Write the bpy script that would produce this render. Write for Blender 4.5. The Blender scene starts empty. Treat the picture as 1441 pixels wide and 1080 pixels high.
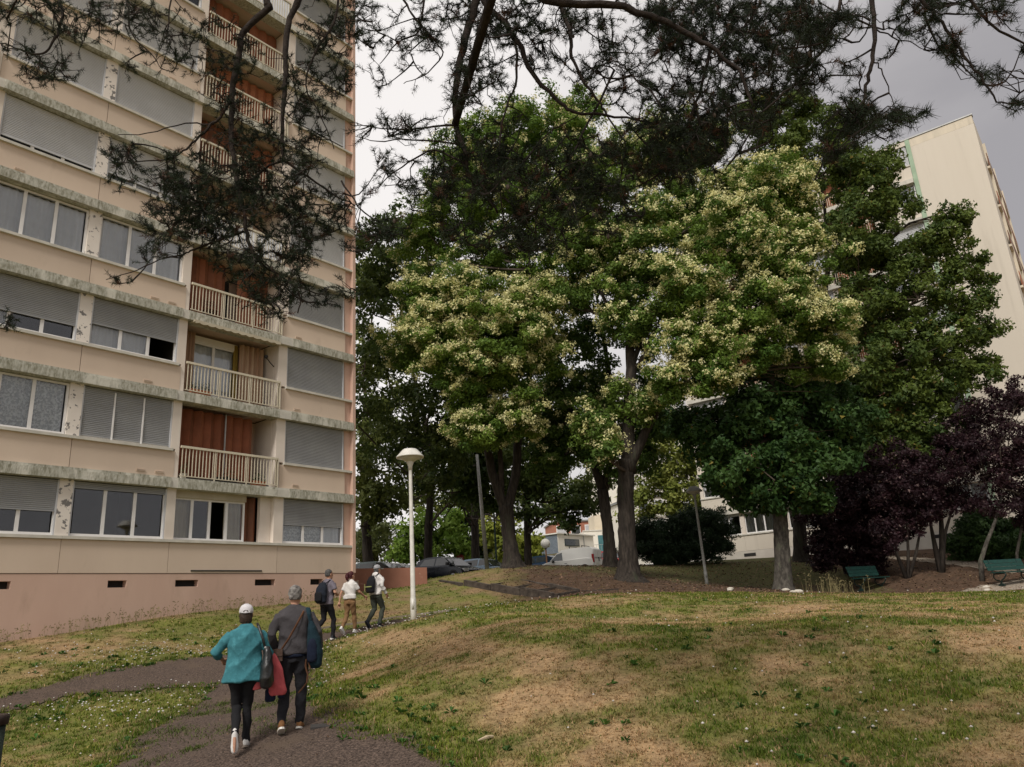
import bpy, math, random
import numpy as np
from mathutils import Vector, Matrix, noise as mnoise
PI = math.pi
scene = bpy.context.scene
COL = scene.collection
# ------------------------------------------------------------------ camera, world, sun, exposure
F = 1068.02                       # focal length in photo pixels (photo is 1441 wide)
R = np.array([[0.99803058, -0.06272932, 0.0], [0.01808609, 0.28775179, 0.95753423], [-0.06006547, -0.95564844, 0.28831961]])
cd = bpy.data.cameras.new('camera'); cam = bpy.data.objects.new('camera', cd); COL.objects.link(cam)
cd.sensor_width = 36.0; cd.lens = F / 1441 * 36.0; cd.clip_start = 0.05; cd.clip_end = 2000
right = Vector(R[:, 0]); down = Vector(R[:, 1]); fwd = Vector(R[:, 2])
m = Matrix((right, -down, -fwd)).transposed().to_4x4(); m.translation = Vector((0, 0, 1.6))
cam.matrix_world = m
scene.camera = cam
scene.view_settings.view_transform = 'Standard'
scene.view_settings.look = 'None'
scene.view_settings.gamma = 1.0
scene.view_settings.use_curve_mapping = False
scene.view_settings.exposure = 0.15
SUN_EL, SUN_AZ = math.radians(48), math.radians(200)   # compass azimuth of the sun, +Y is 0 and +X is 90 degrees
world = bpy.data.worlds.new('World'); scene.world = world; world.use_nodes = True
def build_world():
    nt = world.node_tree; N = nt.nodes; L = nt.links
    for n_ in list(N): N.remove(n_)
    out = N.new('ShaderNodeOutputWorld'); bg = N.new('ShaderNodeBackground'); bg.inputs['Strength'].default_value = 0.1
    sky = N.new('ShaderNodeTexSky'); sky.sky_type = 'NISHITA'; sky.sun_disc = False
    sky.sun_elevation = SUN_EL; sky.sun_rotation = SUN_AZ
    tc = N.new('ShaderNodeTexCoord')
    # overcast layer: pale cloud, brighter over the tower on the left, greyer on the right
    mp = N.new('ShaderNodeMapping'); mp.inputs['Scale'].default_value = (1.4, 1.4, 3.2)
    nz = N.new('ShaderNodeTexNoise'); nz.inputs['Scale'].default_value = 1.6; nz.inputs['Detail'].default_value = 5; nz.inputs['Roughness'].default_value = 0.5
    L.new(tc.outputs['Generated'], mp.inputs['Vector']); L.new(mp.outputs['Vector'], nz.inputs['Vector'])
    dot = N.new('ShaderNodeVectorMath'); dot.operation = 'DOT_PRODUCT'; dot.inputs[1].default_value = (0.92, 0.1, -0.25)
    L.new(tc.outputs['Generated'], dot.inputs[0])
    mr = N.new('ShaderNodeMapRange'); mr.interpolation_type = 'SMOOTHSTEP'
    mr.inputs['From Min'].default_value = -0.25; mr.inputs['From Max'].default_value = 0.62; mr.inputs['To Min'].default_value = 1.0; mr.inputs['To Max'].default_value = 0.0
    L.new(dot.outputs['Value'], mr.inputs['Value'])
    ad = N.new('ShaderNodeMath'); ad.operation = 'MULTIPLY_ADD'; ad.inputs[1].default_value = 0.9; ad.inputs[2].default_value = -0.45
    L.new(nz.outputs['Fac'], ad.inputs[0])
    sm = N.new('ShaderNodeMath'); sm.operation = 'ADD'; sm.use_clamp = True; L.new(mr.outputs['Result'], sm.inputs[0]); L.new(ad.outputs[0], sm.inputs[1])
    cr = N.new('ShaderNodeMix'); cr.data_type = 'RGBA'
    cr.inputs[6].default_value = (3.5, 3.35, 3.45, 1); cr.inputs[7].default_value = (8.9, 8.5, 8.25, 1)
    L.new(sm.outputs[0], cr.inputs[0])
    mx = N.new('ShaderNodeMix'); mx.data_type = 'RGBA'; mx.inputs[0].default_value = 0.94
    L.new(sky.outputs['Color'], mx.inputs[6]); L.new(cr.outputs[2], mx.inputs[7])
    L.new(mx.outputs[2], bg.inputs['Color']); L.new(bg.outputs[0], out.inputs['Surface'])
build_world()
sd = bpy.data.lights.new('sun', 'SUN'); sun = bpy.data.objects.new('sun', sd); COL.objects.link(sun)
sd.energy = 2.3; sd.angle = math.radians(12); sd.color = (1.0, 0.95, 0.88)
sdir = Vector((math.sin(SUN_AZ) * math.cos(SUN_EL), math.cos(SUN_AZ) * math.cos(SUN_EL), math.sin(SUN_EL)))
sun.rotation_euler = sdir.to_track_quat('Z', 'Y').to_euler(); sun.location = (0, -10, 40)

# ------------------------------------------------------------------ helpers
def ray(px, py): return R @ np.array([px - 720.5, py - 540.0, F])
def at(px, py, Y):                       # the point seen at photo pixel (px, py) that stands Y metres in front
    r = ray(px, py); p = r * (Y / r[1]); return np.array([p[0], p[1], p[2] + 1.6])
def mat(name, c, rough=0.8, c2=None, scale=8.0, detail=4, bump=0.0, bscale=None, spec=0.3, metal=0.0, stretch=None, lo=0.35, hi=0.65, c3=None, s3=1.0, lo3=0.5, hi3=0.7, objrand=0.0):
    m = bpy.data.materials.new(name); m.use_nodes = True; nt = m.node_tree; N = nt.nodes; L = nt.links
    b = N['Principled BSDF']; b.inputs['Roughness'].default_value = rough; b.inputs['Metallic'].default_value = metal
    b.inputs['Specular IOR Level'].default_value = spec
    b.inputs['Base Color'].default_value = (*c, 1)
    tc = N.new('ShaderNodeTexCoord'); mp = N.new('ShaderNodeMapping'); L.new(tc.outputs['Object'], mp.inputs['Vector'])
    if stretch: mp.inputs['Scale'].default_value = stretch
    def nz(s, vec=mp, d=detail):
        n = N.new('ShaderNodeTexNoise'); n.inputs['Scale'].default_value = s; n.inputs['Detail'].default_value = d; n.inputs['Roughness'].default_value = 0.6
        L.new(vec.outputs[0], n.inputs['Vector']); return n
    last = None
    if c2 is not None:
        n = nz(scale); mr = N.new('ShaderNodeMapRange'); mr.inputs['From Min'].default_value = lo; mr.inputs['From Max'].default_value = hi
        L.new(n.outputs['Fac'], mr.inputs['Value'])
        mx = N.new('ShaderNodeMix'); mx.data_type = 'RGBA'; mx.inputs[6].default_value = (*c, 1); mx.inputs[7].default_value = (*c2, 1)
        L.new(mr.outputs['Result'], mx.inputs[0]); last = mx
        if c3 is not None:
            n = nz(s3); mr = N.new('ShaderNodeMapRange'); mr.inputs['From Min'].default_value = lo3; mr.inputs['From Max'].default_value = hi3
            L.new(n.outputs['Fac'], mr.inputs['Value'])
            m2 = N.new('ShaderNodeMix'); m2.data_type = 'RGBA'; m2.inputs[7].default_value = (*c3, 1); L.new(mx.outputs[2], m2.inputs[6])
            L.new(mr.outputs['Result'], m2.inputs[0]); last = m2
        src = last.outputs[2]
        if objrand:
            oi = N.new('ShaderNodeObjectInfo'); mr = N.new('ShaderNodeMapRange'); mr.inputs['To Min'].default_value = 1 - objrand; mr.inputs['To Max'].default_value = 1 + objrand * .5; L.new(oi.outputs['Random'], mr.inputs['Value'])
            vm = N.new('ShaderNodeVectorMath'); vm.operation = 'SCALE'; L.new(src, vm.inputs[0]); L.new(mr.outputs['Result'], vm.inputs['Scale']); src = vm.outputs[0]
        L.new(src, b.inputs['Base Color'])
    if bump:
        n = nz(bscale or scale * 3); bp = N.new('ShaderNodeBump'); bp.inputs['Strength'].default_value = bump; bp.inputs['Distance'].default_value = 0.02
        L.new(n.outputs['Fac'], bp.inputs['Height']); L.new(bp.outputs[0], b.inputs['Normal'])
    return m
def attr_mat(name, rough=0.85, transl=0.0, jitter=0.25, spec=0.2, fine=0.0, bump=0.0):
    """colour from the mesh attribute 'col' (a leaf's or blade's own colour)"""
    m = bpy.data.materials.new(name); m.use_nodes = True; nt = m.node_tree; N = nt.nodes; L = nt.links
    b = N['Principled BSDF']; b.inputs['Roughness'].default_value = rough; b.inputs['Specular IOR Level'].default_value = spec
    a = N.new('ShaderNodeAttribute'); a.attribute_name = 'col'; src = a.outputs['Color']
    if fine:
        tc = N.new('ShaderNodeTexCoord'); n = N.new('ShaderNodeTexNoise'); n.inputs['Scale'].default_value = 14; n.inputs['Detail'].default_value = 8; n.inputs['Roughness'].default_value = 0.75
        L.new(tc.outputs['Object'], n.inputs['Vector']); mr = N.new('ShaderNodeMapRange'); mr.inputs['From Min'].default_value = 0.3; mr.inputs['From Max'].default_value = 0.7
        mr.inputs['To Min'].default_value = 1 - fine; mr.inputs['To Max'].default_value = 1 + fine; L.new(n.outputs['Fac'], mr.inputs['Value'])
        vm = N.new('ShaderNodeVectorMath'); vm.operation = 'SCALE'; L.new(src, vm.inputs[0]); L.new(mr.outputs['Result'], vm.inputs['Scale']); src = vm.outputs[0]
        if bump:
            bp = N.new('ShaderNodeBump'); bp.inputs['Strength'].default_value = bump; bp.inputs['Distance'].default_value = 0.03
            L.new(n.outputs['Fac'], bp.inputs['Height']); L.new(bp.outputs[0], b.inputs['Normal'])
    L.new(src, b.inputs['Base Color'])
    if transl:
        t = N.new('ShaderNodeBsdfTranslucent'); L.new(src, t.inputs['Color']); mx = N.new('ShaderNodeMixShader'); mx.inputs[0].default_value = transl
        L.new(b.outputs[0], mx.inputs[1]); L.new(t.outputs[0], mx.inputs[2]); L.new(mx.outputs[0], N['Material Output'].inputs['Surface'])
    return m
def glass_mat(name, tint=(0.7, 0.75, 0.76), refl=0.12):
    m = bpy.data.materials.new(name); m.use_nodes = True; nt = m.node_tree; N = nt.nodes; L = nt.links
    N.remove(N['Principled BSDF']); t = N.new('ShaderNodeBsdfTransparent'); t.inputs[0].default_value = (*tint, 1)
    g = N.new('ShaderNodeBsdfGlossy'); g.inputs['Roughness'].default_value = 0.03
    fr = N.new('ShaderNodeFresnel'); fr.inputs['IOR'].default_value = 1.5; ad = N.new('ShaderNodeMath'); ad.operation = 'ADD'; ad.inputs[1].default_value = refl; ad.use_clamp = True
    L.new(fr.outputs[0], ad.inputs[0]); mx = N.new('ShaderNodeMixShader'); L.new(ad.outputs[0], mx.inputs[0]); L.new(t.outputs[0], mx.inputs[1]); L.new(g.outputs[0], mx.inputs[2])
    L.new(mx.outputs[0], N['Material Output'].inputs['Surface']); return m

class MB:
    def __init__(s): s.v = []; s.f = []; s.mi = []; s.cur = 0; s.ch = []
    def add(s, vs, fs):
        o = len(s.v); s.ch.append((o, o + len(vs), len(s.f), len(s.f) + len(fs))); s.v.extend([tuple(map(float, p)) for p in vs]); s.f.extend([tuple(i + o for i in f) for f in fs]); s.mi.extend([s.cur] * len(fs)); return s
    def box(s, x0, x1, y0, y1, z0, z1, M=None):
        vs = [(x, y, z) for z in (z0, z1) for y in (y0, y1) for x in (x0, x1)]
        if M is not None: vs = [tuple(M @ Vector(p)) for p in vs]
        return s.add(vs, [(0, 2, 3, 1), (4, 5, 7, 6), (0, 1, 5, 4), (2, 6, 7, 3), (0, 4, 6, 2), (1, 3, 7, 5)])
    def bar(s, p, q, w, h=None):
        p = Vector(p); q = Vector(q); h = h or w; d = (q - p); L = d.length; M = d.to_track_quat('Z', 'Y').to_matrix().to_4x4(); M.translation = p
        return s.box(-w / 2, w / 2, -h / 2, h / 2, 0, L, M)
    def quad(s, a, b, c, d): return s.add([a, b, c, d], [(0, 1, 2, 3)])
    def rings(s, rs, cap=True, close=True):
        n = len(rs[0]); vs = [p for r in rs for p in r]; fs = []
        for i in range(len(rs) - 1):
            for j in range(n if close else n - 1):
                k = (j + 1) % n; fs.append((i * n + j, i * n + k, (i + 1) * n + k, (i + 1) * n + j))
        if cap: fs.append(tuple(range(n - 1, -1, -1))); fs.append(tuple((len(rs) - 1) * n + j for j in range(n)))
        return s.add(vs, fs)
    def tube(s, pts, rad, n=8, cap=True, wob=0.0, rng=None):
        pts = [Vector(p) for p in pts]
        if not hasattr(rad, '__len__'): rad = [rad] * len(pts)
        rs = []; ref = None
        for i, p in enumerate(pts):
            t = (pts[min(i + 1, len(pts) - 1)] - pts[max(i - 1, 0)])
            if t.length < 1e-9: t = Vector((0, 0, 1))
            t.normalize()
            if ref is None: ref = t.orthogonal().normalized()
            else:
                ref = ref - t * ref.dot(t)
                ref = ref.normalized() if ref.length > 1e-6 else t.orthogonal().normalized()
            b = t.cross(ref); r = rad[i]; ring = []
            for j in range(n):
                a = 2 * PI * j / n; ra, rb = (r if not hasattr(r, '__len__') else r) if hasattr(r, '__len__') else (r, r)
                k = 1 + (rng.uniform(-wob, wob) if wob else 0)
                ring.append(p + (ref * math.cos(a) * ra + b * math.sin(a) * rb) * k)
            rs.append(ring)
        return s.rings(rs, cap)
    def lathe(s, prof, n=24, c=(0, 0, 0), cap=True):
        return s.rings([[(c[0] + r * math.cos(2 * PI * j / n), c[1] + r * math.sin(2 * PI * j / n), c[2] + z) for j in range(n)] for r, z in prof], cap)
    def prism(s, poly, y0, y1):       # poly in (x, z), extruded along y
        n = len(poly); vs = [(x, y0, z) for x, z in poly] + [(x, y1, z) for x, z in poly]
        return s.add(vs, [tuple(range(n)), tuple(range(2 * n - 1, n - 1, -1))] + [(i, i + n, (i + 1) % n + n, (i + 1) % n) for i in range(n)])
    def sphere(s, c, r, nu=14, nv=9, sc=(1, 1, 1)):
        rs = []
        for i in range(nv + 1):
            a = PI * (i / nv) - PI / 2; a = max(-PI / 2 + 0.02, min(PI / 2 - 0.02, a))
            rs.append([(c[0] + r * sc[0] * math.cos(a) * math.cos(2 * PI * j / nu), c[1] + r * sc[1] * math.cos(a) * math.sin(2 * PI * j / nu), c[2] + r * sc[2] * math.sin(a)) for j in range(nu)])
        return s.rings(rs)
    def mesh(s, name, mats, smooth=False):
        me = bpy.data.meshes.new(name); me.from_pydata(s.v, [], s.f)
        for m_ in (mats if isinstance(mats, (list, tuple)) else [mats]): me.materials.append(m_)
        if any(s.mi): me.polygons.foreach_set('material_index', s.mi)
        if smooth: me.polygons.foreach_set('use_smooth', [True] * len(me.polygons))
        me.update(); return me
    def build_each(s, name, mats, parent=None):      # every piece its own object
        for a, b, c, d in s.ch:
            q = MB(); q.v = s.v[a:b]; q.f = [tuple(i - a for i in f) for f in s.f[c:d]]; q.mi = [0] * (d - c); q.build(name, mats, parent)
    def build(s, name, mats, parent=None, smooth=False, **k):
        return obj(name, s.mesh(name, mats, smooth), parent, **k)
def obj(name, me, parent=None, label=None, cat=None, group=None, kind=None, loc=None, rot=None):
    o = bpy.data.objects.new(name, me); COL.objects.link(o)
    if parent is not None: o.parent = parent
    if loc is not None: o.location = loc
    if rot is not None: o.rotation_euler = rot
    tag(o, label, cat, group, kind); return o
def tag(o, label=None, cat=None, group=None, kind=None):
    if label: o['label'] = label
    if cat: o['category'] = cat
    if group: o['group'] = group
    if kind: o['kind'] = kind
    return o
def thing(name, label, cat, loc=(0, 0, 0), rz=0.0, group=None):
    return obj(name, None, None, label, cat, group, None, tuple(map(float, loc)), (0, 0, rz))
def np_mesh(name, V, Fc, mats, col=None, dom='FACE', smooth=False):
    """V (n,3) and Fc (m,k) of equal-sized faces; col one colour for every face or vertex"""
    me = bpy.data.meshes.new(name); V = np.ascontiguousarray(V, dtype=np.float32); Fc = np.ascontiguousarray(Fc, dtype=np.int32); m_, k = Fc.shape
    me.vertices.add(len(V)); me.vertices.foreach_set('co', V.ravel()); me.loops.add(m_ * k); me.loops.foreach_set('vertex_index', Fc.ravel())
    me.polygons.add(m_); me.polygons.foreach_set('loop_start', np.arange(0, m_ * k, k, dtype=np.int32)); me.polygons.foreach_set('loop_total', np.full(m_, k, dtype=np.int32))
    if smooth: me.polygons.foreach_set('use_smooth', np.ones(m_, dtype=bool))
    me.update(calc_edges=True)
    for x in (mats if isinstance(mats, (list, tuple)) else [mats]): me.materials.append(x)
    if col is not None:
        a = me.attributes.new('col', 'FLOAT_COLOR', dom); c = np.ones((len(col), 4), dtype=np.float32); c[:, :3] = col; a.data.foreach_set('color', c.ravel())
    return me
def lerp(a, b, t): return a + (b - a) * t
def vnoise(x, y, s, seed=0):
    """smooth value noise 0..1 on arrays"""
    x = np.asarray(x, float) * s + 137.3 + seed * 17.1; y = np.asarray(y, float) * s + 91.7 + seed * 5.3
    xi = np.floor(x).astype(np.int64); yi = np.floor(y).astype(np.int64); fx = x - xi; fy = y - yi; fx = fx * fx * (3 - 2 * fx); fy = fy * fy * (3 - 2 * fy)
    def h(a, b):
        n = (a * 374761393 + b * 668265263 + seed * 1274126177) & 0xffffffff; n = ((n ^ (n >> 13)) * 1274126177) & 0xffffffff; return ((n ^ (n >> 16)) & 0xffff) / 65535.0
    return (h(xi, yi) * (1 - fx) + h(xi + 1, yi) * fx) * (1 - fy) + (h(xi, yi + 1) * (1 - fx) + h(xi + 1, yi + 1) * fx) * fy
def fbm(x, y, s, seed=0): return (vnoise(x, y, s, seed) * 4 + vnoise(x, y, s * 2.1, seed + 1) * 2 + vnoise(x, y, s * 4.3, seed + 2)) / 7

# ------------------------------------------------------------------ terrain
DV = np.array([0.617681, 0.786429]); NV = np.array([0.786429, -0.617681])      # along the left tower's front, and out of it
LC = np.array([-6.04908, 27.74831])                                           # its near right corner
RC = np.array([29.0951, 40.2741])                                             # right corner of the other tower
def fpos(u, out=0.0): return LC - DV * u + NV * out
ctl = []
def atz(px, py, z): r = ray(px, py); t = (z - 1.6) / r[2]; return np.array([r[0] * t, r[1] * t, z])
for c in [(337, 1052, 9.7), (410, 1021, 10.2), (459, 905, 20.4), (490, 892, 21.8), (528, 885, 22.7), (582, 872, 19.5), (545, 880, 18.5), (700, 856, 19), (640, 862, 19.5), (760, 850, 19),
          (885, 816, 30), (857, 797, 36), (722, 797, 33), (800, 798, 34), (995, 823, 33), (1222, 832, 32), (1425, 823, 30), (1103, 831, 30), (1130, 789, 39), (830, 838, 22), (1000, 838, 22), (1200, 838, 22), (1400, 834, 21),
          (640, 823, 42), (655, 824, 29), (780, 841, 25.5), (870, 831, 27), (600, 822, 31), (950, 792, 41), (1320, 806, 33), (1275, 812, 32.5), (690, 856, 25), (620, 864, 24.5)]:
    ctl.append(at(*c))
for c in [(0, 1080, 0.05), (200, 1080, 0.05), (400, 1080, 0.1), (0, 993, 0.55), (150, 957, 0.8), (290, 948, 0.8), (300, 1000, 0.35), (440, 950, 0.65), (560, 950, 0.75), (650, 1080, 0.1), (700, 960, 0.7), (700, 885, 1.34), (900, 1080, 0.15),
          (900, 960, 0.65), (1100, 955, 0.6), (900, 880, 1.2), (1200, 880, 1.1), (1400, 950, 0.55), (1420, 880, 0.95), (1400, 1080, 0.1), (1150, 1080, 0.12), (570, 1010, 0.4)]:
    ctl.append(atz(*c))
for u, z in [(0.25, 2.5), (3.4, 2.29), (5.6, 2.19), (7.5, 2.03), (9.3, 1.78), (10.9, 1.66), (14, 1.4), (20, 1.0)]:
    p = fpos(u); ctl.append(np.array([p[0], p[1], z])); 
for u in (4, 9, 14): p = fpos(u, -6); ctl.append(np.array([p[0], p[1], 2.2]))
ctl += [np.array(p, float) for p in [(13.9, 52.2, 3.99), (20, 47.5, 3.85), (27, 42, 3.4), (31, 36, 2.6), (-10, 60, 4.2), (10, 68, 4.8), (30, 64, 4.4), (2.5, 53, 3.65), (6, 52, 3.7), (-8, 44, 3.3), (0, 43, 3.4), (0, -6, -0.6), (-9, -5, -0.9), (9, -5, -0.5), (0, 2, -0.2), (-16, 8, 0.0), (22, 12, 0.9), (24, 26, 1.6), (-3, 5, -0.15), (4, 4, -0.05)]]
ctl = np.array(ctl)
def _rbf_fit():
    P = ctl[:, :2]; d = np.sqrt(((P[:, None] - P[None]) ** 2).sum(-1) + 6.0)
    n = len(P); A = np.zeros((n + 3, n + 3)); A[:n, :n] = -d + np.eye(n) * 0.12; A[:n, n] = 1; A[:n, n + 1:] = P / 30; A[n, :n] = 1; A[n + 1:, :n] = P.T / 30
    b = np.zeros(n + 3); b[:n] = ctl[:, 2]; return np.linalg.solve(A, b)
_w = _rbf_fit()
def tz(x, y):
    x = np.clip(np.asarray(x, float), -24, 36); y = np.clip(np.asarray(y, float), -7, 70); sh = x.shape; x = x.ravel(); y = y.ravel(); out = np.empty(len(x)); P = ctl[:, :2]
    for i in range(0, len(x), 20000):
        xx = x[i:i + 20000, None]; yy = y[i:i + 20000, None]; d = np.sqrt((xx - P[:, 0]) ** 2 + (yy - P[:, 1]) ** 2 + 6.0)
        out[i:i + 20000] = -d @ _w[:len(P)] + _w[len(P)] + (xx[:, 0] * _w[len(P) + 1] + yy[:, 0] * _w[len(P) + 2]) / 30
    return out.reshape(sh)
def tz1(x, y): return float(tz(np.array([x]), np.array([y]))[0])
def ground(px, py, Y):                    # stand something at a pixel's column and distance, on the terrain
    p = at(px, py, Y); return (p[0], p[1], tz1(p[0], p[1]))
def hit(px, py, y0=5.0, y1=70.0):         # where the sight line through a pixel meets the terrain
    r = ray(px, py); Y = np.linspace(y0, y1, 1400); x = r[0] / r[1] * Y; z = r[2] / r[1] * Y + 1.6; g = tz(x, Y); k = np.where(z < g)[0]
    i = k[0] if len(k) else -1; return np.array([x[i], Y[i], g[i]])
def in_poly(x, y, poly):
    x = np.asarray(x); y = np.asarray(y); c = np.zeros(x.shape, bool); n = len(poly)
    for i in range(n):
        x1, y1 = poly[i][:2]; x2, y2 = poly[(i + 1) % n][:2]
        if y1 == y2: continue
        t = ((y1 > y) != (y2 > y)) & (x < (x2 - x1) * (y - y1) / (y2 - y1) + x1); c ^= t
    return c
def seg_dist(x, y, line):
    d = np.full(np.shape(x), 1e9)
    for a, b in zip(line[:-1], line[1:]):
        ax, ay = a[:2]; bx, by = b[:2]; L2 = (bx - ax) ** 2 + (by - ay) ** 2 + 1e-9; t = np.clip(((x - ax) * (bx - ax) + (y - ay) * (by - ay)) / L2, 0, 1)
        d = np.minimum(d, np.hypot(x - ax - t * (bx - ax), y - ay - t * (by - ay)))
    return d
# centre lines of the two asphalt paths: main path with half widths, left branch
main_path = [(-1.6, 3.0, 1.7), (-2.3, 7.2, 1.45), (-2.75, 9.6, 1.1)]
# ------------------------------------------------------------------ ground colours
PATH = [(-14, 8.6), (-9.84, 15.0), (-8.85, 16.8), (-7.04, 18.06), (-5.9, 19.5), (-5.9, 21.7), (-4.9, 22.7), (-3.9, 23.85), (-3, 24.3), (-1.5, 24.8), (2, 25.1), (2, 23.6), (-1, 23.3), (-2.9, 22.3), (-4.0, 20.6), (-4.99, 18.8), (-4.45, 16.4), (-3.5, 12.7), (-2.45, 10.4), (-1.5, 9.5), (-0.95, 8.7), (-0.4, 6), (0.4, 0), (-4, 0), (-4.9, 7), (-5.23, 10.3), (-5.8, 12), (-5.71, 13.7), (-6, 15.3), (-8.4, 15.1), (-9.3, 14.1), (-13.2, 7.6)]
BENCH_PATH = [(15.2, 28.4), (17, 29.9), (20, 31.0), (32, 33), (32, 30.5), (19, 28.2), (16, 27.9)]
BACK_PATH = [(17.2, 39), (18.4, 39), (21.4, 32.5), (20.2, 31.0)]
def zone(x, y):
    """weights: mulch under the trees, dryness of the lawn, greenness along the path edges"""
    crest = 24.2 + 0.10 * np.clip(x, -2, 12) - 0.10 * np.clip(x - 12, 0, 30)
    n = fbm(x, y, 0.5, 3)
    mulch = np.clip((y - crest - 0.2 + (n - 0.5) * 1.6) / 0.8, 0, 1) * np.clip((x + 1.2) / 1.5, 0, 1)
    return mulch
def dryness(x, y):
    d = fbm(x, y, 0.28, 11) * 0.5 + fbm(x * 0.8, y * 1.2, 1.1, 5) * 0.5
    near = np.clip((17 - y) / 7, 0, 1) * np.clip((x + 4) / 2, 0, 1)                        # the foot of the slope is the driest
    edge = seg_dist(x, y, PATH + [PATH[0]]); g = np.clip(1 - edge / 1.1, 0, 1)
    d = d * .62 + .38 * fbm(x, y, 2.6, 15)
    d = (d - 0.5) * 4.6 + 0.29 + near * 0.22 - g * 0.75
    d -= np.exp(-(((x + 8.5) / 3.2) ** 2 + ((y - 17.8) / 1.2) ** 2)) * 0.5
    # green patches low on the slope
    for cx, cy, r in [(2.7, 9.2, 1.5), (5.2, 9.5, 1.3), (-2.4, 12.4, 0.9), (-1.6, 10.6, 0.7), (1.2, 13, 1.6), (6, 14, 2.0), (-7.2, 13, 1.2), (-1.0, 9.6, 0.5), (3.4, 7.8, 0.9)]:
        d -= 0.55 * np.exp(-((x - cx) ** 2 + (y - cy) ** 2) / r ** 2)
    for cx, cy, r in [(-1.9, 14.2, 1.5), (-2.6, 17, 1.1), (-0.4, 10.2, .9), (0.3, 12, 1.3), (2.6, 15.5, 1.7), (6.3, 10.8, 1.2), (4.3, 7.6, .8), (9.5, 12.5, 1.5), (1.2, 7.4, .6), (-1.2, 8.9, .25)]: d += .62 * np.exp(-((x - cx) ** 2 + ((y - cy) * .8) ** 2) / r ** 2)
    return np.clip(d, 0, 1)
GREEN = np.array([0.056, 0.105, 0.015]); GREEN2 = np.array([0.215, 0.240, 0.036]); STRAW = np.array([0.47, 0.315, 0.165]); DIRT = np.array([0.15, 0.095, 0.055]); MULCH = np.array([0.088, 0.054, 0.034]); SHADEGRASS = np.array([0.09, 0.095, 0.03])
def ground_col(x, y, blade=False):
    dr = dryness(x, y)[:, None]; n = fbm(x, y, 2.3, 21)[:, None]; fine = vnoise(x, y, 9, 33)[:, None]
    g = GREEN * (1 - n) + GREEN2 * n; s = STRAW * (0.72 + 0.5 * fine) * (1 - 0.35 * np.clip((y[:, None] - 17) / 8, 0, 1))
    c = g * (1 - dr) + s * dr
    if not blade: c = c * 0.62 + DIRT * 0.38 * (0.7 + 0.6 * fine)
    if not blade:
        e = np.clip(1 - seg_dist(x, y, PATH + [PATH[0]]) / .5, 0, 1)[:, None] * .7; c = c * (1 - e) + np.array([.12, .085, .06]) * (0.6 + .8 * fine) * e
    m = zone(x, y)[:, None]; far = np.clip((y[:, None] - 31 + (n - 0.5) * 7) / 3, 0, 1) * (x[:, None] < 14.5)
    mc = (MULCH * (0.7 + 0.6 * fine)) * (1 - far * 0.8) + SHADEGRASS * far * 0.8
    return c * (1 - m) + mc * m
MAT = {}
MAT['ground'] = attr_mat('turf_soil', rough=0.95, fine=0.45, bump=0.6)
MAT['asphalt'] = mat('worn_asphalt', (0.055, 0.039, 0.031), 0.95, (0.20, 0.142, 0.11), scale=34, detail=12, bump=1.0, bscale=45, lo=0.42, hi=0.72, c3=(0.115, 0.082, 0.06), s3=1.6, lo3=0.5, hi3=0.66)
MAT['lot'] = mat('car_park_asphalt', (0.06, 0.06, 0.062), 0.9, (0.09, 0.088, 0.085), scale=3)
MAT['dirtpath'] = mat('compacted_dirt', (0.25, 0.2, 0.15), 0.95, (0.34, 0.29, 0.23), scale=4, bump=0.3)
def grid(xs, ys):
    X, Y = np.meshgrid(xs, ys); n, m_ = X.shape; V = np.stack([X.ravel(), Y.ravel(), tz(X, Y).ravel()], 1)
    i = (np.arange(n - 1)[:, None] * m_ + np.arange(m_ - 1)[None]).ravel(); return V, np.stack([i, i + 1, i + m_ + 1, i + m_], 1)
def axis(lo, hi, step, far):
    a = list(np.arange(lo, hi + 1e-6, step)); b = [hi]; s = step
    while b[-1] < far: s *= 1.6; b.append(b[-1] + s)
    c = [lo]; s = step
    while c[-1] > -far: s *= 1.6; c.append(c[-1] - s)
    return np.array(c[:0:-1] + a + b[1:])
V, Fc = grid(axis(-16, 20, 0.22, 700), axis(3, 34, 0.22, 900)); 
obj('ground', np_mesh('ground', V, Fc, MAT['ground'], ground_col(V[:, 0], V[:, 1]), 'POINT', smooth=True), kind='structure')
def drape(name, poly, m, step=0.14, lift=0.018, wob=0.12, thick=0.0):
    P = np.array(poly); xs = np.arange(P[:, 0].min(), P[:, 0].max() + step, step); ys = np.arange(P[:, 1].min(), P[:, 1].max() + step, step)
    V, Fc = grid(xs, ys); c = V[Fc].mean(1); nx = (fbm(c[:, 0], c[:, 1], 1.7, 41) - 0.5) * 2 * wob; ny = (fbm(c[:, 0], c[:, 1], 1.7, 47) - 0.5) * 2 * wob
    k = in_poly(c[:, 0] + nx, c[:, 1] + ny, poly); Fc = Fc[k]; used, inv = np.unique(Fc, return_inverse=True); V = V[used]; V[:, 2] += lift
    return obj(name, np_mesh(name, V, inv.reshape(Fc.shape), m, smooth=True), kind='structure')
drape('path', PATH, MAT['asphalt'], wob=0.2)
drape('path', BENCH_PATH, MAT['dirtpath'], step=0.25)
drape('path', BACK_PATH, MAT['dirtpath'], step=0.25)
drape('car_park', [(-16, 37.5), (-6.5, 37.2), (-3.0, 40.2), (-1.2, 44), (0.5, 48.5), (3, 49.2), (9, 49), (9, 60), (-16, 60)], MAT['lot'], step=0.5, lift=0.03)

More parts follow.
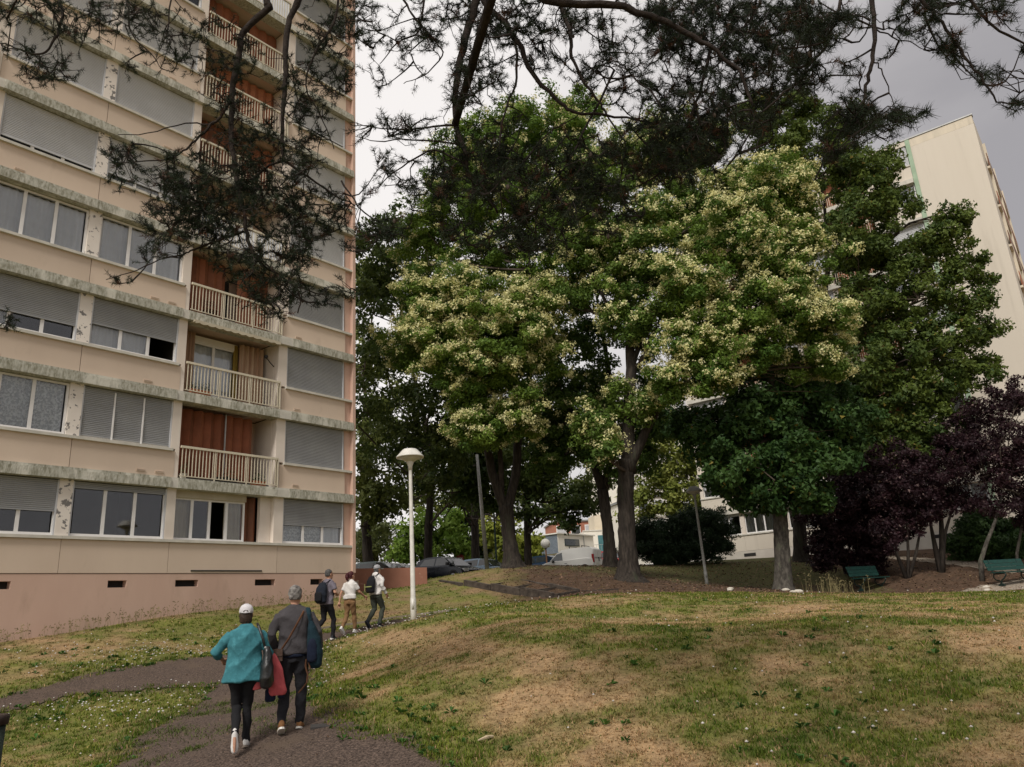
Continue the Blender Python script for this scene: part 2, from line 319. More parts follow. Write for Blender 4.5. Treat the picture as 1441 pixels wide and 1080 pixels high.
# ------------------------------------------------------------------ facade materials
MAT['cream'] = mat('cream_render', (0.66, 0.535, 0.425), 0.9, (0.59, 0.47, 0.37), scale=0.7, detail=6, bump=0.15, bscale=60, lo=0.3, hi=0.8, c3=(0.50, 0.40, 0.31), s3=1.5, lo3=0.6, hi3=0.85, objrand=0.09, stretch=(1, 1, .5))
MAT['pink'] = mat('salmon_render', (0.60, 0.42, 0.335), 0.9, (0.53, 0.36, 0.285), scale=0.6, detail=7, bump=0.15, bscale=60, c3=(0.40, 0.28, 0.21), s3=1.3, lo3=0.55, hi3=0.85, stretch=(1, 1, .35))
MAT['pier'] = mat('pale_pier_paint', (0.76, 0.68, 0.60), 0.85, (0.68, 0.60, 0.52), scale=1.2, detail=6)
MAT['peel'] = mat('peeling_pier_paint', (0.78, 0.72, 0.65), 0.85, (0.74, 0.67, 0.6), scale=2, detail=5, c3=(0.2, 0.19, 0.18), s3=5, lo3=0.565, hi3=0.585)
MAT['ledge'] = mat('lichen_concrete', (0.50, 0.49, 0.42), 0.95, (0.235, 0.225, 0.165), scale=16, detail=12, bump=0.7, bscale=40, stretch=(1, 1, 0.35), lo=0.38, hi=0.66, c3=(0.60, 0.58, 0.50), s3=1.8, lo3=0.54, hi3=0.62)
MAT['sill'] = mat('pale_sill_concrete', (0.62, 0.59, 0.52), 0.9, (0.50, 0.48, 0.42), scale=3, detail=6)
MAT['pvc'] = mat('white_window_frame', (0.82, 0.80, 0.78), 0.4, (0.74, 0.72, 0.7), scale=2)
MAT['shut'] = mat('grey_roller_slats', (0.34, 0.345, 0.35), 0.55, (0.29, 0.295, 0.305), scale=1.0)
MAT['shut2'] = mat('pale_roller_slats', (0.54, 0.545, 0.56), 0.55, (0.48, 0.485, 0.5), scale=1.0)
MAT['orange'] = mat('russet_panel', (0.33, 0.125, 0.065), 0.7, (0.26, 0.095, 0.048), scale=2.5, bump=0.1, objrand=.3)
MAT['russet_shaded'] = mat('russet_panel_painted_shade', (0.26, 0.085, 0.04), 0.7, (0.20, 0.065, 0.03), scale=2.5)  # darker copy of the russet panel, with fold shading put into its colour
MAT['brown'] = mat('dark_brown_panel', (0.13, 0.055, 0.03), 0.6, (0.2, 0.08, 0.04), scale=2.5)
MAT['lintel'] = mat('loggia_soffit', (0.60, 0.45, 0.36), 0.9, (0.54, 0.4, 0.31), scale=1)
MAT['rail'] = mat('cream_rail_paint', (0.66, 0.60, 0.46), 0.5, (0.58, 0.52, 0.4), scale=3)
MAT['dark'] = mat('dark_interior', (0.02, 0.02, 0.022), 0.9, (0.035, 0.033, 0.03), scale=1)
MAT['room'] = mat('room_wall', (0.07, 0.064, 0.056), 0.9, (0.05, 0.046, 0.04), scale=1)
MAT['curtain'] = mat('white_net_curtain', (0.84, 0.86, 0.9), 0.9, (0.7, 0.72, 0.76), scale=1.2)
MAT['lace'] = mat('lace_curtain', (0.85, 0.88, 0.9), 0.9, (0.5, 0.53, 0.56), scale=16, detail=5, lo=0.45, hi=0.55)
MAT['beige'] = mat('beige_curtain', (0.50, 0.45, 0.34), 0.9, (0.42, 0.36, 0.26), scale=1.5)
MAT['browncloth'] = mat('brown_curtain', (0.34, 0.2, 0.13), 0.9, (0.45, 0.32, 0.22), scale=5, stretch=(1, 1, 0.1))
MAT['yellow'] = mat('mustard_curtain', (0.42, 0.3, 0.07), 0.9, (0.35, 0.24, 0.05), scale=2)
MAT['glass'] = glass_mat('window_glass', (0.97, 0.98, 0.98), .05)
MAT['steel'] = mat('galvanised_steel', (0.42, 0.42, 0.41), 0.5, (0.33, 0.33, 0.32), scale=4, metal=0.6)
MAT['black'] = mat('black_plastic', (0.02, 0.02, 0.02), 0.5, (0.03, 0.03, 0.03), scale=4)
MAT['terracotta'] = mat('terracotta_pot', (0.42, 0.17, 0.09), 0.8, (0.34, 0.13, 0.07), scale=10)
MAT['leaf'] = mat('pot_plant_leaf', (0.06, 0.12, 0.03), 0.7, (0.03, 0.07, 0.02), scale=20)
MAT['roofing'] = mat('roof_felt', (0.2, 0.2, 0.2), 0.9, (0.26, 0.26, 0.25), scale=1)

_cache = {}
def cached(key, fn):
    if key not in _cache: _cache[key] = fn()
    return _cache[key]
def slats_mesh(w, h, m, pitch=0.052):
    def f():
        b = MB(); n = max(1, int(round(h / pitch))); p = h / n; pts = []
        for i in range(n):
            z = h - i * p; pts += [(-0.004, z), (0.014, z - p * 0.25), (0.010, z - p * 0.75), (-0.004, z - p * 0.92)]
        pts.append((0.0, 0.0))
        vs = [(x, y, z) for y, z in pts for x in (0, w)]; b.add(vs, [(2 * i, 2 * i + 1, 2 * i + 3, 2 * i + 2) for i in range(len(pts) - 1)])
        b.box(0, w, -0.02, 0.02, -0.035, 0.0); return b.mesh('roller_shutter', m)
    return cached(('slat', w, round(h, 2), m.name), f)
def frame_mesh(w, h, n, t=0.055, rail=0.0):
    def f():
        b = MB(); b.box(0, t, -0.03, 0.035, 0, h); b.box(w - t, w, -0.03, 0.035, 0, h); b.box(t, w - t, -0.03, 0.035, 0, t + 0.03); b.box(t, w - t, -0.03, 0.035, h - t, h)
        pw = (w - 2 * t) / n
        for i in range(1, n): b.box(t + i * pw - 0.045, t + i * pw + 0.045, -0.028, 0.03, t + 0.03, h - t)
        if rail: b.box(t, w - t, -0.02, 0.025, rail - 0.03, rail + 0.03)
        return b.mesh('window', MAT['pvc'])
    return cached(('frame', w, h, n, rail), f)
def drape_mesh(w, h, m, folds=7, amp=0.035, seed=0, z0=0.0):
    def f():
        b = MB(); n = folds * 6; top = [(w * i / n, amp * math.sin(2 * PI * folds * i / n + seed) + amp * 0.4 * math.sin(5.1 * i / folds + seed), h) for i in range(n + 1)]
        b.add([p for p in top] + [(p[0], p[1] * 1.2, z0) for p in top], [(i, i + 1, n + 2 + i, n + 1 + i) for i in range(n)]); return b.mesh('curtain', m, True)
    return cached(('cur', round(w, 2), h, m.name, folds, seed, z0), f)
def window(parent, u0, w, z, h, n=3, y=-0.13, curtain=None, open_pane=None, cur_mats=None):
    """window > pane, curtain; u0 is the lower-u edge"""
    wo = obj('window', frame_mesh(w, h, n), parent, loc=(u0, y, z)); t = 0.055; pw = (w - 2 * t) / n
    def pm():
        b = MB(); b.box(0, pw - 0.09, -0.006, 0.006, 0, h - 2 * t - 0.03); return b.mesh('pane', MAT['glass'])
    me = cached(('pane', round(w, 3), h, n), pm)
    for i in range(n):
        if open_pane == i: continue
        obj('pane', me, wo, loc=(t + i * pw + 0.045, 0, t + 0.03))
    for i in range(n):
        cm = cur_mats[i] if cur_mats else curtain
        if cm is None: continue
        obj('curtain', drape_mesh(pw, h - 0.05, MAT[cm], 4, 0.03, i), wo, loc=(t + i * pw, -0.14, 0.02))
    return wo
def shutter(parent, u0, w, ztop, drop, m='shut', y=-0.075, label=None, straps=False):
    o = obj('roller_shutter', slats_mesh(w, drop, MAT[m]), parent, loc=(u0, y, ztop - drop), label=label)
    g = MB(); g.box(-0.035, 0.0, -0.03, 0.045, drop - 1.47, drop); g.box(w, w + 0.035, -0.03, 0.045, drop - 1.47, drop); g.build_each('guide_rail', MAT['shut2'], o)
    if straps:
        for i in (1, 2): s = MB(); s.box(w * i / 3 - 0.02, w * i / 3 + 0.02, 0.02, 0.05, -0.14, drop - 0.06); s.build('strap_rail', MAT['pvc'], o)
    return o
def railing(parent, u0, u1, z, y=0.12, h=1.0, n=26, m='rail', single=True):
    b = MB(); b.box(u0, u1, y - 0.03, y + 0.03, z + h - 0.07, z + h); b.box(u0, u1, y - 0.012, y + 0.012, z + 0.06, z + 0.085)
    if not single:
        for i in range(n): x = u0 + (i + 0.5) * (u1 - u0) / n; b.box(x - 0.012, x + 0.012, y - 0.01, y + 0.01, z + 0.085, z + h - 0.07)
    r = b.build('railing', MAT[m], parent)
    if single:
        def f(): q = MB(); q.box(-0.011, 0.011, -0.011, 0.011, 0, h - 0.155); return q.mesh('baluster', MAT[m])
        me = cached(('bal', h, m), f)
        for i in range(n):
            obj('baluster', me, r, loc=(u0 + (i + 0.5) * (u1 - u0) / n, y, z + 0.085))
    return r
def vent_mesh():
    b = MB(); b.box(-0.12, 0.12, 0, 0.012, 0, 0.012); b.box(-0.12, 0.12, 0, 0.012, 0.07, 0.082)
    for i in range(3): b.box(-0.12, 0.12, 0, 0.03, 0.014 + i * 0.019, 0.024 + i * 0.019)
    return b.mesh('vent_grille', MAT['cream'])
def panels(parent, u0, u1, z0, z1, y, mats, n, zig=0.10):
    """folding shutter standing as an accordion: every leaf its own part"""
    w = (u1 - u0) / n; o = []
    for i in range(n):
        a = (0 if i % 2 == 0 else zig); c = zig - a; b = MB(); x0 = u0 + i * w; x1 = x0 + w - 0.006
        b.add([(x0, y + a, z0), (x1, y + c, z0), (x1, y + c, z1), (x0, y + a, z1), (x0, y + a - 0.03, z0), (x1, y + c - 0.03, z0), (x1, y + c - 0.03, z1), (x0, y + a - 0.03, z1)],
              [(0, 1, 2, 3), (7, 6, 5, 4), (0, 4, 5, 1), (3, 2, 6, 7), (0, 3, 7, 4), (1, 5, 6, 2)])
        b.build('folding_panel', MAT[mats[i % len(mats)]], parent)

# ------------------------------------------------------------------ left tower
H0, HS = 4.24, 2.7
def left_tower():
    ang = math.atan2(-DV[1], -DV[0])
    T = thing('apartment_tower', 'tall cream and salmon apartment tower with loggias and roller shutters filling the left side', 'building', (LC[0], LC[1], 0), ang)
    NS = 10; rnd = random.Random(4)
    # module edges: A window, loggia, two windows, loggia ...
    winA = (0.46, 2.99); log1 = (3.35, 6.72); winC = (7.0, 9.6); winD = (9.95, 12.5); log2 = (12.9, 16.2); winE = (16.55, 19.1); winF = (19.45, 22.0); END = 22.5
    top = H0 + HS * (NS - 1) + 1.48 + 0.33 + 0.9
    # plinth with vent openings cut as recesses
    b = MB(); holes = [(1.86 - 0.02, 0.33 + 1.05), (3.24, 3.97), (5.88, 6.58), (7.98, 8.48), (10.82, 11.5), (13.3, 14.0), (16, 16.7), (18.6, 19.3)]
    hz0, hz1 = 2.9, 3.09; xs = [0.0]
    holes[0] = (1.35, 1.86)
    for h in holes: xs += [h[0], h[1]]
    xs.append(END)
    for i in range(len(xs) - 1):
        if i % 2 == 0: b.box(xs[i], xs[i + 1], -0.35, 0.0, hz0, hz1)
        else: b.box(xs[i], xs[i + 1], -0.35, -0.30, hz0, hz1)
    b.box(0, END, -0.35, 0.0, -0.5, hz0); b.box(0, END, -0.35, 0.0, hz1, 3.27)
    b.build('plinth_wall', MAT['pink'], T)
    g = MB()
    for h in holes: g.box(h[0], h[1], -0.295, -0.22, hz0, hz1)
    g.build_each('basement_vent', MAT['dark'], T)
    # slot under the loggia
    b = MB(); b.box(3.75, 6.14, 0.001, 0.03, 3.33, 3.37); b.build('slot_cover', MAT['dark'], T)
    # base band
    for x0, x1 in [(0.0, 3.2), (3.2, 6.85), (6.85, 9.77), (9.77, 12.7), (12.7, 16.4), (16.4, 19.27), (19.27, END)]:
        b = MB(); b.box(x0 + 0.006, x1 - 0.006, -0.35, 0.012, 3.285, H0 - 0.085); b.build('spandrel_panel', MAT['cream'], T)
    # end wall, back and roof
    b = MB(); b.box(-0.02, END, -12, -11.7, -0.5, top); b.box(-0.0, 0.3, -11.7, -0.36, -0.5, top); b.box(END - 0.3, END, -11.7, -0.36, -0.5, top); b.build_each('side_wall', MAT['cream'], T)
    b = MB(); b.box(-0.15, END + 0.1, -12.1, 0.3, top, top + 0.2); b.build('roof', MAT['roofing'], T)
    b = MB(); b.box(0.0, 0.415, -0.355, -0.06, 3.285, top); b.box(0.0, 0.13, -0.06, 0.1, 3.285, top); b.build('corner_pier', MAT['pink'], T)
    # dark rooms behind the glass
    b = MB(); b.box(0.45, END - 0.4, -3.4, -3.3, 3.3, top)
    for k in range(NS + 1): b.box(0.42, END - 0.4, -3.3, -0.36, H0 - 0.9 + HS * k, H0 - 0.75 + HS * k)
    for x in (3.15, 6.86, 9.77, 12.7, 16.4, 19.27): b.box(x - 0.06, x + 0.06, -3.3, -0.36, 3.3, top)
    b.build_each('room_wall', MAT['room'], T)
    vm = vent_mesh()
    C = 1.48
    states = {  # per storey: (A, C, D) as shutter drop share, window contents
        0: ((0.56, ['lace', 'lace', 'curtain'], None), (0.10, [None, None, None], None), (0.55, [None, None, None], None)),
        1: ((1.0, None, None), (0.93, [None] * 3, None), (0.0, ['lace'] * 3, None)),
        2: ((1.0, None, None), (0.52, ['curtain', 'curtain', None], 0), (0.66, ['curtain', None, None], None)),
        3: ((1.0, None, None), (0.0, ['curtain'] * 3, None), (0.0, ['curtain'] * 3, None)),
        4: ((1.0, None, None), (0.8, ['curtain'] * 3, None), (0.86, [None] * 3, None)),
        5: ((1.0, None, None), (1.0, None, None), (0.92, [None] * 3, None)),
        6: ((0.85, [None] * 3, None), (0.95, [None] * 3, None), (1.0, None, None)),
        7: ((1.0, None, None), (0.6, ['curtain'] * 3, None), (0.9, [None] * 3, None)),
        8: ((1.0, None, None), (1.0, None, None), (1.0, None, None)),
        9: ((1.0, None, None), (0.5, [None] * 3, None), (1.0, None, None))}
    for k in range(NS):
        z = H0 + HS * k; zt = z + C; led0, led1 = zt, zt + 0.33
        last = k == NS - 1
        # sills
        for x0, x1 in [(0.13, 3.05), (6.95, 9.77), (9.773, 12.6)] + ([(3.053, 6.947), (12.603, 16.4)] if k == 0 else []) + [(16.5, END)]:
            b = MB(); b.box(x0, x1, -0.3, 0.075, z - 0.08, z); b.build('sill', MAT['sill'], T)
        # ledges over the windows (lichen stained) and loggia slabs
        for x0, x1, m_, yo in [(0.11, 2.86, 'ledge', 0.16), (2.863, 3.34, 'sill', 0.14), (3.343, 6.757, 'ledge', 0.145), (6.76, 6.98, 'sill', 0.135), (6.983, 9.80, 'ledge', 0.16), (9.803, 12.58, 'ledge', 0.165), (12.583, 12.9, 'sill', 0.14), (12.903, 16.3, 'ledge', 0.145), (16.303, 19.2, 'ledge', 0.16), (19.203, END, 'ledge', 0.16)]:
            b = MB(); b.box(x0, x1, -0.34, yo, led0 + 0.02, led1 - 0.07); b.box(x0, x1, -0.34, yo - 0.03, led1 - 0.069, led1); b.build('concrete_ledge', MAT[m_], T)
        # spandrels above
        for x0, x1 in [(0.42, 3.2), (6.85, 9.77), (9.775, 12.7), (16.4, 19.27), (19.275, END)]:
            b = MB(); b.box(x0 + 0.006, x1 - 0.006, -0.35, 0.0, led1, led1 + (HS - C - 0.33 - 0.08 if not last else 0.9)); b.build('spandrel_panel', MAT['cream'], T)
        if last:
            for x0, x1 in [(3.2, 6.85), (12.7, 16.4)]: b = MB(); b.box(x0, x1, -0.35, 0.0, led1, led1 + 0.9); b.build('spandrel_panel', MAT['cream'], T)
        if not last:
            for x in (2.55, 7.85, 11.9 if k % 2 else 7.3): obj('vent_grille', vm, T, loc=(x, 0.0, led1 + 0.1))
        # piers beside the windows
        for x0, x1, m_ in [(2.993, 3.345, 'pier'), (6.722, 6.995, 'pier'), (9.603, 9.947, 'peel'), (12.503, 12.897, 'pier'), (16.2, 16.54, 'pier'), (19.1, 19.45, 'peel')]:
            full = x0 < 3 or 6.7 < x0 < 6.8 or 12.4 < x0 < 12.6 or 16.1 < x0 < 16.3
            b = MB(); b.box(x0, x1, -0.30, -0.015, z, zt + 0.019)
            if full and k > 0: b.box(x0 if x0 not in (2.993, 12.503) else (x0 + 0.21), x1 if x0 not in (6.722, 16.2) else x0 + 0.13, -0.30, 0.03, led1 - HS + 0.001, z - 0.081) if False else None
            b.build('pier', MAT[m_], T)
        if k > 0:
            for x0, x1 in [(3.2, 3.345), (6.722, 6.85), (12.7, 12.897), (16.2, 16.4)]:
                b = MB(); b.box(x0, x1, -0.30, -0.012, z - 0.887, z - 0.001); b.build('pier', MAT['pier'], T)
        # windows and shutters
        for (x0, x1), st in zip((winA, winC, winD, winE, winF), list(states[k]) + [states[k][1], states[k][2]]):
            drop, cur, op = st; w = x1 - x0
            if drop < 0.99: window(T, x0, round(w, 3), z, C, 3, cur_mats=cur[::-1] if cur else None, open_pane=op)
            else: b = MB(); b.box(x0, x1, -0.2, -0.12, z, zt); b.build('window_board', MAT['pvc'], T)
            if drop > 0.02: shutter(T, x0 + 0.035, w - 0.07, zt, C * drop, 'shut2' if k in (3, 4, 5, 7) and x0 > 1 or k in (4, 5, 6) else 'shut', straps=(k == 1 and x0 == 7.0))
        # loggias
        for li, (x0, x1) in enumerate((log1, log2)):
            if k == 0:
                w = 2.42 if li == 0 else 3.3; xa = x1 - w
                b = MB(); b.box(xa, x1, -0.36, -0.14, zt - 0.2, zt + 0.019); b.build('shutter_box', MAT['beige'], T)
                window(T, xa, round(w, 3), z, C - 0.2, 4, y=-0.25, cur_mats=['beige', None, None, 'beige'], open_pane=1)
                if li == 0:
                    panels(T, x0 + 0.42, xa, z, zt, -0.45, ['orange', 'brown', 'brown', 'orange'], 4, 0.12)
                    b = MB(); b.box(x0, x0 + 0.40, -0.36, -0.2, z, zt + 0.015); b.build('side_cheek', MAT['pier'], T)
                continue
            fz = led1 - HS; D = -1.35
            b = MB(); b.box(x0, x1, D, -0.341, fz - 0.2, fz - 0.002); b.build('loggia_floor', MAT['lintel'], T)
            b = MB(); b.box(x0 - 0.14, x0 - 0.001, D, -0.301, fz, led0 + 0.1); b.box(x1 + 0.001, x1 + 0.12, D, -0.301, fz, led0 + 0.1); b.build_each('loggia_side_wall', MAT['pier'], T)
            b = MB(); b.box(x0 - 0.1, x1 + 0.1, D - 0.12, D, fz, led0 + 0.1); b.build('loggia_back_wall', MAT['lintel'], T)
            style = (k + li) if li else k
            railing(T, x0 + 0.0, x1 - 0.0, fz, y=0.08, n=30)
            b = MB(); b.box(x0 - 0.05, x0 - 0.02, -0.0, 0.10, fz, fz + 1.0); b.box(x0 + (x1 - x0) * .33, x0 + (x1 - x0) * .33 + .03, 0.065, 0.095, fz, fz + 0.93); b.box(x0 + (x1 - x0) * .66, x0 + (x1 - x0) * .66 + .03, 0.065, 0.095, fz, fz + 0.93); b.build_each('rail_post', MAT['rail'], T)
            if style == 1:
                panels(T, x0 + 0.55, x1 - 0.02, fz, led0 - 0.02, -0.62, ['orange', 'russet_shaded'], 16, 0.15)  # every second leaf takes the russet with painted fold shade
                b = MB(); b.box(x0 + 1.62, x0 + 1.66, -0.46, -0.42, fz, led0 - 0.02); b.build('centre_rail', MAT['steel'], T)
            elif style == 2:
                w = 1.75; xa = x1 - 0.62 - w; window(T, xa, w, fz, 2.15, 2, y=D + 0.3, cur_mats=['curtain', 'curtain'])
                b = MB(); b.box(xa - 0.02, xa + w + 0.02, D + .001, D + 0.36, fz + 2.15, led0); b.build('shutter_box', MAT['pvc'], T)
                b = MB(); b.box(xa + 0.05, xa + w - 0.05, D + 0.34, D + 0.37, fz + 0.06, fz + 0.45); b.build('door_panel', MAT['pvc'], T)
                for xx, ww, mm in [(x0 + 0.12, 0.95, 'browncloth'), (x1 - 0.66, 0.6, 'browncloth'), (x0 + 1.0, 0.14, 'yellow'), (x1 - 0.75, 0.12, 'yellow')]:
                    obj('curtain', drape_mesh(ww, led0 - fz - 0.05, MAT[mm], 5, 0.04), T, loc=(xx, -0.75 if mm == 'browncloth' else -1.0, fz + 0.02))
                # rolled awning with a scalloped edge, and a wall lamp on its bracket
                b = MB(); b.box(x0 + 0.1, x1 - 0.1, 0.0, 0.25, led0 - 0.04, led0 + 0.018); n = 46
                top_ = [(x0 + 0.1 + (x1 - x0 - 0.2) * i / n, 0.26, led0) for i in range(n + 1)]; bot = [(p[0], 0.265, led0 - 0.07 - 0.035 * abs(math.sin(PI * i / 4))) for i, p in enumerate(top_)]
                b.add(top_ + bot, [(i, i + 1, n + 2 + i, n + 1 + i) for i in range(n)]); b.build('awning', MAT['beige'], T)
                b = MB(); b.tube([(x0 + 0.02, -0.25, led0 - 0.75), (x0 + 0.2, -0.2, led0 - 0.66), (x0 + 0.42, -0.1, led0 - 0.55)], 0.018, 6); b.sphere((x0 + 0.45, -0.08, led0 - 0.52), 0.07, 8, 6); b.build('wall_lamp', MAT['black'], T)
            elif style in (3, 5, 7, 9):
                panels(T, x0 + 1.75, x1 - 0.02, fz, led0 - 0.02, -0.75, ['orange', 'brown' if style == 5 else 'orange'], 10, 0.1)
                panels(T, x0 + 0.02, x0 + 1.25, fz, led0 - 0.02, -0.8, ['orange'], 6, 0.1)
                b = MB(); b.box(x0 + 1.27, x0 + 1.73, D, D + 0.05, fz, fz + 2.1); b.build('door_opening', MAT['dark'], T)
            elif style in (4, 8):
                window(T, x0 + 0.6, 2.2, fz, 2.1, 3, y=D + 0.3, cur_mats=['curtain', 'beige', 'curtain'])
                b = MB(); b.box(x0 + 0.05, x1 - 0.6, 0.06, 0.085, fz + 0.1, fz + 0.9); b.build('rail_screen', MAT['curtain'], T)
            else:
                panels(T, x0 + 0.02, x1 - 0.9, fz, led0 - 0.02, -0.85, ['orange', 'terracotta'], 14, 0.1)
    # planters on the first loggia floor
    return T
tower = left_tower()
def tloc(u, out, z): p = fpos(u, out); return (p[0], p[1], z)
def planter(label, u, z, L_, m_, seed, plants=3, group=None, cat='planter', out=-0.05):
    o = thing('planter' if L_ > 0.35 else 'flower_pot', label, cat, tloc(u, out, z), math.atan2(-DV[1], -DV[0]), group); r = random.Random(seed)
    b = MB(); w = 0.09; b.add([(-L_ / 2 * .9, -w * .8, 0), (L_ / 2 * .9, -w * .8, 0), (L_ / 2 * .9, w * .8, 0), (-L_ / 2 * .9, w * .8, 0), (-L_ / 2, -w, .17), (L_ / 2, -w, .17), (L_ / 2, w, .17), (-L_ / 2, w, .17)], [(3, 2, 1, 0), (0, 1, 5, 4), (1, 2, 6, 5), (2, 3, 7, 6), (3, 0, 4, 7)])
    b.box(-L_ / 2 * .93, L_ / 2 * .93, -w * .9, w * .9, .13, .15); b.build('pot', MAT[m_], o); b = MB()
    for i in range(plants * 26):
        x = r.uniform(-L_ / 2, L_ / 2) * .95; y = r.uniform(-.1, .1); zz = .15 + r.random() ** 1.5 * .26; a = r.uniform(0, 6.28); s = r.uniform(.03, .06)
        b.quad((x, y, zz), (x + s * math.cos(a), y + s * math.sin(a), zz + s * .4), (x + s * 1.6 * math.cos(a + .3), y + s * 1.6 * math.sin(a + .3), zz + s), (x + s * math.cos(a + .7), y + s * math.sin(a + .7), zz + s * .7))
    b.build('foliage', MAT['leaf'], o)
planter('dark planter with small plants at the middle of the first loggia railing', 5.1, 6.05, 0.7, 'black', 1)
planter('terracotta planter with green plants near the right end of the first loggia railing', 3.95, 6.05, 0.5, 'terracotta', 2)
planter('small pale pot with a plant at the left end of the first loggia railing', 6.55, 6.05, 0.16, 'sill', 3, 1, cat='flower pot')
planter('terracotta planter at the left end of the loggia with the scalloped awning', 6.15, 8.75, 0.7, 'terracotta', 5)
# slatted wooden chair on the third loggia
ch = thing('balcony_chair', 'dark wooden chair folded open behind the third loggia railing', 'chair', tloc(5.75, -0.45, 11.45), math.atan2(-DV[1], -DV[0]))
b = MB(); b.box(-.22, .22, -.2, .2, .42, .45); b.build('seat', MAT['brown'], ch)
for sx in (-.2, .2):
    b = MB(); b.bar((sx, .18, 0), (sx, -.18, .9), .03); b.build('leg', MAT['brown'], ch); b = MB(); b.bar((sx, -.18, 0), (sx, .16, .44), .03); b.build('leg', MAT['brown'], ch)
b = MB()
for i in range(3): b.box(-.2, .2, -.19 + .0 * i, -.165, .62 + i * .1, .68 + i * .1)
b.build('backrest', MAT['brown'], ch)

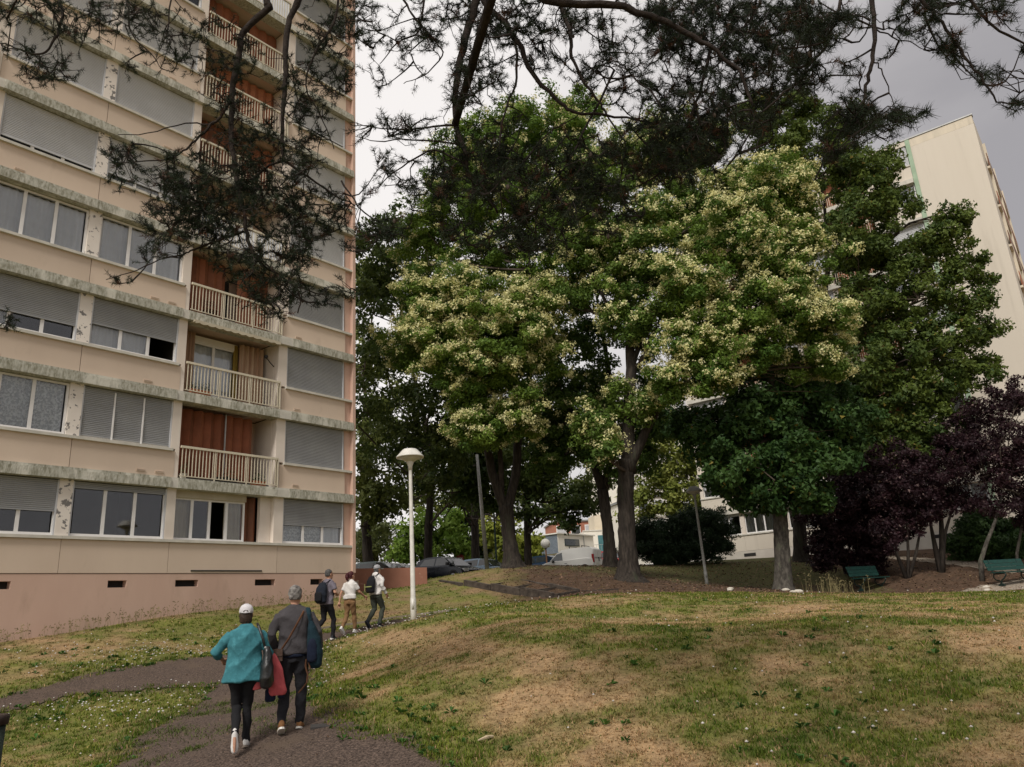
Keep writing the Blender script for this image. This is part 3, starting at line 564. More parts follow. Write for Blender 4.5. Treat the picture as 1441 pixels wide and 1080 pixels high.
# ------------------------------------------------------------------ right tower
def right_tower():
    ang = math.atan2(DV[0], -DV[1]); T = thing('apartment_tower', 'cream apartment tower on the right with a blank end bay and a green corner strip', 'building', (RC[0], RC[1], 0), ang)
    MAT['rcream'] = mat('pale_cream_render', (0.66, 0.60, 0.51), 0.9, (0.60, 0.54, 0.455), scale=0.35, detail=7, c3=(0.46, 0.41, 0.34), s3=1.3, lo3=0.56, hi3=0.85, stretch=(1, 1, 0.10))
    MAT['streak'] = mat('grimy_parapet', (0.58, 0.52, 0.42), 0.95, (0.68, 0.60, 0.48), scale=1.8, detail=7, stretch=(1, 1, 0.12), c3=(0.34, 0.31, 0.26), s3=2.6, lo3=0.56, hi3=0.8)
    MAT['gstrip'] = mat('pale_green_strip', (0.36, 0.47, 0.34), 0.8, (0.3, 0.4, 0.28), scale=2)
    MAT['base'] = mat('pale_plinth', (0.6, 0.56, 0.5), 0.9, (0.52, 0.48, 0.42), scale=1)
    top = 29.0; s0 = 5.65; hs = 2.7; NS = 9; W = 20.95; C = 1.4
    b = MB(); b.box(0, 3.55, -0.35, 0, 2.2, top - .55); b.build('blank_wall', MAT['rcream'], T)
    b = MB(); b.box(0, 3.55, -0.35, 0.004, top - .549, top); b.build('parapet', MAT['streak'], T)
    b = MB(); b.box(3.553, 3.80, -0.35, 0.03, 4.6, top + 0.02); b.build('green_strip', MAT['gstrip'], T)
    b = MB(); b.box(-0.05, W + 0.05, -0.35, 0.05, top + 0.021, top + 0.10); b.build('coping', MAT['steel'], T)
    b = MB(); b.box(3.553, W, -0.4, 0, 2.2, 4.55); b.build('plinth_wall', MAT['base'], T)
    g = MB()
    for x in (6.2, 11.0, 17.6, 20.0): g.box(x, x + 0.8, 0.0, 0.02, 4.2, 4.4)
    g.build_each('basement_vent', MAT['dark'], T)
    b = MB(); b.box(0, W, -13, -12.7, 2, top); b.box(W - 0.3, W, -12.7, -0.41, 2, top); b.box(0.31, W - 0.3, -12.7, -0.41, top - 0.4, top - 0.2); b.build_each('side_wall', MAT['rcream'], T)
    wins = [(3.85, 6.35), (9.8, 12.3), (12.6, 15.1), (18.35, W - 0.25)]; logs = [(6.65, 9.5), (15.4, 18.05)]
    b = MB(); b.box(3.9, W - .4, -3.2, -3.1, 4, top - .4)
    for k in range(NS + 1): b.box(3.9, W - .4, -3.1, -0.36, s0 - 0.9 + hs * k, s0 - 0.78 + hs * k) if k < NS else None
    for x in (6.5, 9.65, 12.45, 15.25, 18.2): b.box(x - .06, x + .06, -3.1, -.36, 4.3, top - .4)
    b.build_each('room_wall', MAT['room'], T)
    r = random.Random(9); drops = {(0, 0): 0, (7, 0): 0.0, (8, 0): 1.0, (0, 3): 0.1, (0, 2): 0.0, (1, 0): 1, (6, 0): 0.95}
    for k in range(NS):
        z = s0 + hs * k; zt = z + C
        for x0, x1 in [(3.81, W)]:
            b = MB(); b.box(x0, x1, -0.3, 0.06, z - 0.08, z); b.build('sill', MAT['sill'], T)
            if k < NS - 1: b = MB(); b.box(x0, x1, -0.34, 0.2, zt + 0.0, zt + 0.28); b.build('concrete_ledge', MAT['sill'], T)
        for x0, x1 in [(3.81, 6.5), (9.65, 12.45), (12.455, 15.25), (18.2, W)] + ([(6.5, 9.65), (15.25, 18.2)] if k == 0 else []):
            zb = z - 1.02 if k else 4.56
            b = MB(); b.box(x0 + .006, x1 - .006, -0.34, 0.0, zb, z - 0.081); b.build('spandrel_panel', MAT['rcream'], T)
        for x0, x1 in [(6.353, 6.647), (9.503, 9.797), (12.303, 12.597), (15.103, 15.397), (18.053, 18.347), (W - .247, W)]:
            b = MB(); b.box(x0, x1, -0.3, -0.01, z, zt - 0.002); b.build('pier', MAT['pier'], T)
        for i, (x0, x1) in enumerate(wins):
            d = drops.get((k, i), r.choice([0, 0.3, 0.6, 1, 1])); w = round(x1 - x0, 3)
            if d < 0.99: window(T, x0, w, z, C, 3, cur_mats=[r.choice([None, 'curtain']) for _ in range(3)])
            else: b = MB(); b.box(x0, x1, -.2, -.12, z, zt); b.build('window_board', MAT['pvc'], T)
            if d > .02: obj('roller_shutter', slats_mesh(round(w - .06, 3), C * d, MAT['shut2'], 0.1), T, loc=(x0 + .03, -.075, zt - C * d))
        for i, (x0, x1) in enumerate(logs):
            if k == 0: window(T, x0, round(x1 - x0, 3), z, C, 4, cur_mats=['curtain'] * 4); continue
            fz = z - 1.02; b = MB(); b.box(x0 - .1, x1 + .1, -1.3, -1.2, fz, zt + .02); b.build('loggia_back_wall', MAT['lintel'], T)
            b = MB(); b.box(x0 - .1, x1 + .1, -1.2, -.34, fz - .2, fz); b.build('loggia_floor', MAT['lintel'], T)
            panels(T, x0, x1, fz, zt, -0.8, ['orange', 'brown'] if (k + i) % 3 else ['orange', 'orange'], 8, .1)
            railing(T, x0, x1, fz, y=0.05, n=22, single=False)
    b = MB(); b.box(3.81, W, -.34, 0, s0 + hs * (NS - 1) + C + .02, top); b.build('spandrel_panel', MAT['rcream'], T)
    # narrow side facing right: slabs, rails and dark green posts seen very obliquely
    S = obj('side_facade', None, T)
    b = MB(); b.box(-0.001, 0.3, -12.6, -.36, 2.2, top); b.build('wall', MAT['rcream'], S)
    for k in range(1, 10):
        z = 4.7 + 2.7 * (k - 1); b = MB(); b.box(-0.15, -0.002, -11.8, -2.2, z, z + .14); b.build('balcony_slab', MAT['streak'], S)
        b = MB(); b.box(-.15, -.11, -11.8, -2.2, z + .15, z + 1.05); b.build('balcony_screen', MAT['brown'] if k % 2 else MAT['orange'], S)
    for y in (-3.2, -7.2, -11.2): b = MB(); b.box(-.16, -0.003, y - .06, y + .06, 4.9, top - .5); b.build('fin_wall', MAT['streak'], S)
    return T
right_tower()

# ------------------------------------------------------------------ low terracotta wall at the tower's foot
def stub_wall():
    a = fpos(0.3, -1.4); e = at(600.6, 810, 31)[:2]; a = np.array([-7.4, 30.2])
    d = e - a; L_ = float(np.hypot(*d)); ang = math.atan2(d[1], d[0])
    zt0 = at(504, 799, 30.2)[2]; zt1 = at(600, 799, 31)[2]
    m_ = mat('weathered_terracotta_render', (0.33, 0.155, 0.105), 0.9, (0.26, 0.12, 0.08), scale=1.2, detail=8, c3=(0.5, 0.32, 0.24), s3=2.2, lo3=0.62, hi3=0.8, bump=.2)
    o = thing('garden_wall', 'low weathered terracotta wall running out from the tower corner in front of parked cars', 'wall', (a[0], a[1], 0), ang)
    b = MB(); b.add([(0, -.1, 1.2), (L_, -.1, 1.2), (L_, .1, 1.2), (0, .1, 1.2), (0, -.1, zt0), (L_, -.1, zt1), (L_, .1, zt1), (0, .1, zt0)], [(3, 2, 1, 0), (4, 5, 6, 7), (0, 1, 5, 4), (1, 2, 6, 5), (2, 3, 7, 6), (3, 0, 4, 7)]); b.build('wall', m_, o)
    b = MB(); z0 = 2.62
    for i in range(7): b.box(0.35, 0.95, -.16, -.11, z0 + i * .08, z0 + i * .08 + .03)
    b.box(0.33, 0.36, -.14, -.1, z0 - .02, z0 + .54); b.box(.94, .97, -.14, -.1, z0 - .02, z0 + .54); b.build('vent_grille', MAT['cream'], o)
stub_wall()
# ------------------------------------------------------------------ trees
MAT['bark'] = mat('dark_furrowed_bark', (0.020, 0.016, 0.013), 0.95, (0.062, 0.050, 0.040), scale=7, detail=9, bump=1.0, bscale=10, stretch=(1.8, 1.8, 0.3), lo=0.4, hi=0.7, c3=(0.05, 0.055, 0.034), s3=1.5, lo3=0.58, hi3=0.75)
MAT['bark2'] = mat('grey_scaly_bark', (0.042, 0.037, 0.031), 0.95, (0.115, 0.103, 0.086), scale=7, detail=9, bump=1.0, bscale=18, stretch=(1.3, 1.3, 0.6), lo=0.38, hi=0.62, c3=(0.11, 0.125, 0.075), s3=2.5, lo3=0.55, hi3=0.7)
MAT['twig'] = mat('dark_twig', (0.06, 0.045, 0.035), 0.9, (0.09, 0.07, 0.055), scale=9)
MAT['leaves'] = attr_mat('leaf_colours', rough=0.6, transl=0.3, spec=0.25)
MAT['needle'] = attr_mat('needle_colours', rough=0.7, transl=0.1, spec=0.2)
MAT['petal'] = attr_mat('flower_colours', rough=0.8, transl=0.25, spec=0.1)
CAMP = np.array([0, 0, 1.6]); FW = R[:, 2]
def px_m(P): return float((np.asarray(P) - CAMP) @ FW) / F          # metres covered by one photo pixel at P
def E(px, py, Y, rx, ry, deep=None):
    c = at(px, py, Y); k = px_m(c); return (c, np.array([rx * k, (deep if deep else (rx + ry) / 2 * k), ry * k]))
def P3(px, py, Y): return at(px, py, Y)
def leaf_quads(rng, C, size, N=None, aspect=0.62, up=0.6, tri=False, var=0.35):
    """C (n,3) leaf centres -> small rhombic leaves facing mostly up and outwards (N: outward directions)"""
    n = len(C); nr = rng.normal(size=(n, 3)); nr[:, 2] += up * 1.6
    if N is not None: nr += N * 1.0
    nr /= np.linalg.norm(nr, axis=1)[:, None] + 1e-9; a = rng.normal(size=(n, 3)); a -= nr * (a * nr).sum(1)[:, None]; a /= np.linalg.norm(a, axis=1)[:, None] + 1e-9
    b = np.cross(nr, a); s = (size * (1 + var * rng.uniform(-1, 1, n)))[:, None]; a = a * s * 0.5; b = b * s * 0.5 * aspect; drop = np.array([0, 0, -1.0]) * s * 0.12
    if tri: V = np.stack([C - a + b, C - a - b, C + a + drop], 1).reshape(-1, 3); return V, np.arange(3 * n).reshape(n, 3)
    V = np.stack([C - a, C - b + nr * s * .05, C + a + drop, C + b + nr * s * .05], 1).reshape(-1, 3); return V, np.arange(4 * n).reshape(n, 4)
def make_subs(rng, ells, r_sub, dens, shell=(0.62, 1.10), skip=0.0):
    S = []; D = []; G = []
    for gi, (c, r) in enumerate(ells):
        area = 4 * PI * ((r[0] * r[1]) ** 1.6 / 3 + (r[0] * r[2]) ** 1.6 / 3 + (r[1] * r[2]) ** 1.6 / 3) ** (1 / 1.6); n = max(4, int(area * dens / (r_sub ** 2)))
        d = rng.normal(size=(n, 3)); d /= np.linalg.norm(d, axis=1)[:, None]; q = rng.uniform(shell[0], shell[1], n); inner = rng.random(n) < 0.2; q[inner] = rng.uniform(0.25, 0.7, inner.sum())
        bump = 1 + 0.24 * np.sin(d[:, 0] * 5 + gi) * np.cos(d[:, 2] * 6 + gi * 2) + rng.normal(size=n) * 0.11
        S.append(c + d * r * (q * bump)[:, None]); D.append(d); G.append(np.full(n, gi))
    S = np.concatenate(S); D = np.concatenate(D); G = np.concatenate(G)
    if skip: k = rng.random(len(S)) > skip; S, D, G = S[k], D[k], G[k]
    return S, D, G
def crown(rng, ells, r_sub, dens, per, size, c1, c2, name='crown', parent=None, tri=True, flat=0.6, m='leaves', aspect=0.62, up=0.6, c3=None, p3=0.0, keep=None):
    per = int(per * (2.9 if size < .2 else 1.9)); size = size * 1.12
    S, D, G = make_subs(rng, ells, r_sub, dens * 1.8)
    if keep is not None: k = keep(S); S, D, G = S[k], D[k], G[k]
    n = len(S); sh = rng.random(n); rs = r_sub * rng.uniform(0.7, 1.25, n)
    d = rng.normal(size=(n * per, 3)); d /= np.linalg.norm(d, axis=1)[:, None]; q = rng.random(n * per) ** 0.45; rep = np.repeat(np.arange(n), per)
    C = S[rep] + d * (q * rs[rep])[:, None] * np.array([1, 1, flat]); V, Fc = leaf_quads(rng, C, size, D[rep] * 0.7 + d * 0.5, aspect, up, tri)
    t = np.clip(sh[rep] * 0.6 + rng.random(n * per) * 0.4 + rng.normal(size=n * per) * 0.08, 0, 1)[:, None]; col = np.array(c1) * (1 - t) + np.array(c2) * t
    if c3 is not None: k = rng.random(n * per) < p3; col[k] = np.array(c3) * rng.uniform(0.7, 1.2, (k.sum(), 1))
    o = obj(name, np_mesh(name, V, Fc, MAT[m], col), parent); return S, D, G
def blossoms(rng, S, D, parent, r_sub, share=0.8, per=20, size=0.082, name='blossom', c1=(0.55, 0.53, 0.21), c2=(0.86, 0.82, 0.50), per_sub=3):
    k = (D[:, 2] > -0.55) & (rng.random(len(S)) < share); S = S[k]; D = D[k]; S = np.repeat(S, per_sub, 0); D = np.repeat(D, per_sub, 0)
    d = rng.normal(size=S.shape) * 0.8 + D; d[:, 2] = d[:, 2] * 0.8 + 0.15; d /= np.linalg.norm(d, axis=1)[:, None]; P = S + d * r_sub * np.array([1, 1, .75]) * rng.uniform(.85, 1.2, (len(S), 1)); n = len(P); rep = np.repeat(np.arange(n), per)
    o = rng.normal(size=(n * per, 3)) * 0.085; o[:, 2] *= 0.8; V, Fc = leaf_quads(rng, P[rep] + o, size, d[rep], 0.9, 0.5, tri=True); t = (rng.random(n)[rep] * 0.6 + rng.random(n * per) * 0.4)[:, None]
    obj(name, np_mesh(name, V, Fc, MAT['petal'], np.array(c1) * (1 - t) + np.array(c2) * t), parent, kind='stuff')
def curved(a, b, rng, sag=0.12, n=5):
    a = np.array(a, float); b = np.array(b, float); L_ = np.linalg.norm(b - a); o = rng.normal(size=3) * L_ * sag; o2 = rng.normal(size=3) * L_ * sag * 0.4; out = []
    for i in range(n + 1): t = i / n; out.append(a * (1 - t) + b * t + o * math.sin(PI * t) + o2 * math.sin(2 * PI * t))
    return out
def wood(parent, trunk, limbs, m='bark', twigs=None, rng=None, root=1.5, name='trunk', tn=22):
    """trunk: list of (point, radius); limbs: lists of (point, radius)"""
    b = MB(); r = random.Random(3); pts = [p for p, _ in trunk]; rad = [q for _, q in trunk]
    P = []; Q = []
    for i in range(len(pts) - 1):
        k = 10
        for j in range(k): t = j / k; P.append(lerp(np.array(pts[i]), np.array(pts[i + 1]), t)); Q.append(lerp(rad[i], rad[i + 1], t))
    P.append(np.array(pts[-1])); Q.append(rad[-1]); z0 = P[0][2]
    P.insert(0, P[0] + np.array([0, 0, -0.35])); Q.insert(0, Q[0] * root * 1.25)
    for i in range(len(Q)): h = max(0, P[i][2] - z0); Q[i] *= 1 + (root - 1) * math.exp(-h / 0.28)
    b.tube(P, Q, tn, wob=0.10, rng=r); b.build(name, MAT[m], parent, smooth=True)
    if limbs:
        for Lm in limbs:
            b = MB(); LP = []; LQ = []
            for i in range(len(Lm) - 1):
                for j in range(6): LP.append(lerp(np.array(Lm[i][0]), np.array(Lm[i + 1][0]), j / 6)); LQ.append(lerp(Lm[i][1], Lm[i + 1][1], j / 6))
            LP.append(np.array(Lm[-1][0])); LQ.append(Lm[-1][1]); b.tube(LP, LQ, 14, wob=0.09, rng=r); b.build('limb', MAT[m], parent, smooth=True)
def twig_mesh(parent, nodes, S, G, ells, rng, per=10, r0=0.05, m='twig', name='branches'):
    """limbs from the nearest wood node to each clump's heart and twigs on to its outer tufts"""
    b = MB(); nodes = [np.array(p) for p in nodes]
    for gi, (c, r) in enumerate(ells):
        heart = c - np.array([0, 0, r[2] * 0.3]); best = min(nodes, key=lambda p: np.linalg.norm(p - heart) + (3 if p[2] > heart[2] + 1 else 0)); pts = curved(best, heart, rng, 0.1)
        b.tube(pts, [r0 * 1.6 * (1 - 0.12 * i) for i in range(len(pts))], 5, cap=False)
        idx = np.where(G == gi)[0]
        for i in rng.choice(idx, min(per, len(idx)), replace=False): q = curved(pts[rng.integers(2, 6)], S[i], rng, 0.12, 3); b.tube(q, [r0 * .6, r0 * .45, r0 * .3, r0 * .12], 3, cap=False)
    b.build(name, MAT[m], parent, kind='stuff')
def tree_thing(name, label, cat, base, group=None): return thing(name, label, cat, (0, 0, 0), 0, group)

def pagoda_near():
    rng = np.random.default_rng(11); b0 = np.array(ground(885, 814, 30)); T = tree_thing('pagoda_tree', 'large cream blossomed pagoda tree with the thickest dark furrowed trunk', 'tree', b0)
    f1 = P3(880, 700, 30); f2 = P3(882, 648, 30); tr = [(b0, .40), (lerp(b0, f1, .4), .34), (f1, .315), (f2, .33)]
    l1 = [(f2 - np.array([0, 0, .4]), .22), (P3(912, 600, 29.8), .18), (P3(935, 560, 29.5), .14), (P3(962, 500, 29), .10), (P3(1010, 430, 28.5), .06)]
    l2 = [(f2 - np.array([0, 0, .5]), .32), (P3(884, 590, 30), .24), (P3(888, 520, 30.2), .22), (P3(884, 440, 30.4), .17), (P3(876, 350, 30.5), .11), (P3(880, 250, 30.5), .05)]
    l3 = [(P3(888, 520, 30.2), .12), (P3(905, 470, 30), .09), (P3(930, 430, 29.5), .05)]; l4 = [(P3(886, 480, 30.2), .10), (P3(860, 440, 30.4), .08), (P3(830, 380, 30.5), .05)]
    wood(T, tr, [l1, l2, l3, l4]); F1 = [E(*a) for a in [(1085, 285, 29, 68, 55), (1030, 335, 28.5, 62, 55), (965, 405, 28, 55, 42), (1100, 375, 28.5, 62, 55), (1158, 460, 28.5, 45, 42), (1140, 510, 28.5, 36, 26), (985, 480, 27.5, 50, 46), (995, 530, 27.5, 40, 26),
        (938, 540, 27.5, 28, 26), (1060, 430, 28, 62, 50), (1045, 260, 30, 40, 32), (1172, 505, 28.5, 26, 30), (1120, 440, 28.3, 40, 40), (1080, 490, 28, 30, 28)]]
    F2 = [E(*a) for a in [(905, 330, 30, 55, 50), (870, 400, 30.5, 50, 42), (850, 250, 31.5, 70, 55), (930, 215, 31.5, 60, 48), (960, 290, 30.5, 52, 48), (920, 370, 29.5, 45, 38), (800, 300, 32, 45, 45), (985, 200, 32, 40, 40), (835, 345, 30.5, 44, 40), (880, 445, 29.8, 34, 30), (925, 450, 29, 36, 34), (800, 400, 31, 36, 36), (850, 632, 29, 24, 24), (835, 600, 30, 28, 28), (908, 572, 29.2, 22, 26), (872, 560, 29.5, 16, 22)]]
    S, D, G = crown(rng, F1, .5, .30, 96, .112, (.05, .115, .018), (.19, .28, .045), parent=T); blossoms(rng, S, D, T, .5, .95, per_sub=7)
    twig_mesh(T, [p for p, _ in l1 + l2], S, G, F1, rng)
    S2, D2, G2 = crown(rng, F2, .55, .26, 74, .125, (.05, .105, .018), (.18, .265, .045), name='upper_crown', parent=T); blossoms(rng, S2, D2, T, .55, .9, per_sub=4)
    twig_mesh(T, [p for p, _ in l2], S2, G2, F2, rng)
def pagoda_left():
    rng = np.random.default_rng(12); b0 = np.array(ground(722, 796, 33)); T = tree_thing('pagoda_tree', 'forked pagoda tree with a low rounded mass of cream blossom, behind the white lamp post', 'tree', b0)
    f = P3(712, 712, 33); tr = [(b0, .36), (P3(717, 760, 33), .29), (f, .31)]
    l1 = [(f - np.array([0, 0, .35]), .2), (P3(692, 665, 32.8), .20), (P3(683, 610, 32.4), .16), (P3(670, 540, 32), .10), (P3(650, 470, 31.5), .05)]
    l2 = [(f - np.array([0, 0, .35]), .22), (P3(726, 668, 33), .19), (P3(729, 620, 33), .18), (P3(742, 560, 33), .15), (P3(750, 480, 33), .11), (P3(745, 380, 33), .07), (P3(740, 280, 33), .04)]
    l3 = [(P3(706, 700, 33), .13), (P3(705, 660, 32.6), .12), (P3(702, 610, 32.3), .09), (P3(706, 540, 32), .05)]
    wood(T, tr, [l1, l2, l3], 'bark'); F1 = [E(*a) for a in [(605, 462, 31, 48, 56), (655, 430, 30.5, 52, 42), (700, 470, 30, 58, 50), (640, 500, 30.5, 48, 40), (745, 440, 31, 48, 42), (700, 530, 30.5, 52, 36), (665, 560, 31, 34, 26), (715, 590, 31, 46, 30), (675, 605, 30.5, 36, 26), (752, 500, 31.5, 40, 40), (575, 500, 32, 26, 26), (595, 420, 31.5, 38, 30)]]
    S, D, G = crown(rng, F1, .48, .32, 96, .112, (.05, .115, .018), (.20, .29, .045), parent=T); blossoms(rng, S, D, T, .48, .97, per_sub=7); twig_mesh(T, [p for p, _ in l1 + l2], S, G, F1, rng)
    F2 = [E(*a) for a in [(700, 200, 33, 62, 50), (640, 290, 34, 60, 55), (750, 180, 33.5, 52, 46), (760, 280, 33, 58, 52), (690, 270, 33, 60, 50), (680, 350, 34, 60, 45), (760, 370, 34, 50, 45), (600, 340, 35, 45, 45), (655, 230, 34, 45, 45), (800, 210, 33, 45, 45), (810, 160, 34, 36, 30)]]
    S, D, G = crown(rng, F2, .55, .22, 74, .125, (.06, .13, .02), (.20, .30, .045), name='upper_crown', parent=T); blossoms(rng, S, D, T, .55, .75, per_sub=3); twig_mesh(T, [p for p, _ in l2], S, G, F2, rng)
def pagoda_mid():
    rng = np.random.default_rng(13); b0 = np.array(ground(860, 797, 36)); T = tree_thing('pagoda_tree', 'dark pagoda tree with a leaning trunk standing just behind the thickest trunk', 'tree', b0)
    f = P3(848, 690, 36); tr = [(b0, .30), (P3(855, 740, 36), .25), (f, .26)]
    l1 = [(f, .22), (P3(832, 640, 36), .19), (P3(808, 590, 36), .18), (P3(785, 545, 35.5), .12), (P3(775, 480, 35), .06)]; l2 = [(f, .2), (P3(862, 640, 36.2), .17), (P3(862, 560, 36.3), .15), (P3(850, 480, 36), .1), (P3(840, 420, 36), .05)]; l3 = [(P3(832, 640, 36), .10), (P3(810, 632, 35.5), .08), (P3(795, 640, 35), .05)]
    wood(T, tr, [l1, l2, l3], 'bark'); F1 = [E(*a) for a in [(790, 560, 35, 55, 45), (845, 560, 36, 40, 50), (800, 620, 35.5, 50, 34), (770, 640, 35, 36, 30), (845, 630, 35.5, 36, 28), (820, 490, 35, 50, 40), (790, 420, 34, 46, 40), (835, 340, 33, 46, 42), (758, 590, 35.5, 30, 40), (860, 665, 35.5, 24, 14), (905, 600, 35.5, 22, 36), (915, 640, 35, 26, 24), (918, 560, 35.5, 24, 36), (900, 500, 35.5, 20, 24), (870, 610, 35, 24, 30)]]
    S, D, G = crown(rng, F1, .55, .22, 60, .15, (.04, .09, .018), (.13, .20, .035), parent=T, keep=lambda S: ~((np.abs(S[:, 0] - P3(885, 530, 35)[0]) < .6) & (np.abs(S[:, 2] - P3(885, 530, 35)[2]) < 1.2))); blossoms(rng, S, D, T, .55, .5, per_sub=2)
    twig_mesh(T, [p for p, _ in l1 + l2], S, G, F1, rng)
def maple(label, px, py, Y, r0, lean, F1, seed, c1, c2, bark='bark2', mdens=.25):
    rng = np.random.default_rng(seed); b0 = np.array(ground(px, py, Y)); T = tree_thing('maple_tree', label, 'tree', b0); tr = [(b0, r0)]
    for i, (x, y, q) in enumerate(lean): tr.append((P3(x, y, Y), q))
    wood(T, tr, [], bark, root=1.35); ells = [E(*a) for a in F1]
    S, D, G = crown(rng, ells, .46, mdens, 38, .145, c1, c2, parent=T, aspect=0.85, flat=.8, up=.35, c3=(.2, .16, .03), p3=.012); twig_mesh(T, [p for p, _ in tr[1:]], S, G, ells, rng, r0=.06)
pagoda_near(); pagoda_left(); pagoda_mid()
maple('dark green maple with a pale mossy straight trunk, nearest the grass edge', 1103, 831, 30, .31, [(1100, 760, .28), (1096, 700, .25), (1090, 620, .2), (1085, 520, .12)],
      [(1000, 610, 30, 45, 42), (1060, 590, 30, 62, 45), (1130, 590, 30, 60, 48), (1175, 590, 31, 46, 50), (1026, 645, 29.5, 22, 24), (1050, 650, 29, 56, 36), (1115, 650, 29, 56, 34), (1165, 650, 29.5, 40, 28), (1030, 690, 29.5, 34, 18), (1090, 695, 29.5, 40, 22), (1150, 690, 30, 26, 16), (1080, 540, 31, 60, 40), (960, 590, 31, 28, 22), (1060, 706, 29.5, 30, 14), (1140, 704, 29.5, 32, 16), (1100, 690, 29, 40, 20)],
      21, (.02, .055, .015), (.062, .12, .025))
maple('tall maple with ragged right branches in front of the blank tower wall', 1128, 789, 39, .33, [(1122, 700, .3), (1130, 600, .27), (1150, 480, .2), (1165, 380, .14), (1160, 280, .07)],
      [(1105, 200, 37, 48, 42), (1070, 165, 37, 36, 34), (1165, 230, 37, 44, 42), (1120, 150, 38, 40, 26), (1180, 180, 37, 30, 26), (1205, 255, 36, 40, 40), (1250, 235, 36, 24, 28), (1205, 330, 36, 52, 52), (1258, 290, 36, 34, 34), (1240, 370, 36, 44, 46), (1300, 345, 35.5, 30, 26), (1350, 308, 35, 28, 18), (1325, 340, 35, 28, 26), (1378, 362, 35, 18, 9), (1362, 320, 35, 12, 14), (1345, 385, 35, 30, 22), (1375, 395, 35, 18, 12),
       (1290, 410, 35, 40, 36), (1220, 440, 36, 52, 50), (1355, 430, 35, 38, 24), (1380, 470, 35, 26, 20), (1330, 470, 35, 44, 34), (1280, 490, 35, 46, 42), (1220, 530, 35.5, 54, 46), (1360, 520, 35, 40, 26), (1310, 555, 35, 50, 36), (1250, 590, 35, 54, 40), (1330, 605, 35, 36, 28), (1290, 640, 35, 46, 30), (1215, 640, 35.5, 44, 36), (1200, 590, 36, 40, 40), (1345, 635, 34.5, 24, 14), (1395, 505, 35, 14, 10)],
      22, (.035, .068, .016), (.135, .18, .03), bark='bark', mdens=.185)
# background trees beyond the lawn and the car park; each has its own crown and trunk
def bg_tree(label, name, px, py, Y, r0, top, F1, seed, c1, c2, size=.2, r_sub=.7, per=34, dens=.24, bark='bark', group=None, up=.6, aspect=.75):
    rng = np.random.default_rng(seed); b0 = np.array(ground(px, py, Y)); T = tree_thing(name, label, 'tree', b0, group); ells = [E(*a) for a in F1]
    tr = [(b0, r0)] + [(P3(x, y, Y), q) for x, y, q in top]; wood(T, tr, [], bark, root=1.3, tn=9)
    S, D, G = crown(rng, ells, r_sub, dens, per, size, c1, c2, parent=T, tri=True, aspect=aspect, up=up); twig_mesh(T, [p for p, _ in tr[1:]], S, G, ells, rng, per=5, r0=.05)
GB = 'trees beyond the lawn and the car park'
bg_tree('dark slim trunked tree behind the white lamp post with foliage hanging low', 'plane_tree', 601, 793, 49, .28, [(603, 740, .26), (606, 690, .22), (600, 600, .16), (575, 500, .1), (560, 400, .05)],
        [(520, 340, 40, 34, 40), (560, 380, 40, 40, 45), (525, 430, 40, 40, 45), (560, 320, 41, 32, 34), (600, 390, 41, 34, 30), (545, 500, 41, 50, 36), (600, 570, 40, 50, 36), (520, 570, 41, 36, 40), (560, 620, 41, 44, 34), (620, 640, 40, 40, 40), (650, 600, 40, 40, 34), (640, 550, 41, 44, 36), (605, 680, 40, 26, 20)], 31, (.04, .075, .018), (.13, .17, .04), group=GB)
bg_tree('yellowish plane tree seen between the tower corner and the lamp post', 'plane_tree', 520, 800, 52, .35, [(515, 740, .32), (512, 660, .28), (515, 560, .2)],
        [(520, 660, 50, 36, 45), (515, 720, 50, 30, 30), (545, 700, 50, 36, 34), (580, 660, 51, 30, 34), (530, 600, 51, 44, 34), (510, 500, 52, 30, 50), (560, 560, 51, 34, 34), (590, 610, 51, 30, 24), (525, 395, 52, 36, 36)], 32, (.07, .10, .02), (.2, .23, .06), group=GB, size=.26, r_sub=.85)
bg_tree('tree with a rough ochre trunk right of the dark hatchback', 'plane_tree', 669, 793, 53, .3, [(668, 740, .27), (668, 690, .25), (672, 620, .16)],
        [(650, 690, 45, 30, 30), (690, 680, 45, 36, 30), (665, 640, 45, 44, 30), (710, 640, 46, 36, 34), (640, 660, 46, 34, 26), (700, 710, 45, 26, 16)], 33, (.04, .08, .02), (.13, .18, .04), group=GB, size=.24)
bg_tree('slim dark trunked tree left of the grey clad house', 'plane_tree', 743, 797, 44, .22, [(742, 750, .2), (742, 700, .18), (748, 640, .12)],
        [(745, 690, 43, 36, 30), (770, 660, 43, 36, 34), (730, 650, 43, 34, 32), (790, 700, 42, 32, 30), (815, 715, 42, 26, 22), (828, 700, 42, 20, 20), (760, 720, 43, 26, 16), (800, 735, 42, 16, 8), (775, 610, 44, 40, 30)], 34, (.035, .07, .018), (.14, .18, .045), group=GB, size=.22)
bg_tree('bright yellow green broad tree between the thick trunk and the dark maple', 'lime_tree', 950, 800, 62, .4, [(948, 740, .35), (945, 700, .3), (940, 640, .2)],
        [(930, 650, 60, 40, 34), (965, 665, 60, 36, 32), (905, 690, 60, 24, 30), (940, 700, 60, 40, 24), (985, 690, 60, 28, 22), (925, 600, 61, 34, 34), (980, 640, 61, 28, 26), (905, 722, 60, 24, 16), (945, 722, 60, 30, 14), (985, 715, 60, 24, 12)], 35, (.12, .16, .025), (.30, .32, .08), group=GB, size=.3, r_sub=.9, dens=.2)
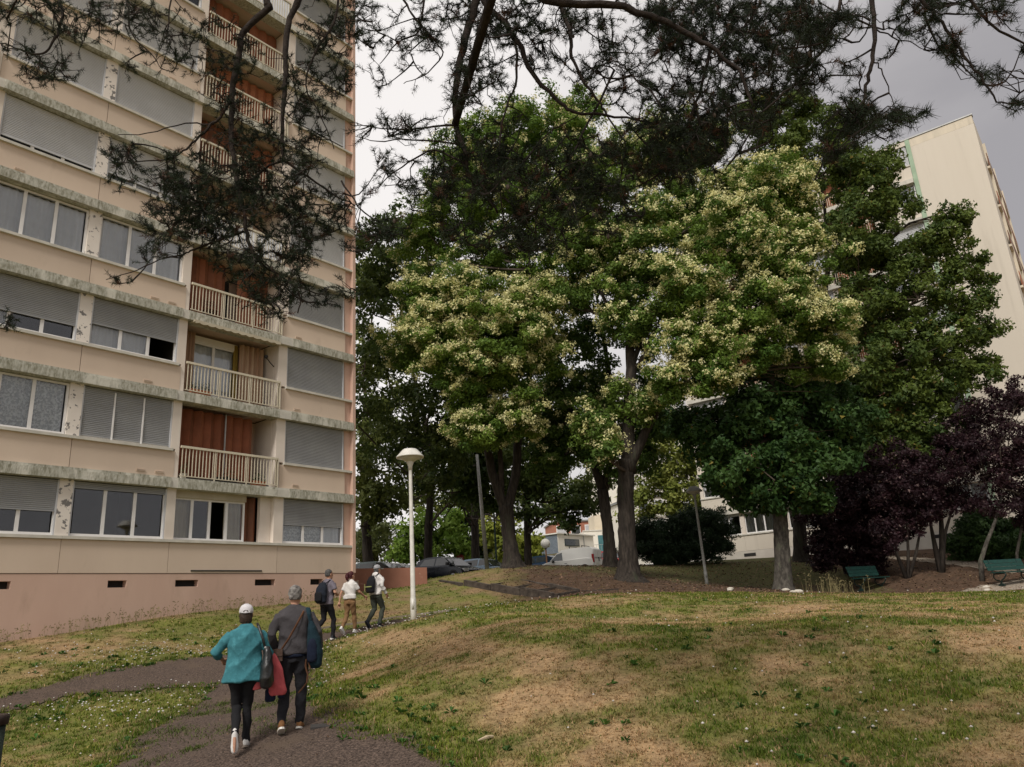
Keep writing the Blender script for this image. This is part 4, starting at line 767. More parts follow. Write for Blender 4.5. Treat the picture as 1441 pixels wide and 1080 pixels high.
bg_tree('fresh green ash tree behind the white lamp post and the dark hatchback', 'ash_tree', 610, 797, 60, .2, [(610, 770, .18), (608, 740, .1)],
        [(600, 765, 59, 28, 26), (570, 770, 59, 22, 24), (630, 765, 59, 26, 28), (590, 735, 59, 22, 20), (640, 740, 59, 18, 20), (655, 775, 58.5, 18, 14)], 36, (.10, .19, .02), (.25, .36, .06), group=GB, size=.3, r_sub=.8, up=.3)
bg_tree('fresh lime green ash tree behind the light blue car', 'ash_tree', 735, 798, 61, .2, [(735, 775, .18), (735, 750, .1)],
        [(700, 765, 60, 20, 26), (725, 765, 60, 22, 30), (752, 775, 60, 14, 18), (690, 745, 60, 14, 16), (745, 755, 60, 12, 14)], 37, (.15, .2, .02), (.36, .38, .07), group=GB, size=.3, r_sub=.8, up=.3)
bg_tree('drooping olive green willow above the cars at the tower corner', 'willow_tree', 528, 800, 68, .3, [(528, 770, .28), (530, 740, .2)],
        [(520, 765, 67, 30, 30), (545, 770, 67, 22, 26), (505, 780, 67, 20, 20), (530, 745, 67, 24, 16)], 38, (.07, .09, .03), (.15, .17, .06), group=GB, size=.5, r_sub=.9, aspect=.22, up=-.6)
bg_tree('dark green conifer behind the two ash trees', 'conifer_tree', 655, 800, 75, .3, [(655, 760, .28), (655, 720, .2)],
        [(655, 770, 74, 24, 26), (650, 735, 74, 22, 24), (665, 710, 74, 22, 20), (680, 760, 74, 20, 26)], 39, (.02, .045, .02), (.05, .085, .035), group=GB, size=.4, r_sub=.9)
bg_tree('dusty green tree far behind the slim trunks in the middle', 'lime_tree', 700, 800, 70, .3, [(700, 760, .28), (702, 700, .2)],
        [(700, 690, 69, 50, 36), (640, 700, 69, 44, 34), (590, 700, 70, 36, 34), (760, 690, 69, 40, 34), (820, 670, 69, 44, 30), (700, 630, 70, 60, 40), (620, 620, 70, 50, 40), (780, 610, 70, 50, 40)], 40, (.06, .09, .02), (.18, .2, .05), group=GB, size=.36, r_sub=1.1, dens=.15)
# juniper, plums and shrubs on the right
def shrub(name, label, cat, base, stems, F1, seed, c1, c2, size, r_sub, per, dens=.3, bark='twig', group=None, aspect=.7, up=.4, flat=.8, tri=True, c3=None, p3=0):
    rng = np.random.default_rng(seed); b0 = np.array(base); T = thing(name, label, cat, (0, 0, 0), 0, group); ells = [E(*a) for a in F1]
    for st in stems:
        b = MB(); b.tube([b0 + np.array([0, 0, -.2])] + [P3(*p[:3]) for p in st], [st[0][3] * 1.25] + [p[3] for p in st], 8, wob=.08, rng=random.Random(seed)); b.build('stem', MAT[bark], T, smooth=True)
    S, D, G = crown(rng, ells, r_sub, dens, per, size, c1, c2, parent=T, tri=tri, aspect=aspect, up=up, flat=flat, c3=c3, p3=p3); nodes = [P3(*p[:3]) for st in stems for p in st]
    twig_mesh(T, nodes, S, G, ells, rng, per=14, r0=.02)
shrub('juniper_shrub', 'broad almost black juniper between the thick trunk and the lamp post', 'shrub', ground(960, 793, 41), [[(945, 775, 40.5, .08), (935, 750, 40.5, .04)], [(975, 770, 40.5, .08), (1005, 745, 40.5, .04)]],
      [(908, 748, 40, 26, 22), (890, 775, 40.5, 14, 14), (925, 768, 40, 30, 20), (960, 758, 40, 36, 30), (1000, 765, 40, 26, 22), (1012, 745, 40, 22, 14), (975, 735, 40.5, 26, 18), (940, 745, 40, 30, 16), (990, 725, 40.5, 30, 10), (900, 760, 40, 12, 16), (1020, 770, 39.5, 14, 10), (950, 778, 39.5, 44, 14)], 51, (.012, .03, .012), (.035, .062, .025), .15, .38, 50, .3, aspect=.3)
PU = ((.014, .006, .009), (.040, .015, .020)); GP = 'purple leaved plum trees around the benches'
shrub('plum_tree', 'dark purple plum tree left of the left bench', 'tree', ground(1190, 812, 35), [[(1186, 790, 34.8, .05), (1170, 750, 34.6, .035), (1165, 700, 34.5, .02)], [(1192, 780, 34.8, .05), (1205, 740, 34.6, .03), (1215, 700, 34.5, .02)]],
      [(1170, 720, 34, 40, 36), (1215, 705, 34, 40, 40), (1165, 765, 34, 32, 30), (1205, 760, 34, 40, 34), (1155, 790, 33.6, 20, 12), (1235, 745, 33.6, 26, 34), (1225, 790, 34, 30, 16), (1190, 680, 34.5, 30, 20)], 52, *PU, .11, .32, 34, .27, 'bark', GP, c3=(.18, .12, .11), p3=.05)
shrub('plum_tree', 'many stemmed purple plum tree right behind the left bench', 'tree', ground(1276, 812, 32.5), [[(1262, 780, 32.5, .07), (1258, 745, 32.5, .05), (1250, 690, 32.5, .03)], [(1278, 775, 32.5, .06), (1276, 740, 32.5, .045), (1280, 690, 32.5, .03)], [(1290, 775, 32.5, .06), (1295, 745, 32.5, .045), (1305, 700, 32.5, .03)]],
      [(1250, 700, 32.5, 40, 36), (1290, 680, 32.5, 40, 40), (1245, 750, 32, 26, 24), (1275, 735, 32.5, 34, 20), (1270, 650, 33, 34, 26), (1300, 715, 32.3, 24, 24), (1225, 660, 33, 28, 26)], 53, *PU, .10, .3, 24, .2, 'bark', GP, c3=(.18, .12, .11), p3=.05)
shrub('plum_tree', 'purple plum tree with a forked dark stem in the gap between the benches', 'tree', ground(1324, 808, 33), [[(1316, 770, 33, .10), (1310, 740, 33, .06), (1306, 700, 33, .03)], [(1326, 765, 33, .12), (1324, 720, 33, .08), (1322, 660, 33, .04)], [(1330, 750, 33, .07), (1342, 710, 33, .04), (1350, 670, 33, .02)]],
      [(1320, 670, 33, 36, 34), (1350, 640, 33.5, 40, 40), (1340, 700, 33, 28, 22), (1305, 715, 33, 22, 22), (1370, 600, 34, 34, 34)], 54, *PU, .10, .3, 24, .18, 'bark', GP, c3=(.18, .12, .11), p3=.05)
shrub('plum_tree', 'purple plum tree with a pale trunk leaning right, left of the right bench', 'tree', ground(1379, 808, 31), [[(1380, 790, 31, .09), (1388, 765, 31, .075), (1400, 735, 31, .06), (1412, 690, 31, .04)]],
      [(1400, 660, 31, 40, 36), (1430, 620, 31, 34, 40), (1395, 710, 31, 30, 18), (1440, 690, 31, 26, 30), (1380, 640, 31.5, 30, 26), (1410, 570, 32, 36, 30), (1440, 560, 32, 24, 30)], 55, *PU, .10, .3, 24, .19, 'bark2', GP, c3=(.18, .12, .11), p3=.05)
shrub('plum_tree', 'purple plum tree with a pale stem behind the right bench at the frame edge', 'tree', ground(1432, 803, 32), [[(1431, 780, 32, .06), (1438, 740, 32, .05), (1450, 690, 32, .03)]],
      [(1450, 660, 32, 34, 40), (1460, 730, 32, 30, 30), (1445, 700, 32.5, 26, 26)], 56, *PU, .10, .3, 24, .19, 'bark2', GP)
shrub('laurel_shrub', 'green leafed shrub behind the leaning plum trunk', 'shrub', ground(1375, 800, 36), [[(1372, 775, 36, .04), (1368, 750, 36, .02)]],
      [(1370, 755, 36, 30, 24), (1355, 775, 36, 24, 18), (1400, 770, 36, 34, 22), (1430, 760, 36, 30, 28), (1385, 740, 36.3, 26, 18)], 57, (.022, .05, .014), (.06, .115, .03), .13, .35, 50, .35)
# ------------------------------------------------------------------ street furniture
def solid(name, c, rough=0.7, **k): return mat(name, c, rough, tuple(x * 0.8 for x in c), scale=k.pop('scale', 6), **k)
MAT['lampwhite'] = solid('off_white_lamp_paint', (0.72, 0.70, 0.64), 0.4)
MAT['lampgrey'] = solid('dull_grey_lamp_paint', (0.30, 0.30, 0.28), 0.5)
MAT['diffuser'] = solid('milky_diffuser', (0.62, 0.6, 0.55), 0.3)
def lamp_post(label, base, H, m_, lean=(0, 0)):
    T = thing('lamp_post', label, 'street lamp', base, 0, 'garden lamp posts with conical hoods')
    b = MB(); b.lathe([(.075, -.3), (.075, .5), (.062, .55), (.045, H - .62), (.04, H - .5)], 16); b.box(-.03, .03, -.078, -.06, .25, .5); b.build('pole', MAT[m_], T, smooth=True)
    b = MB(); b.lathe([(.05, H - .55), (.055, H - .45), (.10, H - .33), (.10, H - .32)], 20); b.build('neck', MAT[m_], T, smooth=True)
    b = MB(); b.lathe([(.11, H - .33), (.20, H - .27), (.335, H - .215)], 28); b.build('diffuser', MAT['diffuser'], T, smooth=True)
    b = MB(); b.lathe([(.36, H - .225), (.36, H - .20), (.355, H - .19), (.20, H - .02), (.17, H), (.02, H + .005)], 28); b.build('hood', MAT[m_], T, smooth=True)
    T.rotation_euler = (lean[0], lean[1], 0); return T
lamp_post('tall white lamp post with a conical hood beside the path', ground(582, 872, 19.5), 4.28, 'lampwhite')
lamp_post('grey lamp post with a dull hood standing in front of the dark juniper', ground(995, 823, 33), 4.1, 'lampgrey', (0, -0.012))
# leaning utility pole and the thin dark pole behind the trees
g = ground(686, 799, 38); T = thing('utility_pole', 'bare grey pole leaning left in front of the light blue car', 'pole', g); top = P3(671, 640, 38); b = MB(); b.tube([np.array([0, 0, -.3]), (top - np.array(g)) * .5, top - np.array(g)], [.11, .095, .075], 12); b.build('pole', MAT['steel'], T, smooth=True); b = MB(); b.tube([(0, 0, -.25), (0, 0, .12)], .16, 12); b.build('base', MAT['ledge'], T)
g = ground(699, 797, 50); T = thing('signal_pole', 'thin dark green pole between the slim trunks behind the cars', 'pole', g); b = MB(); b.lathe([(.07, -.2), (.05, 5.2), (.02, 5.25)], 10); b.build('pole', solid('dark_green_metal', (0.02, 0.05, 0.035), .5), T)
# globe lamp
g = ground(770, 800, 55); hz = at(770, 765, 55)[2] - g[2]; T = thing('globe_lamp', 'street lamp with a round pale globe in front of the grey clad house', 'street lamp', g)
b = MB(); b.lathe([(.06, -.2), (.05, hz - .3)], 10); b.build('pole', solid('rusty_pole', (0.2, 0.1, 0.05), .8), T); b = MB(); b.sphere((0, 0, hz), .34, 20, 14); b.build('globe', MAT['diffuser'], T, smooth=True); b = MB(); b.lathe([(.09, hz - .36), (.12, hz - .28)], 12); b.build('collar', MAT['black'], T)
# round road sign
g = ground(648, 800, 58); hz = at(648, 786, 58)[2] - g[2]; T = thing('road_sign', 'small round dark red road sign on a post behind the dark hatchback', 'sign', g)
b = MB(); b.lathe([(.04, -.2), (.035, hz)], 8); b.build('pole', MAT['steel'], T); b = MB(); b.rings([[(.3 * math.cos(a * PI / 12), y, hz + .3 * math.sin(a * PI / 12)) for a in range(24)] for y in (-.05, -.03)]); b.build('disc', solid('faded_red', (0.25, 0.03, 0.03), .5), T); b = MB(); b.box(-.18, .18, -.055, -.051, hz - .05, hz + .05); b.build('bar', MAT['lampwhite'], T)
MAT['benchgreen'] = mat('bottle_green_paint', (0.006, 0.052, 0.04), 0.5, (0.005, 0.036, 0.028), scale=9, spec=.4)
MAT['iron'] = solid('black_green_iron', (0.012, 0.03, 0.026), 0.5)
def bench(label, base, rz, W=1.75):
    T = thing('park_bench', label, 'bench', base, rz, 'green park benches')
    for i in range(3): b = MB(); b.box(-W / 2, W / 2, -.02 - .15 * i - .13, -.02 - .15 * i, .43, .465); b.build('seat_board', MAT['benchgreen'], T)
    for i in range(3):
        z = .53 + i * .135; y = .03 + i * .042; b = MB(); b.add([(-W / 2 - .02 * 0, y, z), (W / 2, y, z), (W / 2, y + .035, z + .125), (-W / 2, y + .035, z + .125), (-W / 2, y + .03, z), (W / 2, y + .03, z), (W / 2, y + .065, z + .125), (-W / 2, y + .065, z + .125)], [(0, 1, 2, 3), (7, 6, 5, 4), (0, 4, 5, 1), (3, 2, 6, 7), (0, 3, 7, 4), (1, 5, 6, 2)]); b.build('backrest_board', MAT['benchgreen'], T)
    for sx in (-W / 2 + .22, W / 2 - .3):
        b = MB(); b.tube([(sx, .16, .93), (sx, .06, .5), (sx, .0, .40), (sx, -.2, .40), (sx, -.44, .41), (sx, -.47, .36), (sx, -.38, .24), (sx, -.25, .16), (sx, -.22, .05), (sx, -.30, .0)], .025, 6); b.tube([(sx, .02, .40), (sx, .06, .28), (sx, -.02, .18), (sx, -.14, .15), (sx, -.22, .1), (sx, -.14, .0)], .025, 6); b.box(sx - .03, sx + .03, -.34, -.08, -.05, .02); b.build('leg', MAT['iron'], T)
    return T
bench('dark green park bench under the plum trees, the left of the two', ground(1222, 833, 32), math.radians(28))
bench('dark green park bench under the plum trees, cut by the right edge of the photo', ground(1424, 824, 30), math.radians(20), 1.95)
# sleeper framed steps on the bank
MAT['sleeper'] = mat('old_dark_timber', (0.035, 0.027, 0.022), 0.95, (0.10, 0.08, 0.064), scale=3, detail=8, bump=.6, bscale=9, stretch=(.4, 2, 2))
def sleepers():
    a = hit(655, 824, 26, 34); c = hit(778, 841, 23, 28); d = hit(820, 835, 23, 29); e = hit(715, 819, 26, 34)
    a, c, d, e = [np.array(p) for p in (at(655, 823, 29), at(780, 839.5, 25.6), at(870, 831, 27), at(700, 816, 31))]
    T = thing('timber_steps', 'dark sleeper framed beds stepping down the bank below the forked tree', 'garden steps', (0, 0, 0))
    def beam(p, q, h=.22, w=.16):
        b = MB(); p = np.array(p); q = np.array(q); dd = q - p; dd[2] = 0; dd /= np.linalg.norm(dd); n = np.array([-dd[1], dd[0], 0]) * w / 2; up = np.array([0, 0, 1.]); z = [p - n, q - n, q + n, p + n]; vs = [v - up * .35 for v in z] + [v + up * h * .5 for v in z]
        b.add(vs, [(3, 2, 1, 0), (4, 5, 6, 7), (0, 1, 5, 4), (1, 2, 6, 5), (2, 3, 7, 6), (3, 0, 4, 7)]); b.build('sleeper', MAT['sleeper'], T)
    n = 3
    for i in range(n): beam(lerp(a, c, i / n) + np.array([0, 0, .06]), lerp(a, c, (i + .97) / n))
    e2 = at(815, 834, 26.8)
    for i in range(n): beam(lerp(e, e2, i / n) + np.array([0, 0, .05]), lerp(e, e2, (i + .97) / n))
    for i in range(5): t = i / 4; p = lerp(a, c, t); q = lerp(e, e2, t); beam(lerp(p, q, .04), lerp(p, q, .96), h=.16)
    beam(e2 + np.array([0.1, 0.05, 0]), d, h=.12); beam(at(620, 819, 31), a + np.array([-.15, 0, 0]), h=.15)
sleepers()
# kerb beside the far path, one stone after the other
K = [(-5.9, 22.5), (-5.04, 23.35), (-3.97, 24.2), (-3.1, 24.6), (-2.2, 25.0)]; kerb = thing('path_kerb', 'pale concrete kerb running behind the three farther walkers', 'kerb', (0, 0, 0))
for (x0, y0), (x1, y1) in zip(K[:-1], K[1:]):
    L_ = math.hypot(x1 - x0, y1 - y0); n = max(1, round(L_ / .62))
    for i in range(n):
        p = (lerp(x0, x1, i / n), lerp(y0, y1, i / n)); q = (lerp(x0, x1, (i + .97) / n), lerp(y0, y1, (i + .97) / n)); b = MB(); b.bar((p[0], p[1], tz1(*p) - .02), (q[0], q[1], tz1(*q) - .02), .07, .14); b.build('kerb_stone', MAT['dirtpath'], kerb)
# pale stones at the grass edge
MAT['stone'] = mat('pale_limestone', (0.62, 0.58, 0.5), 0.9, (0.45, 0.41, 0.34), scale=14, bump=.4)
def blob(r, c, rad, sc=(1, 1, 1), nu=10, nv=7, jit=.16):
    b = MB(); b.sphere(c, rad, nu, nv, sc); b.v = [(c[0] + (x - c[0]) * (1 + r.uniform(-jit, jit)), c[1] + (y - c[1]) * (1 + r.uniform(-jit, jit)), c[2] + (z - c[2]) * (1 + r.uniform(-jit, jit))) for x, y, z in b.v]; return b
r = random.Random(8)
for lab, x, y, Y, s in [('flat pale stone lying left of the maple trunk at the grass edge', 1028, 831, 27.5, .14), ('smaller pale stone just below the flat one left of the maple trunk', 1028, 835, 26.5, .11), ('pale stone right at the foot of the maple trunk', 1106, 833, 28, .17), ('largest pale stone on the grass edge right of the maple trunk', 1124, 840, 25, .2), ('pale stone touching the largest one on its left side', 1117, 837, 25.6, .13), ('pale stone on the mulch left of the left bench', 1183, 831, 29, .13), ('pair stone nearest the left bench on the dark mulch', 1186, 835, 28, .1), ('pale stone beside the leaning plum trunk', 1386, 819, 29.5, .17), ('lower pale stone below the leaning plum trunk', 1388, 825, 28.6, .14), ('small pale stone by the left bench leg', 1200, 836, 27.5, .09)]:
    g = ground(x, y, Y); s *= .72; b = blob(r, (0, 0, s * .25), s, (1.3, .9, .5)); o = b.build('stone', MAT['stone'], None, smooth=True, label=lab, cat='stone', group='pale stones along the grass edge', loc=g)
g = hit(452, 1024, 7, 14); b = MB(); b.box(-.13, .13, -.09, .09, -.02, .006); o = b.build('drain_cover', solid('dark_slate_plate', (0.06, 0.055, 0.052), .8, bump=.4), None, label='flat dark plate set in the path behind the man in jeans', cat='drain cover', loc=(g[0], g[1], g[2] + .02), rot=(0.10, 0.02, .25))
# dry split stick on the slope
g = hit(690, 1042, 6, 14); T = thing('dry_stick', 'bleached dry stick lying on the slope near the bottom of the photo', 'stick', g); b = MB(); b.tube([(-.13, -.10, .02), (-.04, -.02, .035), (.03, .05, .03)], [.008, .022, .012], 6); b.tube([(.09, .11, .02), (.15, .18, .03)], [.008, .006], 5); b.build('wood', solid('bleached_wood', (0.52, 0.42, 0.28), .9), T)
# object cut by the left edge: dark rimmed panel
p = at(-22, 1008, 6.2); T = thing('litter_bin', 'dark rimmed bin cut off by the lower left edge of the photo', 'bin', (p[0], p[1], tz1(p[0], p[1]))); hz = p[2] - tz1(p[0], p[1])
b = MB(); b.lathe([(.13, .02), (.15, hz - .07)], 18); b.build('bin_body', solid('dark_green_bin', (0.03, 0.045, 0.035), .6), T, smooth=True); b = MB(); b.lathe([(.165, hz - .07), (.17, hz - .02), (.16, hz), (.12, hz), (.12, hz - .06)], 18); b.build('rim', solid('dark_brown_rim', (0.04, 0.025, 0.02), .5), T, smooth=True); b = MB(); b.lathe([(.02, -.1), (.02, .03)], 8); b.build('leg', MAT['steel'], T)

# ------------------------------------------------------------------ cars
MAT['tyre'] = solid('tyre_rubber', (0.02, 0.02, 0.02), .9)
MAT['rim'] = mat('alloy_rim', (0.4, 0.4, 0.41), .35, (.3, .3, .31), scale=9, metal=.7)
MAT['carglass'] = mat('dark_car_glass', (0.03, 0.038, 0.04), .06, (0.05, 0.055, 0.055), scale=2, spec=.9)
MAT['chrome'] = mat('headlight_glass', (0.65, 0.66, 0.66), .12, (.45, .46, .46), scale=14, spec=.9)
MAT['tail'] = mat('red_tail_light', (0.35, 0.01, 0.01), .2, (.22, .01, .01), scale=20, spec=.6)
def carpaint(name, c, rough=.22, metal=.3): return mat(name, c, rough, tuple(x * .9 for x in c), scale=.8, spec=.6, metal=metal)
def car(label, cat, base, fwd, paint, kind='hatch', name='parked_car', group='cars parked beyond the lawn', roofbars=False):
    T = thing(name, label, cat, (base[0], base[1], base[2]), math.atan2(fwd[1], fwd[0]), group)
    if kind == 'van': L_, W, low, gh = 4.1, 1.75, [(-2.0, .28), (2.0, .28), (2.05, .55), (1.98, .82), (1.25, 1.02), (-1.95, 1.1), (-2.05, .6)], [(1.22, 1.0), (.75, 1.45), (.35, 1.72), (-.3, 1.80), (-1.75, 1.80), (-1.98, 1.62), (-2.0, 1.0)]
    elif kind == 'saloon': L_, W, low, gh = 4.4, 1.7, [(-2.15, .25), (2.15, .25), (2.2, .5), (2.1, .68), (1.15, .86), (-1.6, .92), (-2.15, .9), (-2.2, .5)], [(1.15, .85), (.45, 1.3), (.0, 1.40), (-.9, 1.40), (-1.35, 1.28), (-1.85, .9)]
    else: L_, W, low, gh = 3.8, 1.66, [(-1.75, .25), (1.85, .25), (1.9, .5), (1.82, .66), (1.15, .88), (-1.75, .98), (-1.85, .55)], [(1.15, .86), (.45, 1.32), (.0, 1.46), (-1.0, 1.47), (-1.5, 1.32), (-1.78, .95)]
    # body: layered rounded section
    def shrink(poly, s): cx = sum(p[0] for p in poly) / len(poly); cz = sum(p[1] for p in poly) / len(poly); return [(cx + (x - cx) * s, cz + (z - cz) * (s * .99)) for x, z in poly]
    def sub(poly):
        o = []
        for i in range(len(poly)): p, q = poly[i], poly[(i + 1) % len(poly)]; o += [(lerp(p[0], q[0], .12), lerp(p[1], q[1], .12)), (lerp(p[0], q[0], .88), lerp(p[1], q[1], .88))]
        return o
    lw = sub(low); b = MB(); b.rings([[(x, y, z) for x, z in shrink(lw, s)] for y, s in ((-W / 2, .93), (-W / 2 + .05, .985), (-W / 2 + .14, 1), (W / 2 - .14, 1), (W / 2 - .05, .985), (W / 2, .93))]); b.build('body', paint, T)
    hb = low[-3][1] if kind != 'hatch' else .9; zr = max(z for _, z in gh)
    def yw(z): t = max(0, (z - hb) / (zr - hb)); return (W / 2 - .06) - (.16 if kind != 'van' else .10) * t
    g2 = sub(gh); b = MB(); b.rings([[(x, -yw(z), z) for x, z in shrink(g2, .985)], [(x, -yw(z) + .06, z) for x, z in g2], [(x, yw(z) - .06, z) for x, z in g2], [(x, yw(z), z) for x, z in shrink(g2, .985)]]); b.build('roof', paint, T)
    def side(poly, nm='side_window'):
        for s in (-1, 1):
            b = MB(); b.add([(x, s * (yw(z) + .006), z) for x, z in poly] + [(x, s * (yw(z) - .02), z) for x, z in poly], [tuple(range(len(poly)))[::s], tuple(range(2 * len(poly) - 1, len(poly) - 1, -1))[::s]] + [(i, i + len(poly), (i + 1) % len(poly) + len(poly), (i + 1) % len(poly)) for i in range(len(poly))]); b.build(nm, MAT['carglass'], T)
    zt = zr - .10
    if kind == 'van': side([(1.08, 1.06), (.62, 1.48), (.25, 1.56), (.2, 1.04)])
    elif kind == 'saloon': side([(.98, .95), (.42, zt), (.12, zt + .02), (.08, .95)]); side([(.0, .95), (.02, zt + .02), (-.85, zt), (-.85, .95)]); side([(-.92, .95), (-.92, zt), (-1.3, 1.2), (-1.6, .97)])
    else: side([(.95, .96), (.42, zt - .02), (-.15, zt), (-.2, .98)]); side([(-.28, .98), (-.24, zt), (-1.05, zt - .01), (-1.35, 1.04)])
    # wind screen and rear screen
    def screen(p, q, nm, off):
        (x0, z0), (x1, z1) = p, q; dx, dz = z1 - z0, -(x1 - x0); l = math.hypot(dx, dz); nx, nz_ = dx / l * off, dz / l * off; a, c = lerp(z0, z1, .06), lerp(z0, z1, .93); xa, xc = lerp(x0, x1, .06), lerp(x0, x1, .93); b = MB()
        v = [(xa + nx, -yw(a) + .07, a + nz_), (xa + nx, yw(a) - .07, a + nz_), (xc + nx, yw(c) - .09, c + nz_), (xc + nx, -yw(c) + .09, c + nz_)]; b.add(v + [(x - nx * 2, y, z - nz_ * 2) for x, y, z in v], [(0, 1, 2, 3), (7, 6, 5, 4), (0, 4, 5, 1), (1, 5, 6, 2), (2, 6, 7, 3), (3, 7, 4, 0)]); b.build(nm, MAT['carglass'], T)
    screen(gh[0], gh[1], 'windscreen', .012)
    if kind != 'van': screen(gh[-1], gh[-2], 'rear_window', -.012)
    else:
        for s in (-1, 1):
            y0, y1 = sorted((s * .03, s * .70)); b = MB(); b.box(-2.03, -2.005, y0, y1, 1.12, 1.6); b.build('door_panel', paint, T); b = MB(); b.box(-2.075, -2.05, y0, y1, .5, 1.02); b.build('door_panel', paint, T)
        b = MB(); b.box(-2.085, -2.076, .12, .55, .62, .74); b.build('number_plate', MAT['lampwhite'], T); b = MB(); b.box(-2.11, -2.04, -.05, .02, .85, 1.1); b.build('door_handle', MAT['black'], T)
    F_ = low[2][0]
    for s in (-1, 1):
        for x in (L_ / 2 - .75, -L_ / 2 + .68):
            b = MB(); n = 20; ring = lambda r_, y: [(x + r_ * math.cos(2 * PI * j / n), y, .31 + r_ * math.sin(2 * PI * j / n)) for j in range(n)]
            b.rings([ring(.37, s * (W / 2 - .1)), ring(.37, s * (W / 2 + .004))]); b.build('wheel_arch', MAT['black'], T)
            b = MB(); b.rings([ring(.30, s * (W / 2 - .15)), ring(.31, s * (W / 2 - .02)), ring(.28, s * (W / 2 + .018))]); w = b.build('wheel', MAT['tyre'], T)
            b = MB(); b.rings([ring(.20, s * (W / 2 + .01)), ring(.19, s * (W / 2 + .026)), ring(.05, s * (W / 2 + .03))]); b.build('rim', MAT['rim'], w)
        y0, y1 = sorted((s * (W / 2 - .42), s * (W / 2 - .07))); b = MB(); b.box(F_ - .16, F_ - .015, y0, y1, .56, .70); b.build('headlight', MAT['chrome'], T)
        y0, y1 = sorted((s * (W / 2 - .2), s * (W / 2 - .045))); b = MB(); b.box(low[-1][0] - .01 + .03, low[-1][0] + .16, y0, y1, .72 if kind != 'van' else .75, .93 if kind != 'van' else 1.3); b.build('tail_light', MAT['tail'], T)
        y0, y1 = sorted((s * (W / 2 - .02), s * (W / 2 + .16))); b = MB(); b.box(.78, .9, y0, y1, .93, 1.08); b.build('wing_mirror', MAT['black'], T)
        b = MB(); y0, y1 = sorted((s * (W / 2 - .03), s * (W / 2 + .012))); b.box(-.12, .06, y0, y1, .80, .835); b.build('door_handle', MAT['black'], T)
    b = MB(); b.box(F_ - .06, F_ + .03, -.5, .5, .33, .5); b.build('grille', MAT['black'], T)
    b = MB(); b.box(F_ + .02, F_ + .035, -.26, .26, .36, .46); b.build('number_plate', MAT['lampwhite'], T)
    if roofbars:
        for x in (-.3, -1.2):
            b = MB(); b.box(x - .02, x + .02, -.72, .72, zr + .10, zr + .13)
            for y in (-.68, .66): b.box(x - .025, x + .025, y, y + .03, zr - .02, zr + .10)
            b.build('roof_bar', MAT['black'], T)
    return T
CARZ = lambda p: (p[0], p[1], tz1(p[0], p[1]) + .03)
MAT['carblack'] = carpaint('dark_navy_paint', (0.012, 0.016, 0.024)); MAT['carblue'] = carpaint('pale_blue_paint', (0.22, 0.30, 0.38)); MAT['carwhite'] = carpaint('white_van_paint', (0.72, 0.71, 0.68), .35, 0); MAT['carred'] = carpaint('red_paint', (0.35, 0.02, 0.02)); MAT['carnavy'] = carpaint('deep_blue_paint', (0.02, 0.05, 0.10)); MAT['carsilver'] = carpaint('grey_green_paint', (0.16, 0.2, 0.2))
p = at(630, 815, 42); car('dark navy hatchback parked beyond the end of the terracotta wall', 'car', CARZ(p), (.80, -.60), MAT['carblack'])
p = at(682, 812, 47.5); car('pale blue car parked behind the leaning grey pole', 'car', CARZ(p), (.86, -.50), MAT['carblue'], 'saloon')
p = at(803, 800, 53); car('white panel van with roof bars parked behind the grassy mound', 'van', CARZ(p), (-.90, .43), MAT['carwhite'], 'van', 'parked_van', roofbars=True)
p = at(757, 800, 57); car('deep blue car almost hidden left of the white van', 'car', CARZ(p), (-.85, .5), MAT['carnavy'])
p = at(858, 798, 58); car('red car half hidden behind the two big trunks', 'car', CARZ(p), (.75, -.66), MAT['carred'])
p = at(535, 808, 41.5); car('dark grey green car whose roof shows above the terracotta wall', 'car', CARZ(p), (.95, -.30), MAT['carsilver'], 'saloon')
p = at(560, 806, 46); car('pale roofed car second in line behind the terracotta wall', 'car', CARZ(p), (.95, -.30), MAT['carwhite'], 'saloon')

